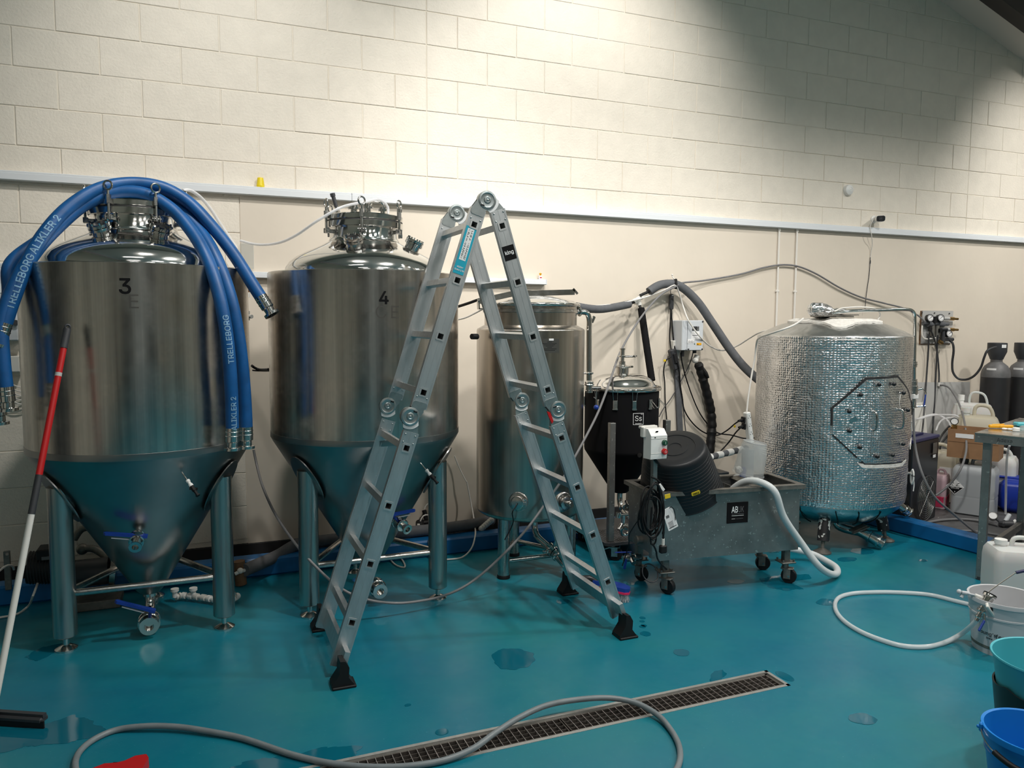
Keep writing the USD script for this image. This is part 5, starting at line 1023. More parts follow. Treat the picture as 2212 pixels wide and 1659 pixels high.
m = revolve([(FR-.02, 1.47), (FR+.001, 1.475), (FR-.004, 1.497), (FR-.025, 1.512), (.46, 1.535), (.36, 1.578), (.27, 1.605), (0, 1.61)], 140); m = m.subdivide(); m.vertices[:, 2] += .010*(meshkit.fbm(m.vertices*14, seed=2)-.5); put(place(m, None, cf), 'top_cone', 'foiltape', FT, smooth=50)
a_ = np.linspace(0, 2*np.pi, 90, endpoint=False); rc = .335+.06*(meshkit.fbm(np.stack([np.cos(a_)*2.2, np.sin(a_)*2.2, 0*a_], 1), 4, 9)-.5)*2; drip = .10*np.exp(-((np.angle(np.exp(1j*(a_-cdf-.10)))/.20)**2)); rc = rc+drip
m = trimesh.creation.extrude_polygon(Polygon(np.stack([rc*np.cos(a_), rc*np.sin(a_)], 1)), .014, engine='earcut'); v_, f_ = trimesh.remesh.subdivide_to_size(m.vertices, m.faces, .02, max_iter=12); r_ = np.hypot(v_[:, 0], v_[:, 1]); v_[:, 2] += np.interp(r_, [0, .27, .36, .46], [1.611, 1.606, 1.579, 1.536])+.008*(meshkit.fbm(v_*30, seed=3)-.5); put(trimesh.Trimesh(v_+cf, f_, process=False), 'white_crust', 'crust', FT, smooth=40)
q = P(1772, 672, 4.25); m = trimesh.creation.icosphere(4, .085); m.apply_scale((1.25, .9, .62)); m.vertices += .05*(meshkit.fbm(m.vertices*14, seed=6)[:, None]-.5)*m.vertex_normals; put(place(m, rot((0, 1, 0), 12)[:3, :3], q), 'foil_bundle', 'foil', FT, smooth=40)
q = P(1812, 672, 4.22); m = trimesh.creation.icosphere(3, .05); m.apply_scale((1.5, 1, .5)); m.vertices += .03*(meshkit.fbm(m.vertices*20, seed=16)[:, None]-.5)*m.vertex_normals; put(place(m, None, q), 'foil_bundle', 'foil', FT, smooth=40)
put(B().beam(P(1765, 683, 4.16), P(1840, 680, 4.2), .12, .008, ch=.002).beam(P(1800, 684, 4.14), P(1838, 684, 4.16), .05, .01), 'top_board', 'cartrim', FT)
m = revolve([(0, .145), (.14, .15), (.30, .172), (.42, .222), (.49, .28), (.515, .335)], 120); m = m.subdivide(); m.vertices += .012*(meshkit.fbm(m.vertices*13, seed=12)-.5)[:, None]*np.array([0, 0, 1.]); put(place(m, None, cf), 'base_dish', 'bluebowl', FT, smooth=50)
b = B()
for (a, w) in ((-.35, .02), (.12, .05), (.42, .06), (.75, .03)):
    an = cdf+a; pts = [cf+np.array([math.cos(an+w*s*8)*r, math.sin(an+w*s*8)*r, z-.006]) for s, (r, z) in zip(np.linspace(0, .3, 4), [(.508, .31), (.458, .25), (.40, .21), (.33, .18)])]; b.tube(pts, .004, 6)
put(b, 'split_seams', 'black', FT, kind='stuff')
# octagonal hatch cut into the jacket
def on_foil(px, py):
    p, n = on_round(cf, FPF, px, py); return np.array([np.angle(np.exp(1j*(math.atan2(p[1]-cf[1], p[0]-cf[0])-cdf)))*FR, p[2]])
octp = Polygon([on_foil(*q) for q in ((1798, 882), (1870, 819), (1936, 814), (1956, 840), (1966, 885), (1965, 945), (1946, 998), (1866, 1002), (1838, 976), (1797, 937))])
def foil_sheet(poly, r, th_, size=.022):
    out = []
    for g in getattr(poly, 'geoms', [poly]):
        m = trimesh.creation.extrude_polygon(g, th_, engine='earcut'); v, f = trimesh.remesh.subdivide_to_size(m.vertices, m.faces, size, max_iter=14); a = cdf+v[:, 0]/FR
        R = r+v[:, 2]+.009*(meshkit.fbm(np.stack([v[:, 0]*16, v[:, 1]*16, 0*v[:, 0]], 1), 4, 21)-.5); out.append(trimesh.Trimesh(np.stack([cf[0]+R*np.cos(a), cf[1]+R*np.sin(a), v[:, 1]], 1), f, process=False))
    return trimesh.util.concatenate(out)
ht = put(foil_sheet(octp.buffer(-.004), FR+.004, .006), 'hatch', 'foil', FT, smooth=40)
gapr = octp.buffer(.010).difference(octp.buffer(-.006)); top_part = gapr.intersection(sbox(-1, octp.centroid.y-.02, 1, 3)); bot = gapr.intersection(sbox(-1, 0, octp.bounds[0]+.17, octp.centroid.y-.08)); base_ = gapr.intersection(sbox(octp.bounds[0]+.10, 0, octp.bounds[2]-.06, octp.bounds[1]+.02))
put(foil_sheet(shapely.union_all([top_part, bot.buffer(-.004), base_]), FR+.005, .0045), 'hatch_gap', 'dark', FT)
put(foil_sheet(octp.buffer(.03).difference(octp.buffer(.0)).intersection(sbox(octp.bounds[2]-.06, 0, 2, octp.centroid.y-.02)), FR+.006, .008), 'foam_edge', 'crust', FT)
put(foil_sheet(octp.buffer(.028).difference(octp.buffer(.004)).intersection(sbox(octp.bounds[0]+.16, 0, octp.bounds[2]-.08, octp.bounds[1]+.01)), FR+.005, .006), 'foam_edge', 'crust', FT)
put(foil_sheet(octp.buffer(.022).difference(octp.buffer(.0)).intersection(sbox(octp.bounds[2]-.09, octp.centroid.y+.03, 2, 3)), FR+.006, .008), 'torn_edge', 'dark', FT)
for (x, y) in ((1895, 830), (1926, 829), (1857, 852), (1946, 848), (1833, 888), (1834, 930), (1855, 965), (1891, 985), (1923, 982), (1945, 958), (1955, 885)):
    p, n = on_round(cf, [(FR+.008, .3), (FR+.008, 1.5)], x, y); kn = put(B().sph(p+n*.020, .0145, 2), 'knob', 'blackgloss', ht); put(B().cyl(p-n*.01, p+n*.012, .006, 8), 'stem', 'steel', kn)
for (x, y) in ((1884, 909), (1938, 904)):
    p, n = on_round(cf, [(FR+.008, .3), (FR+.008, 1.5)], x, y); s = unit(np.cross((0, 0, 1), n)); h_ = .062
    put(B().tube([p-n*.005+[0, 0, h_], p+n*.03+[0, 0, h_], p+n*.04+s*.004+[0, 0, h_-.012], p+n*.04+s*.004-[0, 0, h_-.012], p+n*.03-[0, 0, h_], p-n*.005-[0, 0, h_]], .0065, 10, step=.006), 'handle', 'steel', ht)
p, n = on_round(cf, [(FR+.01, .3), (FR+.01, 1.5)], 1843, 907); s = unit(np.cross((0, 0, 1), n)); put(B().box(p+n*.004, (.05, .03, .002), 0, axes(unit(s+np.array([0, 0, .6])), np.cross(n, unit(s+np.array([0, 0, .6]))), n)), 'torn_flap', 'bright', ht)
cr = [on_round(cf, [(FR+.012, .3), (FR+.012, 1.5)], x, y)[0] for x, y in ((1946, 852), (1943, 872), (1950, 895), (1958, 905))]; put(B().tube(cr, .0025, 6), 'white_thread', 'whitecable', ht)
# steel pipe over the top and down the right flank, with its ball valve
yp = 4.05
pp = [P(1797, 678, 4.15), P(1830, 673, 4.1), P(1900, 670, yp), P(1958, 668.5, yp-.03), P(1969, 670.5, yp-.03), P(1975, 678, yp-.03), P(1976, 692, yp-.03), P(1976, 740, yp-.03), P(1975, 790, yp-.03), P(1974.5, 870, yp-.03)]
SP = thing('spray_pipe', 'polished steel pipe bending over the foil tank and down to a blue-handled valve', 'pipe', pp[6])
put(B().tube(pp, .0125, 16, step=.012), 'pipe', 'bright', SP)
ys = yp-.03
for (x, y) in ((1974.5, 787), (1974.5, 825)):
    q = P(x, y, ys); put(B().lathe([(.013, -.022), (.021, -.02), (.021, -.006), (.024, -.004), (.024, .004), (.021, .006), (.021, .02), (.013, .022)], q, seg=20), 'union', 'bright', SP)
q = P(1974, 843, ys); vb = put(B().lathe([(.014, -.06), (.022, -.055), (.022, -.035), (.027, -.03), (.027, .03), (.022, .035), (.022, .055), (.014, .06)], q, seg=20).cyl(q, q+[.045, -.03, .015], .009, 10), 'ball_valve', 'steel', SP)
h = q+np.array([.045, -.03, .015]); put(B().beam(h, h+[.025, -.015, -.03], .012, .004).beam(h+[.025, -.015, -.03], h+[.022, -.014, -.045], .012, .004), 'lever', 'steel', vb); put(B().beam(h+[.022, -.014, -.045], h+[.015, -.01, -.125], .014, .008, ch=.002), 'lever_grip', 'blue', vb)
q = P(1973, 856, ys); put(B().box(q, (.05, .05, .035), .003), 'white_tape', 'white', SP)
q = P(1973, 872, ys); put(B().cyl(q+[0, 0, .03], q-[0, 0, .02], .019, 14).cyl(q-[0, 0, .018], q-[0, 0, .028], .026, 14).cyl(q-[0, 0, .022], q+[.075, -.04, -.014], .007, 8), 'hose_tail', 'bright', SP)
single(B().tube([P(1798, 680, 4.15), P(1812, 668, 4.15), P(1840, 664, 4.12), P(1872, 664, 4.12), P(1894, 669, 4.15), P(1901, 682, 4.2), P(1893, 694, 4.2), P(1885, 695, 4.2)], .006, 8), 'white_cable', 'whitecable', 'white cable arching over the top of the foil tank behind the steel pipe', 'cable')
for k, (x, y, top) in enumerate(((1766, 1175, (4.0, 4.03)), (1905, 1160, (4.56, 4.08)), (0, 0, (4.32, 4.66)))):
    ft = G(1776, 1194) if k == 0 else (G(1913, 1168) if k == 1 else np.array([4.33, 4.70, 0])); tp = np.array([top[0], top[1], .26]); kk = ft+(tp-ft)*.30
    lg = put(B().cyl(kk, tp, .040, 20), 'leg', 'splat' if 'splat' in M else 'black', FT); put(B().cyl(ft+[0, 0, .01], kk+[0, 0, .02], .012, 10).lathe([(.06, 0), (.06, .008), (.03, .025), (.014, .035), (0, .035)], ft, seg=24).box(kk-[0, 0, .01], (.035, .012, .045), .006), 'foot', 'cartrim', lg)
q = P(1862, 1150, 4.0); d = unit([.45, -.85, -.35]); o = np.array([cf[0]-.05, cf[1]-.16, .20])
dv_ = put(B().tube([o, o-[0, 0, .07], q], .03, 14).cyl(q-d*.03, q+d*.05, .036, 20).cyl(q+d*.05, q+d*.06, .044, 22).cyl(q+d*.064, q+d*.115, .040, 22).cyl(q+d*.115, q+d*.125, .046, 22).lathe([(.034, .125), (.038, .155), (.030, .155), (.028, .13), (0, .13)], q, d, 22), 'bottom_valve', 'bright', FT)
put(B().beam(q+[.03, -.03, .045], q+[-.12, -.03, .012], .02, .008).beam(q+[-.10, .0, .02], q+[.02, 0, .05], .05, .012), 'lever', 'cartrim', dv_); put(B().beam(q+[.02, .02, .05], q+[.02, .02, .11], .06, .05), 'outlet_block', 'splat' if 'splat' in M else 'black', FT)
q = P(1951, 1097, 4.15); d = unit([.72, -.30, -.55]); put(B().cyl(q-d*.08, q+d*.01, .030, 18).cyl(q+d*.01, q+d*.02, .038, 18).cyl(q+d*.026, q+d*.05, .034, 18).cyl(q+d*.05, q+d*.058, .040, 18), 'side_outlet', 'bright', FT)
q = P(1970, 1030, 3.98); wt = thing('tube_coil', 'small white coil of tube tied on the lower right flank of the foil tank', 'tube', q)
b = B()
for k in range(3): b.torus(q+[.004*k, 0, 0], (.9, -.35, 0), 1, .0045, 4, 4) if False else b.tube([q+np.array([.010*math.cos(a)*.5+.003*k, .016*math.cos(a), .055*math.sin(a)]) for a in np.linspace(0, 2*np.pi, 17)], .0045, 7)
b.tube([q+[.006, -.01, -.02], q+[.01, -.012, -.06], q+[.008, -.01, -.105]], .0045, 7); put(b, 'coil', 'white', wt); put(B().cyl(P(1958, 1022, 4.05), P(1969, 1022, 3.98), .008, 8), 'peg', 'offwhite', wt); put(B().torus(q+[.003, -.01, .01], (0, 0, 1), .014, .002, 14, 5), 'tie', 'black', wt)

# ================================================================ right-hand bay: gas panel, cylinders, cans
q = W(2020, 708); GPn = thing('gas_regulator', 'gas regulators and dials on a board fixed to the wall, far right', 'regulator panel', q)
x0, x1, z0, z1 = 6.335, 6.75, 1.385, 1.705
put(B().bx(x0, x1, D-.012, D-.002, z0, z1), 'board', 'wood', GPn, label='brown timber backing board'); put(B().bx(x0+.012, x1+.004, D-.022, D-.012, z0+.008, z1+.002), 'sheet', 'acp', GPn)
Y = D-.06; gx_ = lambda px: P(px, 700, Y)[0]; gz_ = lambda px, py: P(px, py, Y)[2]
def gauge(px, py, r=.036):
    p = P(px, py, Y-.03); g = put(B().lathe([(r, -.02), (r, .012), (r*.9, .016), (r*.86, .010), (0, .010)], p, (-.25, -1, .1), 28), 'gauge', 'blackgloss', GPn); d = unit((-.25, -1, .1)); put(B().lathe([(r*.86, .0102), (0, .0108)], p, d, 24), 'dial', 'paper', g)
    x_, y_ = frame(d); put(B().beam(p+d*.012-x_*r*.3-y_*r*.2, p+d*.012+x_*r*.55+y_*r*.4, .003, .001, d).torus(p+d*.0115, d, r*.66, .0012, 20, 4, 20, 320), 'needle', 'print', g)
gauge(2008, 687); gauge(2031, 687); gauge(2049, 721, .034)
put(B().cyl(P(1994, 698, Y), P(2048, 700, Y), .017, 14).cyl(P(2004, 700, Y), P(2014, 700, Y), .026, 14).cyl(P(2026, 700, Y), P(2038, 700, Y), .027, 14).cyl(P(2008, 690, Y), P(2008, 700, Y), .009, 8).cyl(P(2031, 690, Y), P(2031, 700, Y), .009, 8), 'manifold', 'pipegrey', GPn)
put(B().cyl(P(2019, 697, Y-.02), P(2019, 684, Y-.02), .021, 14).box(P(2009, 711, Y-.03), (.028, .03, .04), .004).box(P(2031, 714, Y-.03), (.028, .03, .04), .004), 'black_knobs', 'black', GPn, kind='stuff')
put(B().cyl(P(2014, 703, Y), P(2014, 728, Y), .022, 14).cyl(P(2024, 703, Y), P(2024, 728, Y), .022, 14), 'filter_bowls', 'cartrim', GPn, kind='stuff')
put(B().tube([P(1992, 703, Y), P(1992, 724, Y), P(1996, 731, Y), P(2026, 728, Y)], .0075, 8), 'white_tube', 'conduit', GPn); put(B().tube([P(2003, 728, Y), P(2026, 727, Y)], .0075, 8, straight=True), 'tube', 'charcoal', GPn)
put(B().cyl(P(2036, 733, Y-.01), P(2058, 733, Y-.01), .017, 12).cyl(P(2037, 715, Y-.01), P(2037, 740, Y-.01), .019, 12).cyl(P(2033, 711, Y-.03), P(2046, 711, Y-.03), .012, 8), 'lower_regulator', 'charcoal', GPn)
for y in (688, 711.5):
    put(B().cyl(P(2050, y, Y-.01), P(2060, y+.6, Y-.01), .017, 10).cyl(P(2060, y+.6, Y-.01), P(2069, y+1, Y-.01), .012, 6), 'outlet', 'brass', GPn); put(B().cyl(P(2036, y, Y-.01), P(2052, y, Y-.01), .016, 12), 'outlet_valve', 'acp', GPn)
put(B().cyl(P(2028, 737, Y-.02), P(2035, 741, Y-.02), .018, 6), 'brass_nut', 'brass', GPn)
for (x, y) in ((1992, 675), (2019, 676), (2051, 677)): put(B().cyl(P(x, y, D-.03), P(x, y, D-.02), .006, 8), 'screw', 'charcoal', GPn)
hosep = lambda pts, r, m, name, lab: single(B().tube([P(*q) for q in pts], r, 8), name, m, lab, 'hose')
hosep([(2006, 722, 5.22), (2005, 760, 5.26), (2001, 820, 5.26), (1997, 880, 5.2), (1993, 925, 5.05), (1990, 940, 4.9)], .0075, 'charcoal', 'gas_hose', 'dark straight gas hose dropping left of the crossed pair under the gas panel')
hosep([(2011, 714, 5.2), (2020, 738, 5.24), (2025, 765, 5.26), (2028, 800, 5.26), (2028, 826, 5.25)], .0075, 'charcoal', 'gas_hose', 'short dark gas hose crossing under the gas panel to an elbow')
hosep([(2028, 832, 5.25), (2035, 832, 5.22), (2048, 836, 5.15), (2062, 853, 5.05), (2074, 878, 4.9), (2083, 910, 4.6), (2087, 945, 4.35), (2086, 980, 4.2), (2074, 1015, 4.15), (2050, 1048, 4.2), (2022, 1070, 4.25)], .0085, 'cablegrey', 'gas_hose', 'grey gas hose from the elbow looping down before the cardboard box')
hosep([(2026, 724, 5.22), (2024, 760, 5.25), (2021, 820, 5.26), (2018, 880, 5.25), (2014, 940, 5.2)], .0075, 'charcoal', 'gas_hose', 'dark straight gas hose dropping right of the crossed pair under the gas panel')
single(B().cyl(P(2028, 826, 5.25), P(2028, 834, 5.25), .014, 10).cyl(P(2028, 832, 5.25), P(2034, 832, 5.24), .012, 10), 'hose_elbow', 'offwhite', 'small white elbow joining two gas hoses on the wall', 'fitting')
hosep([(2052, 736, 5.2), (2058, 742, 5.15), (2060, 756, 5.15), (2057, 785, 5.18), (2059, 805, 5.18), (2070, 818, 5.15), (2085, 820, 5.1), (2104, 812, 5.0), (2118, 795, 4.95), (2126, 772, 4.9), (2133, 757, 4.88), (2143, 752, 4.87), (2152, 750, 4.87)], .0105, 'charcoal', 'gas_hose', 'thick dark gas hose swinging from the panel to the left gas cylinder')
hosep([(1973, 882, 4.02), (1974, 930, 4.0), (1979, 975, 3.97), (1993, 1025, 3.9), (2018, 1072, 3.85), (2060, 1110, 3.8), (2095, 1140, 3.75), (2112, 1153, 3.72)], .0085, 'cablegrey', 'gas_hose', 'grey hose from the pipe valve sweeping down across the chiller to the table leg')
def cylinder(x, y, lab, yaw):
    t = thing('gas_cylinder', lab, 'gas cylinder', (x, y, .03), group=None); o = np.array([x, y, .03]); R = .124
    put(B().lathe([(0, 0), (R-.01, 0), (R, .012), (R, 1.055), (0, 1.055)], o, seg=48), 'body', 'cylblack', t); put(B().lathe([(R+.0006, 1.05), (R, 1.075), (R*.94, 1.115), (R*.78, 1.155), (R*.55, 1.18), (.05, 1.195), (.05, 1.225), (0, 1.225)], o, seg=48), 'shoulder', 'cylgrey', t)
    an = CAMDIR((x, y)); R2 = rot((0, 0, 1), math.degrees(an)+yaw)[:3, :3]
    gd = revolve([(.056, 1.22), (.06, 1.235), (.082, 1.29), (.082, 1.372), (.079, 1.375), (.078, 1.365), (.078, 1.29), (.056, 1.235)], 40); gd = trimesh.boolean.difference([gd, place(trimesh.creation.box((.3, .07, .075)), rot((0, 0, 1), math.degrees(an)+yaw-8)[:3, :3], [0, 0, 1.315])], engine='manifold') if gd.is_watertight else gd
    put(place(gd, None, o), 'valve_guard', 'charcoal', t)
    put(B().cyl(o+[0, 0, 1.22], o+[0, 0, 1.33], .018, 12).cyl(o+[0, 0, 1.30], o+R2@np.array([.05, .0, 1.30])*np.array([1, 1, 1]), .012, 10), 'valve', 'brass', t)
    for (da, z, w, h) in ((-.35, 1.115, .085, .045), (.35, 1.138, .045, .014)):
        f = place(trimesh.creation.box((w, h, .0012)), None, (0, 0, 0)); put(wrap(f, o+[0, 0, 0], .1135 if h > .03 else .10, an+da, z+.03), 'label', 'paper', t)
    put(wrap(trimesh.creation.box((.05, .03, .0012)), o, .0826, an+.75, 1.345+.03), 'guard_label', 'paper', t)
    return t
cylinder(6.985, 4.98, 'black gas cylinder with a grey shoulder, the left of the two behind the table', 0)
cylinder(7.29, 4.93, 'black gas cylinder with a grey shoulder, cut by the right edge of the photo', 30)
# chiller behind the kerb
ka = np.array([4.965, 4.145, .03]); kd_ = unit(np.array([.948, .318, 0])); ke = np.array([-kd_[1], kd_[0], 0]); KR = axes(kd_, ke, (0, 0, 1))
CH = thing('beer_chiller', 'black chiller cabinet with a round fan grille between the foil tank and the cans', 'chiller', ka); lc = lambda a, e, z: ka+kd_*a+ke*e+np.array([0, 0, z])
put(B().box(lc(.25, .19, .325), (.50, .36, .65), .006, KR), 'cabinet', 'blackgloss', CH); put(B().box(lc(.25, .19, .662), (.506, .368, .026), .005, KR).box(lc(.30, .14, .682), (.20, .10, .018), .004, KR), 'top', 'navy' if 'navy' in M else 'blue', CH)
put(B().box(lc(.395, -.001, .575), (.075, .004, .085), .001, KR), 'grey_plate', 'cartrim', CH); put(B().box(lc(.39, -.001, .512), (.05, .003, .024), .001, KR), 'white_label', 'paper', CH)
b = B(); gc = lc(.27, -.004, .19)
for r in np.arange(.02, .175, .017): b.torus(gc, ke, r, .0018, 40, 4)
for a in range(8): b.cyl(gc, gc+.172*(math.cos(a*math.pi/4)*kd_+math.sin(a*math.pi/4)*np.array([0, 0, 1])), .0018, 4)
put(b, 'fan_grille', 'steel', CH, kind='stuff'); put(B().lathe([(.172, .0), (.178, .004), (.182, 0)], gc, -ke, 40), 'grille_rim', 'charcoal', CH)
# cans and boxes
def jerrycan(c, yaw, w, d, h, m, lab, name='jerrycan', cap=None, group=None):
    """Plastic can: rounded body, sloped shoulder, moulded handle and a screw cap."""
    R = rot((0, 0, 1), yaw)[:3, :3]; t = thing(name, lab, 'jerrycan', c, group=group); c = np.asarray(c, float); body = []
    rr = min(w, d)*.16
    lay = [(0, .90), (.012, 1.0), (h*.30, 1.0), (h*.31, .985), (h*.34, .985), (h*.35, 1.0), (h*.72, 1.0), (h*.80, .97), (h*.86, .86), (h*.875, .70)]
    P0 = sbox(-w/2+rr, -d/2+rr, w/2-rr, d/2-rr).buffer(rr, 6); xy = np.array(P0.exterior.coords)[:-1]; n = len(xy); V = np.vstack([np.column_stack([xy*s, np.full(n, z)]) for z, s in lay]+[[[0, 0, 0], [0, 0, h*.88]]]); F = []
    for k in range(len(lay)-1):
        for i in range(n): i2 = (i+1) % n; F += [(k*n+i, k*n+i2, (k+1)*n+i2), (k*n+i, (k+1)*n+i2, (k+1)*n+i)]
    for i in range(n): i2 = (i+1) % n; F += [(len(V)-2, i2, i), (len(V)-1, (len(lay)-1)*n+i, (len(lay)-1)*n+i2)]
    bm = trimesh.Trimesh(V, F, process=False); bm.fix_normals(); put(place(bm, R, c), 'body', m, t, smooth=35)
    f = lambda x, y, z: c+R@np.array([x, y, z]); put(B().tube([f(-w*.08, 0, h*.85), f(-w*.06, 0, h*.96), f(w*.02, 0, h*.985), f(w*.24, 0, h*.97), f(w*.33, 0, h*.90), f(w*.34, 0, h*.82)], d*.05, 10, step=.012), 'handle', m, t)
    put(B().cyl(f(-w*.28, 0, h*.84), f(-w*.28, 0, h*.90), d*.11, 18).cyl(f(-w*.28, 0, h*.90), f(-w*.28, 0, h*.955), d*.13, 18), 'cap', cap or m, t)
    return t, f, R
t, f, R = jerrycan((5.86, 4.30, .03), -62, .31, .27, .46, 'hdpegrey', 'large pale grey jerrycan with a black and white corrosive diamond, under the cardboard box', cap='charcoal')
xq = P(2063, 1051, 4.25)
dn = R@np.array([0, -1.0, 0]); dn2 = R@np.array([-1.0, 0, 0]); face = dn if dn@np.array([-.8, -.6, 0]) > dn2@np.array([-.8, -.6, 0]) else dn2
ctr = np.array([5.86, 4.30, .03]); dist = (.27 if face is dn else .31)/2; dr_ = ray(2063, 1051); tq = ((ctr-EYE)@face+dist+.001)/(dr_@face); xq = EYE+dr_*tq; sx_ = unit(np.cross((0, 0, 1), face))*1.0; up_ = np.array([0, 0, 1.0])
if sx_@RT < 0: sx_ = -sx_
sx_ = np.cross(up_, face)
dia = put(B().prism(Polygon([(0, -.066), (.066, 0), (0, .066), (-.066, 0)]), xq, sx_, up_, .0015), 'hazard_diamond', 'paper', t)
put(B().prism(Polygon([(0, -.060), (.057, -.003), (-.057, -.003)]), xq+face*.0006, sx_, up_, .0015), 'black_half', 'print', dia)
put(B().prism(shapely.union_all([sbox(-.034, .006, -.012, .010), sbox(.006, .006, .034, .010), Polygon([(-.03, .034), (-.008, .024), (-.006, .028), (-.028, .038)]), Polygon([(.03, .034), (.010, .022), (.012, .018), (.032, .030)]), Point(-.018, .018).buffer(.003), Point(.014, .014).buffer(.003)]), xq+face*.0006, sx_, up_, .0015), 'corrosive_symbol', 'print', dia)
put(text('CORROSIVE', .008, xq+face*.0022+up_*-.012, sx_, up_, .0006, bold=True, w=.06), 'lettering', 'whiteprint', dia); put(text('8', .010, xq+face*.0022-up_*.042, sx_, up_, .0006, bold=True), 'lettering', 'whiteprint', dia)
t, f, R = jerrycan((5.76, 4.55, .03), -60, .14, .20, .33, 'pinkcan', 'small clear can of bright pink liquid beside the chiller', cap='white')
put(B().box(f(0, 0, .065), (.143, .203, .125), .02, R), 'liquid', 'pinkliquid', t)
t, f, R = jerrycan((6.0, 4.78, .03), -55, .30, .30, .50, 'hdpebeige', 'dull beige jerrycan with a printed label, behind the pink can', cap='charcoal')
put(B().box(f(-.152, -.02, .33) if False else P(2043, 1022, 4.62), (.10, .003, .10), 0, rot((0, 0, 1), -60)[:3, :3]), 'label', 'paper', t)
t, f, R = jerrycan((6.28, 4.42, .03), -60, .30, .26, .50, 'hdpe', 'white jerrycan just right of the table leg', cap='white')
t, f, R = jerrycan((6.42, 4.72, .03), -50, .34, .32, .84, 'hdpebeige', 'tall cloudy can rising behind the cardboard box', cap='hdpe')
t, f, R = jerrycan((*P(2098, 930, 4.95)[:2], .03), -50, .34, .22, .93, 'hdpe', 'tall white can standing behind the cardboard box against the wall', cap='white')
q = P(2080, 968, 4.25); bxx = thing('cardboard_box', 'open brown cardboard box standing on the grey jerrycan', 'box', (5.88, 4.33, .49)); bc = np.array([5.88, 4.33, .49]); BRr = rot((0, 0, 1), -62+0)[:3, :3]; fb = lambda x, y, z: bc+BRr@np.array([x, y, z])
bw, bd, bh = .36, .26, .235
for (x, y, sx, sy) in ((0, -bd/2, bw, .005), (0, bd/2, bw, .005), (-bw/2, 0, .005, bd), (bw/2, 0, .005, bd)): put(B().box(fb(x, y, bh/2), (sx, sy, bh), 0, BRr), 'side_panel', 'card', bxx)
put(B().box(fb(0, 0, .003), (bw, bd, .005), 0, BRr), 'bottom', 'card', bxx)
fc2 = -1 if (BRr@np.array([0, -1.0, 0]))@np.array([-.8, -.6, 0]) > (BRr@np.array([-1.0, 0, 0]))@np.array([-.8, -.6, 0]) else 0
put(B().box(fb(-.06, -bd/2-.004, bh*.78), (.13, .002, .035), 0, BRr).box(fb(.09, -bd/2-.004, bh*.76), (.10, .002, .035), 0, BRr), 'white_label', 'paper', bxx, kind='stuff'); put(B().box(fb(0, -bd/2-.0036, bh*.56), (bw*.98, .002, .004), 0, BRr), 'crease', 'cardin', bxx)
put(B().box(fb(-bw/2-.004, .03, bh*.78), (.002, .10, .035), 0, BRr), 'white_label', 'paper', bxx)
q = P(2062, 910, 4.45); rg_ = thing('pressure_regulator', 'small regulator with a round dial standing in the cardboard box', 'regulator', q); put(B().lathe([(.03, -.015), (.03, .012), (.026, .015), (.025, .010), (0, .010)], q, (-.8, -.6, .1), 24), 'dial_case', 'blackgloss', rg_); put(B().lathe([(.025, .0105), (0, .011)], q, (-.8, -.6, .1), 24), 'dial', 'paper', rg_); put(B().cyl(q-[0, 0, .03], q-[0, 0, .24], .022, 12).cyl(q+[.0, 0, -.07], q+[.06, .05, -.07], .02, 12).sph(q+[-.02, -.02, -.10], .03), 'body', 'brass', rg_)
bdw = thing('leaning_board', 'white board leaning on the wall behind the chiller and box', 'board', W(2040, 940)); put(B().prism(Polygon([(0, 0), (.42, .0), (.40, .80), (.02, .76)]), (5.98, 5.16, .04), (1, 0, 0), (0, .12, 1), .02), 'board', 'offwhite', bdw)
bdg = thing('leaning_board', 'larger pale grey board leaning on the wall behind the white one', 'board', W(2080, 880)); put(B().prism(Polygon([(0, 0), (.9, .0), (.9, .97), (.0, .99)]), (6.12, 5.23, .04), (1, 0, 0), (0, .05, 1), .015), 'board', 'acp', bdg)
for k, pts in enumerate((((1960, 900, 4.9), (1985, 905, 4.95), (2010, 898, 5.0), (2040, 896, 4.9), (2070, 900, 4.8), (2080, 925, 4.75)), ((1968, 918, 4.9), (1990, 902, 5.0), (2025, 896, 5.0), (2050, 912, 4.9), (2052, 935, 4.85)), ((2022, 930, 4.95), (2034, 908, 4.95), (2056, 902, 4.9), (2072, 906, 4.8)))):
    hosep(pts, .008, 'cleartube', 'clear_tube', 'clear plastic tube arching over the white board, '+('uppermost', 'middle', 'shortest')[k]+' of three')
for k, pts in enumerate((((2028, 985, 4.85), (2026, 960, 4.85), (2036, 938, 4.85), (2052, 920, 4.8)), ((2031, 985, 4.8), (2032, 962, 4.8), (2044, 945, 4.8), (2054, 936, 4.75)))):
    hosep(pts, .009, 'gasket', 'dark_tube', 'dark tube curving up beside the cardboard box, '+('left', 'right')[k]+' of two')
# blue drum with a grey can on it
bdm = np.array([6.30, 4.12, .03]); dra = unit(np.array([.55, -.84, 0])); DRM = thing('blue_drum', 'blue plastic drum lying on its side behind the table leg', 'drum', bdm)
m = trimesh.creation.box((.62, .36, .26)); put(place(chamfer((.66, .38, .27), .05), axes(dra, np.cross((0, 0, 1), dra), (0, 0, 1)), bdm+[.10, -.05, .137]), 'body', 'bluedrum', DRM, smooth=50)
put(B().add(place(chamfer((.68, .12, .02), .009), axes(dra, np.cross((0, 0, 1), dra), (0, 0, 1)), bdm+[.10, -.05, .276])), 'rib', 'bluedrum', DRM)
jerrycan((6.36, 4.0, .305), -40, .22, .17, .31, 'hdpe', 'grubby white can standing on the blue drum', cap='offwhite')
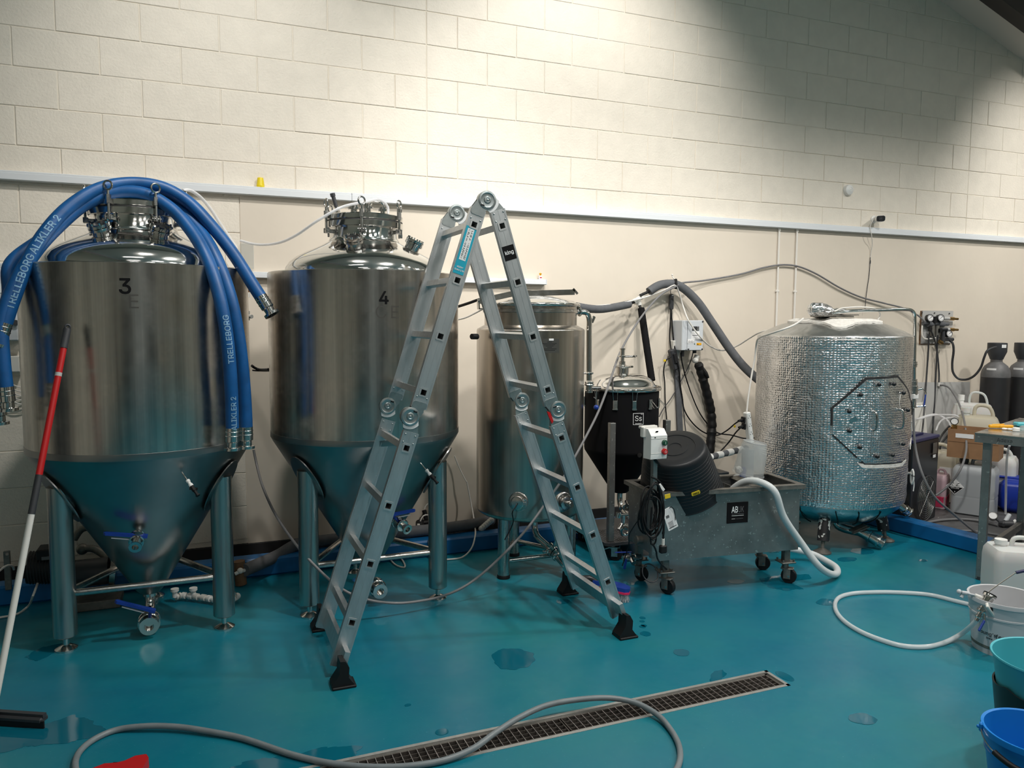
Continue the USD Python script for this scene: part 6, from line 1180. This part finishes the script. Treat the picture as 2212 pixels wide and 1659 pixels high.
# regulator lying on the grey floor
q = P(2166, 1127, 4.0); q = G(2166, 1132, .055); rg_ = thing('pressure_regulator', 'loose regulator with a tilted dial lying on the grey floor', 'regulator', q); d = unit((-.7, -.5, .6)); c_ = q+np.array([-.03, .06, .05])
g_ = put(B().lathe([(.032, -.02), (.032, .010), (.028, .014), (.027, .010), (0, .010)], c_, d, 26), 'dial_case', 'steel', rg_); put(B().lathe([(.027, .0105), (0, .011)], c_, d, 24), 'dial', 'paper', g_); put(B().cyl(q, q+[.05, -.05, .01], .026, 14).cyl(q, c_, .010, 8).box(q, (.05, .05, .045), .01), 'body', 'charcoal', rg_); put(B().cyl(q+[.03, 0, .02], q+[.07, .0, .07], .016, 12), 'knob', 'pale', rg_); put(B().cyl(q+[.06, -.02, .0], q+[.09, -.04, .03], .012, 10).sph(q+[.06, -.06, -.03], .02), 'fitting', 'white', rg_)
hosep([(2172, 1110, 4.15), (2173, 1060, 4.1), (2174, 1010, 4.0), (2177, 975, 3.9), (2181, 962, 3.85)], .0085, 'cleartube', 'clear_tube', 'clear tube rising straight from the floor regulator to the table')
single(B().tube([G(*p_, .042) for p_ in ((2002, 1129), (2040, 1123), (2090, 1122), (2130, 1128), (2156, 1135))], .010, 10), 'floor_hose', 'cablegrey', 'pale grey hose lying across the grey floor to the loose regulator', 'hose')
single(B().tube([G(*p_, .040) for p_ in ((2070, 1147), (2100, 1147), (2140, 1153), (2180, 1160), (2240, 1168))], .008, 8), 'floor_hose', 'cablegrey', 'thin grey hose lying nearest the kerb on the grey floor', 'hose')
# steel table
TA = np.array([4.455, 3.20, 0]); e1 = np.array([math.sin(math.radians(68)), math.cos(math.radians(68)), 0]); e2 = np.array([math.sin(math.radians(158)), math.cos(math.radians(158)), 0]); TRr = axes(e1, np.cross((0, 0, 1), e1), (0, 0, 1))
TB_ = thing('steel_table', 'stainless steel work table cut by the right edge of the photo', 'table', TA); tl = lambda a, e, z: TA+e1*a+e2*e+np.array([0, 0, z])
TL_, TW_ = 1.0, .62
put(B().box(tl(TL_/2-.03, TW_/2-.03, .918), (TL_+.06, TW_+.06, .012), .002, TRr), 'table_top', 'steel', TB_); put(B().box(tl(TL_/2-.03, -.055, .893), (TL_+.06, .006, .055), .001, TRr).box(tl(-.055, TW_/2-.03, .893), (.006, TW_+.05, .055), .001, TRr).box(tl(TL_/2-.03, TW_-.01, .893), (TL_+.06, .006, .055), .001, TRr), 'apron', 'cart', TB_)
for (a, e) in ((0, 0), (TL_-.06, 0), (0, TW_-.06), (TL_-.06, TW_-.06)): lg = put(B().box(tl(a, e, .46), (.044, .044, .91), .003, TRr), 'leg', 'cart', TB_); put(B().cyl(tl(a, e, 0), tl(a, e, .02), .026, 14), 'foot', 'charcoal', lg)
put(B().box(tl(TL_/2-.03, 0, .17), (TL_-.1, .03, .05), .002, TRr), 'rail', 'cart', TB_); put(B().box(tl(TL_-.06, TW_/2-.03, .17), (.03, TW_-.1, .05), .002, TRr), 'rail', 'cart', TB_)
put(text('Adexa', .022, tl(.11, -.0585, .893) if False else tl(-.0585, .10, .893), e2, (0, 0, 1), .0006, w=.08), 'lettering', 'charcoal', TB_)
zt = .926
def on_table(px, py, h=0.0): return G(px, py, zt+h)
q = on_table(2157, 925); yt = thing('yellow_clamp_tool', 'yellow plastic wing tool lying on the steel table', 'tool', q)
put(B().beam(q+[-.05, .03, .012], q+[.02, -.01, .012], .022, .02, ch=.005).beam(q+[.0, .0, .012], q+[.07, -.045, .014], .03, .018, ch=.005).beam(q+[-.035, .02, .02], q+[.03, -.015, .024], .012, .012, ch=.003), 'body', 'amber', yt)
for k, (x, y) in enumerate(((2170, 928), (2182, 929))): q = on_table(x, y); single(B().torus(q+[0, 0, .006], (0, 0, 1), .011, .005, 18, 8).box(q+[.015, -.01, .004], (.02, .006, .008), .002, rot((0, 0, 1), 40*k)[:3, :3]), 'tube_clip', 'white', 'small white plastic clip on the table, '+('left' if k == 0 else 'right')+' one, beside the yellow tool', 'clip')
q = on_table(2195, 931); single(B().lathe([(.020, 0), (.020, .018), (.017, .022), (0, .022)], q, seg=22), 'screw_cap', 'white', 'round white screw cap on the steel table', 'cap')
q = on_table(2206, 920); single(B().box(q+[.02, -.01, .012], (.12, .06, .024), .006, rot((0, 0, 1), -30)[:3, :3]), 'sponge', 'tubteal', 'flat green scouring block at the far edge of the table', 'sponge')
q = on_table(2208, 929); single(B().sph(q+[.01, 0, .014], .022, 2, (1, 1, .7)), 'clear_tub', 'milky', 'small clear plastic pot on the table by the frame edge', 'pot')

# ================================================================ the floor drain
DR = thing('floor_drain', 'long steel drain channel with mesh grating let into the floor', 'drain', (.4, (DY0+DY1)/2, 0))
fw = .016
b = B().bx(DX0, DX1, DY0, DY0+fw, -.03, .002).bx(DX0, DX1, DY1-fw, DY1, -.03, .002).bx(DX1-fw, DX1, DY0, DY1, -.03, .002); put(b, 'frame', 'drainsteel', DR)
b = B().bx(DX0, DX1-fw, DY0+fw, DY0+fw+.009, -.05, -.006).bx(DX0, DX1-fw, DY1-fw-.009, DY1-fw, -.05, -.006).bx(DX1-fw-.009, DX1-fw, DY0+fw, DY1-fw, -.05, -.006); put(b, 'inner_ledge', 'cartrim', DR)
gy0, gy1 = DY0+fw+.010, DY1-fw-.010; gx1 = DX1-fw-.012; JX = G(1245, 1590)[0]
for xa, xb in ((JX+.003, gx1), (JX-1.0, JX-.003), (JX-2.0, JX-1.006)):
    gt = put(B().bx(xa, xb, gy0, gy0+.004, -.03, -.004).bx(xa, xb, gy1-.004, gy1, -.03, -.004).bx(xa, xa+.004, gy0, gy1, -.03, -.004).bx(xb-.004, xb, gy0, gy1, -.03, -.004), 'grating', 'grate', DR)
    n = int((xb-xa)/.0305); ys_ = np.linspace(gy0, gy1, 5)
    for k in range(1, n): put(B().bx(xa+k*(xb-xa)/n-.0011, xa+k*(xb-xa)/n+.0011, gy0, gy1, -.028, -.0035), 'cross_bar', 'gratebright', gt)
    for y in ys_[1:-1]: put(B().bx(xa, xb, y-.0011, y+.0011, -.028, -.006), 'bearer_bar', 'grate', gt)
    tb = B()
    for k in range(n):
        for y0, y1 in zip(ys_[:-1], ys_[1:]): tb.torus((xa+(k+.5)*(xb-xa)/n, y1-.004, -.014), (0, -.35, 1), .010, .0011, 9, 4, 20, 160)
    put(tb, 'tread_curls', 'grate', gt, kind='stuff')

# ================================================================ hoses on the floor
pts = [G(172, 1690, .0115), G(163, 1645, .0115), G(175, 1620, .0115), G(205, 1596, .0115), G(250, 1577, .0115), (G(310, 1569, .02)), G(380, 1570, .02), G(450, 1580, .016), G(520, 1594, .0115), G(640, 1633, .0115), G(720, 1650, .0115), G(800, 1657, .0115), G(880, 1655, .0115), G(960, 1642, .013), G(1020, 1618, .02), G(1070, 1583, .03), G(1120, 1551, .045), G(1180, 1524, .05), G(1250, 1511, .05), G(1320, 1508, .045), G(1375, 1519, .035), G(1420, 1544, .02), G(1450, 1578, .0115), G(1467, 1612, .0115), G(1468, 1645, .0115), G(1450, 1680, .0115), G(1400, 1730, .0115)]
FHs = thing('floor_hose', 'grey hose snaking over the teal floor and across the drain', 'hose', pts[12]); put(B().tube(pts, .0115, 14), 'hose_wall', 'greyhose', FHs)
q0, q1 = G(196, 1658, .03), G(300, 1652, .035); gu = thing('hose_gun', 'red plastic hose gun at the end of the grey floor hose', 'hose gun', (q0+q1)/2); dg = unit(q1-q0); sg_ = np.cross((0, 0, 1), dg)
pr = [(-.012, -.030), (.02, -.030), (.05, -.005), (.09, -.004), (.115, .006), (.14, .034), (.170, .040), (.185, .020), (.190, -.045), (.16, -.09), (.11, -.10), (.05, -.075), (.0, -.07)]
put(B().prism(Polygon(pr).buffer(.006, 4), q0+np.array([0, 0, -.022]), dg, sg_, .034), 'body', 'red', gu, smooth=25); put(B().beam(q0+dg*.07+sg_*.01+[0, 0, 0], q0+dg*.135+sg_*.0+[0, 0, .0], .014, .012), 'trigger', 'black', gu); put(B().cyl(q0-dg*.03-sg_*.04, q0+dg*.01-sg_*.04, .017, 14), 'collar', 'charcoal', gu)

# ================================================================ scrubbing brush under the ladder
q = G(1338, 1303, .0); BRs = thing('scrubbing_brush', 'blue and pink scrubbing brush with white bristles lying behind the ladder foot', 'brush', q)
c = q+np.array([0.0, .05, .072]); ax_ = unit(np.array([.86, -.45, -.20])); sx_ = unit(np.cross((0, 0, 1), ax_)); up_ = np.cross(ax_, sx_)
hb = Polygon([(-.13, -.018), (-.07, -.028), (0, -.042), (.05, -.040), (.075, -.02), (.078, 0), (.075, .02), (.05, .040), (0, .042), (-.07, .028), (-.13, .018)]).buffer(.006, 5)
put(B().prism(hb, c, ax_, sx_, .022), 'back', 'blue', BRs, smooth=30); put(B().prism(hb.buffer(.004).intersection(sbox(-.09, -1, 1, 1)), c-up_*.012, ax_, sx_, .012), 'pink_band', 'pinkred', BRs)
put(B().tube([c-ax_*.11+up_*.012, c-ax_*.15+up_*.02, c-ax_*.20+up_*.005, c-ax_*.235-up_*.02], [.020]*1 and .019, 12), 'handle', 'blackgloss', BRs)
bb = B(); r5 = random.Random(4)
for k in range(420):
    a, s = r5.uniform(-.07, .072), r5.uniform(-.036, .036)
    if not hb.contains(Point(a, s)): continue
    p0 = c-up_*.012+ax_*a+sx_*s; sp = unit(-up_+ax_*(a*5+r5.uniform(-.2, .25))+sx_*(s*5+r5.uniform(-.2, .2))); L = r5.uniform(.045, .062); p1 = p0+sp*L; p1[2] = max(p1[2], .003); bb.m.append(sweep(np.array([p0, (p0+p1)/2+[r5.uniform(-.003, .003), 0, 0], p1]), [.0011, .001, .0007], 3))
put(bb, 'bristles', 'bristle', BRs, kind='stuff')

# ================================================================ buckets and cans at the right edge
def bucket(t, c, r0, r1, h, m, rimr=.006, lean=None):
    R = np.eye(3) if lean is None else lean
    return put(B().add(place(revolve([(0, .004), (r0-.004, .004), (r1-.005, h-.002), (r1+.004, h), (r1+rimr, h-.004), (r1+rimr, h-.02), (r1+.001, h-.021), (r0+(r1-r0)*.72, h*.72), (r0+(r1-r0)*.72+.003, h*.715), (r0+(r1-r0)*.70+.003, h*.685), (r0+(r1-r0)*.68, h*.68), (r0, .0), (0, 0)][::-1], 72), R, c)), 'body', m, t, smooth=40)
wb = np.array([3.605, 2.45, 0]); WBk = thing('white_bucket', 'cloudy white plastic bucket with a silver coupler hung on its rim', 'bucket', wb)
bucket(WBk, wb, .135, .163, .268, 'bucketwhite'); put(B().lathe([(.1385, .028), (.1395, .030), (.1398, .042), (.1388, .044)], wb, seg=60), 'grime_line', 'grime', WBk)
an = CAMDIR(wb)
for s, h, da, z, m_ in (("Young's", .017, -.52, .105, 'charcoal'), ('brew', .009, -.42, .085, 'charcoal'), ('fermenter', .020, .20, .105, 'charcoal')):
    r_ = .135+.028*(z/.268)+.0006; put(wrap(text(s, h, (0, 0, 0), (1, 0, 0), (0, 1, 0), .0008), wb, r_, an+da, z), 'lettering', m_, WBk)
he = [wb+np.array([math.cos(an-1.2)*.17, math.sin(an-1.2)*.17, .255]), wb+np.array([math.cos(an-.9)*.172, math.sin(an-.9)*.172, .265])]
hs, hE = P(2113, 1296, 2.50), P(2195, 1237, 2.40); put(B().tube([hs, (hs+hE)/2+[0, 0, .004], hE], .0026, 8), 'wire_handle', 'steel', WBk); put(B().tube([hE, P(2235, 1228, 2.36)], .0075, 12, straight=True), 'handle_grip', 'navy', WBk)
# keg coupler with its clear hose
q = P(2131, 1300, 2.455); KC = thing('keg_coupler', 'chrome keg coupler with a black lever and a blue-handled valve', 'coupler', q); d = unit(P(2112, 1338, 2.46)-q); x_, y_ = frame(d)
put(B().lathe([(.0, -.042), (.026, -.042), (.030, -.036), (.030, -.028), (.024, -.024), (.022, .0), (.026, .004), (.026, .014), (.018, .018), (.018, .038), (.022, .042), (.022, .054), (.014, .058), (.014, .075), (.017, .078), (.017, .086), (.012, .09), (.012, .105), (0, .105)], q, d, 28), 'body', 'bright', KC)
put(B().torus(q-d*.040, d, .025, .005, 24, 8), 'seal', 'black', KC); k0_ = P(2131, 1306, 2.42); k1_ = P(2152, 1335, 2.41); put(B().beam(k0_, k1_, .030, .012, (.6, -.8, .2), .003), 'lever', 'offwhite', KC); put(B().beam(k0_+(k1_-k0_)*.25+[.006, 0, .008], k1_+[.010, 0, .006], .026, .014, (.6, -.8, .2), .004), 'lever_grip', 'black', KC)
q2 = P(2126, 1326, 2.43); kv = put(B().cyl(q+d*.05, q2, .009, 10).cyl(q2, P(2127, 1342, 2.42), .004, 8), 'valve_stem', 'steel', KC); put(B().beam(P(2127, 1340, 2.42), P(2114, 1363, 2.42), .013, .009, (0, 1, 0), .003), 'blue_lever', 'blue', kv)
p2 = P(2098, 1285, 2.52); put(B().cyl(q-d*.01, P(2106, 1286, 2.50), .010, 12), 'side_arm', 'offwhite', KC); put(B().cyl(P(2106, 1286, 2.50), P(2090, 1282, 2.53), .005, 10).cyl(P(2092, 1282, 2.53), P(2078, 1280, 2.55), .010, 12).sph(P(2072, 1278, 2.56), .012).cyl(P(2080, 1284, 2.55), P(2076, 1291, 2.55), .009, 10), 'gas_tap', 'pale', KC)
hp = [q+d*.095, P(2098, 1352, 2.50), G(2072, 1372, .03), G(2040, 1388, .012), G(2000, 1397, .012), G(1950, 1395, .012), G(1900, 1381, .012), G(1855, 1362, .012), G(1820, 1338, .012), G(1804, 1312, .012), G(1812, 1291, .012), G(1840, 1282, .012), G(1890, 1279, .012), G(1950, 1280, .012), G(2010, 1285, .012), G(2060, 1297, .012), G(2100, 1307, .012), G(2140, 1318, .012), G(2200, 1322, .012)]
single(B().tube(hp, .0115, 14), 'clear_beer_hose', 'clearhose', 'clear reinforced hose looping on the floor from the keg coupler behind the bucket', 'hose')
jerrycan((4.07, 2.73, 0), -35, .27, .24, .44, 'hdpe', 'clean white jerrycan on the floor behind the cloudy bucket', cap='white')
# nested teal and black tubs
tc = np.array([2.835, 1.745, 0]); NT = thing('black_tub', 'black rubber tub holding the teal tub at the right edge', 'tub', tc)
a_ = np.linspace(0, 2*np.pi, 120, endpoint=False); ant = CAMDIR(tc); rel = np.angle(np.exp(1j*(a_-ant)))
top = .265+.035*np.exp(-((rel-.48)/.30)**2)+.015*np.exp(-((rel+.8)/.2)**2)
V = []; lv = 9
for k in range(lv):
    f = k/(lv-1); z = top*f; r = .150+.032*z/.27; V.append(np.column_stack([r*np.cos(a_), r*np.sin(a_), z]))
for k in range(lv):
    f = 1-k/(lv-1); z = np.maximum(top*f, .01); r = .144+.032*z/.27; V.append(np.column_stack([r*np.cos(a_), r*np.sin(a_), z]))
n = 120; V = np.vstack(V); F = [];
for k in range(2*lv-1):
    for i in range(n):
        i2 = (i+1) % n; a0_ = rel[i]
        if (.28 < rel[i] < .72) and (lv-3 <= k <= lv-3 or k == lv+1): continue
        F += [(k*n+i, k*n+i2, (k+1)*n+i2), (k*n+i, (k+1)*n+i2, (k+1)*n+i)]
put(place(trimesh.Trimesh(V, F, process=False), None, tc), 'body', 'tubblack', NT, smooth=50)
tt_ = np.array([2.835, 1.745, .09]); TT = thing('teal_tub', 'pale teal plastic tub nested inside the black tub', 'tub', tt_)
put(B().lathe([(0, .006), (.140, .006), (.186, .288), (.193, .290), (.194, .284), (.187, .280), (.179, .24), (.146, .0), (0, 0)][::-1], tt_, seg=80), 'body', 'tubteal', TT, smooth=40)
bc = np.array([2.487, 1.567, 0]); BB = thing('blue_bucket', 'bright blue bucket with a black handle grip, at the lower right corner', 'bucket', bc)
bucket(BB, bc, .112, .150, .268, 'bucketblue', .005); anb = CAMDIR(bc)
pa = bc+np.array([math.cos(anb-1.25)*.157, math.sin(anb-1.25)*.157, .258]); pb = bc+np.array([math.cos(anb+1.25)*.157, math.sin(anb+1.25)*.157, .258]); pm = bc+np.array([math.cos(anb-.15)*.172, math.sin(anb-.15)*.172, .205]); p1 = bc+np.array([math.cos(anb-.72)*.168, math.sin(anb-.72)*.168, .225]); p2 = bc+np.array([math.cos(anb+.55)*.168, math.sin(anb+.55)*.168, .215])
path = spline([pa, bc+np.array([math.cos(anb-1.05)*.163, math.sin(anb-1.05)*.163, .243]), p1, pm, p2, pb], .01); put(B().add(sweep(path, .0025, 8)), 'wire_handle', 'steel', BB); nn_ = len(path); put(B().add(sweep(path[int(nn_*.24):int(nn_*.58)], .0095, 14)), 'handle_grip', 'black', BB); put(B().box(pa, (.02, .012, .03), .004, rot((0, 0, 1), math.degrees(anb))[:3, :3]).sph(pa+np.array([math.cos(anb-1.25), math.sin(anb-1.25), 0])*.008, .006), 'ear', 'bucketblue', BB)

# ================================================================ clutter under and behind the fermenters
q = P(82, 1222, 4.72); mo = thing('black_motor', 'black pump motor on the kerb behind the left leg of fermenter 3', 'pump', q)
put(B().cyl(P(62, 1226, 4.72), P(130, 1226, 4.72), .085, 24), 'body', 'black', mo)
for k in range(9): put(B().torus(P(66+k*6.5, 1226, 4.72), (1, 0, .0), .087, .003, 28, 4), 'fin', 'charcoal', mo)
put(B().bx(P(84, 1200, 4.70)[0], P(130, 1200, 4.70)[0], 4.62, 4.74, P(90, 1205, 4.68)[2], P(90, 1182, 4.68)[2], .006), 'terminal_box', 'black', mo); put(B().bx(P(88, 1200, 4.6)[0], P(106, 1200, 4.6)[0], 4.615, 4.622, P(90, 1210, 4.62)[2], P(90, 1203, 4.62)[2]), 'label', 'greyprint', mo)
single(B().bx(P(8, 1200, 4.85)[0], P(22, 1200, 4.85)[0], 4.84, 4.86, .10, P(15, 1190, 4.85)[2], .002).cyl(P(15, 1197, 4.84), P(15, 1197, 4.835), .008, 10), 'upright_bracket', 'cartrim', 'grey upright steel bracket on the kerb at the far left', 'bracket')
single(B().tube([G(-30, 1338, .008), G(5, 1333, .008), G(35, 1327, .008), G(58, 1312, .008), P(72, 1285, 4.55), P(82, 1258, 4.68)], .006, 8), 'white_flex', 'whitecable', 'white flex curling on the floor below the black motor', 'cable')
single(B().tube([P(-20, 1250, 4.6), P(0, 1232, 4.65), P(14, 1222, 4.7), P(26, 1222, 4.75), P(30, 1230, 4.8)], .006, 8), 'white_flex', 'whitecable', 'short white flex arching before the grey upright bracket', 'cable')
pm_ = thing('transfer_pump', 'dark steel pump with pipework in the shadow behind the cone of fermenter 3', 'pump', P(210, 1220, 4.9))
put(B().cyl(P(165, 1240, 4.75), P(235, 1232, 4.75), .075, 20), 'motor', 'charcoal', pm_); put(B().cyl(P(240, 1232, 4.72), P(252, 1232, 4.72), .09, 24).cyl(P(246, 1225, 4.72), P(246, 1160, 4.72), .022, 14), 'pump_head', 'steel', pm_)
put(B().tube([P(160, 1165, 4.9), P(178, 1142, 4.9), P(195, 1140, 4.9)], .02, 12).tube([P(172, 1188, 4.85), P(200, 1185, 4.85), P(230, 1202, 4.8), P(255, 1215, 4.75)], .021, 12).sph(P(178, 1186, 4.86), .032), 'pipework', 'cartrim', pm_)
put(B().bx(P(155, 1270, 4.7)[0], P(262, 1270, 4.7)[0], 4.62, 4.84, .0, .05, .004), 'base', 'cartrim', pm_)
single(B().lathe([(.0, 0), (.028, 0), (.028, .02), (.02, .024), (.02, .032), (0, .032)], G(223, 1300, 0), seg=20), 'loose_cap', 'offwhite', 'loose white plastic cap on the floor beneath fermenter 3', 'cap')
wf = thing('white_fittings', 'chain of white plastic pipe fittings on the floor behind the right leg of fermenter 3', 'fittings', G(420, 1292))
pts = [G(378, 1290, .03), G(392, 1286, .03), G(418, 1288, .03), G(447, 1292, .03), G(470, 1296, .03), G(500, 1296, .03), G(515, 1286, .03)]
for k, (a, c_) in enumerate(zip(pts[:-1], pts[1:])):
    put(B().cyl(a, c_, .011, 12).cyl(a+(c_-a)*.1, a+(c_-a)*.35, .019, 14).cyl(a+(c_-a)*.62, a+(c_-a)*.9, .019, 14), 'fitting', 'white' if k % 2 else 'offwhite', wf)
for p_ in (pts[0], pts[2]): put(B().cyl(p_, p_+[0, 0, .045], .014, 12).cyl(p_+[0, 0, .035], p_+[0, 0, .05], .022, 14), 'tee_branch', 'white', wf)
put(B().torus(pts[5]+[0, 0, .02], (.5, -.8, .2), .028, .006, 20, 8), 'clamp', 'steel', wf)
single(B().cyl(P(516, 1212, 4.75), P(521, 1262, 4.75), .034, 18), 'foam_offcut', 'wood', 'stub of brown pipe foam standing right of fermenter 3', 'pipe foam')
lp = thing('lagged_pipe', 'long grey lagged pipe lying along the blue kerb behind the fermenters', 'pipe', (1.2, 5.06, .15))
path = [P(528, 1232, 4.72), P(560, 1218, 4.82), P(600, 1200, 4.92), P(645, 1183, 4.97), P(700, 1176, 4.99), P(800, 1166, 4.99), P(900, 1158, 4.99), P(985, 1150, 5.0), P(1040, 1140, 5.04), P(1062, 1133, 5.08)]; path = [np.array([*q_[:2], max(q_[2], .155 if i > 2 else .05)]) for i, q_ in enumerate(path)]
put(B().tube(path, .038, 18), 'foam', 'pipegrey', lp); put(B().tube([path[0], P(518, 1235, 4.7), P(508, 1240, 4.7)], .011, 10).sph(P(519, 1233, 4.7), .018), 'white_end', 'offwhite', lp)
cw = thing('corrugated_pipe', 'short white ribbed pipe end at the foot of the wall left of the middle tank', 'pipe', P(1052, 1135, 5.0)); b = B()
for k in range(6): q_ = P(1040+k*4.2, 1142-k*3.6, 4.98); b.sph(q_, .022)
put(b, 'ribbed_pipe', 'offwhite', cw)
single(B().tube([P(1008, 1040, 5.22), P(1018, 1090, 5.2), P(1024, 1125, 5.1), P(1026, 1160, 4.86), P(1018, 1185, 4.8), G(1000, 1203, .008), G(975, 1208, .008), G(950, 1209, .008)], .0055, 8), 'white_tubing', 'whitecable', 'white tubing falling down the wall and curling on the floor right of fermenter 4', 'tube')
single(B().tube([P(982, 985, 5.25), P(992, 1010, 5.25), P(1008, 1042, 5.22)], .0045, 8), 'white_tubing', 'whitecable', 'thin upper end of white tubing on the wall right of fermenter 4', 'tube')
single(B().tube([P(934, 1146, 4.85), P(928, 1160, 4.85), P(927, 1178, 4.85), P(934, 1196, 4.8), P(945, 1204, 4.75)], .0055, 8), 'white_tubing', 'whitecable', 'short bow of white tubing beside the right leg of fermenter 4', 'tube')
single(B().tube([G(842, 1207, .008), G(858, 1222, .008), G(873, 1226, .008), G(872, 1214, .008), G(850, 1192, .01)], .0055, 8), 'white_tubing', 'whitecable', 'hairpin of white tubing on the floor behind the ladder', 'tube')
bs = thing('float_switch', 'black socket with a white cap and pale tubes on the pipe behind fermenter 4', 'switch', P(912, 1130, 5.15))
put(B().cyl(P(907, 1128, 5.2), P(907, 1140, 5.16), .03, 14).box(P(921, 1134, 5.2), (.09, .05, .07), .01).cyl(P(916, 1102, 5.24), P(922, 1128, 5.22), .016, 12), 'body', 'black', bs); put(B().lathe([(.028, 0), (.03, .01), (.014, .02), (.010, .05), (0, .05)], P(904, 1147, 5.1), seg=18), 'white_cap', 'offwhite', bs)
put(B().tube([P(917, 1100, 5.24), P(922, 1090, 5.24), P(934, 1086, 5.24)], .005, 8).tube([P(908, 1126, 5.16), P(915, 1114, 5.16), P(926, 1113, 5.18), P(936, 1122, 5.2)], .005, 8), 'tubes', 'whitecable', bs, kind='stuff')
# fittings beside the jacket of fermenter 3 and leads between the fermenters
ct = thing('control_valves', 'small grey valves on a thin pipe at the right flank of fermenter 3', 'valve', P(534, 655, 4.45))
put(B().cyl(P(533, 615, 4.45), P(534, 690, 4.45), .007, 10).cyl(P(535, 632, 4.45), P(535, 642, 4.45), .012, 10).cyl(P(534, 672, 4.45), P(534, 692, 4.45), .014, 10).cyl(P(534, 683, 4.45), P(544, 684, 4.42), .011, 10), 'valves', 'offwhite', ct); put(B().lathe([(.012, 0), (.012, .014), (0, .014)], P(535, 631, 4.45), seg=14), 'nut', 'wood', ct)
single(B().tube([P(544, 790, 4.7), P(555, 797, 4.72), P(580, 798, 4.6)], .008, 8).tube([P(546, 800, 4.7), P(560, 801, 4.72), P(582, 801, 4.6)], .005, 6), 'black_leads', 'black', 'pair of dark leads bridging the gap between the two fermenters', 'cable')
single(B().tube([P(990, 662, 4.6), P(1012, 655, 4.5), P(1034, 647, 4.42)], .009, 8), 'black_rod', 'black', 'black tube between fermenter 4 and the middle tank', 'tube')
single(B().tube([P(990, 690, 4.7), P(1006, 686, 4.65), P(1025, 677, 4.6), P(1042, 668, 4.55)], .0055, 8), 'white_lead', 'whitecable', 'white tube rising from fermenter 4 to the lid of the middle tank', 'tube')
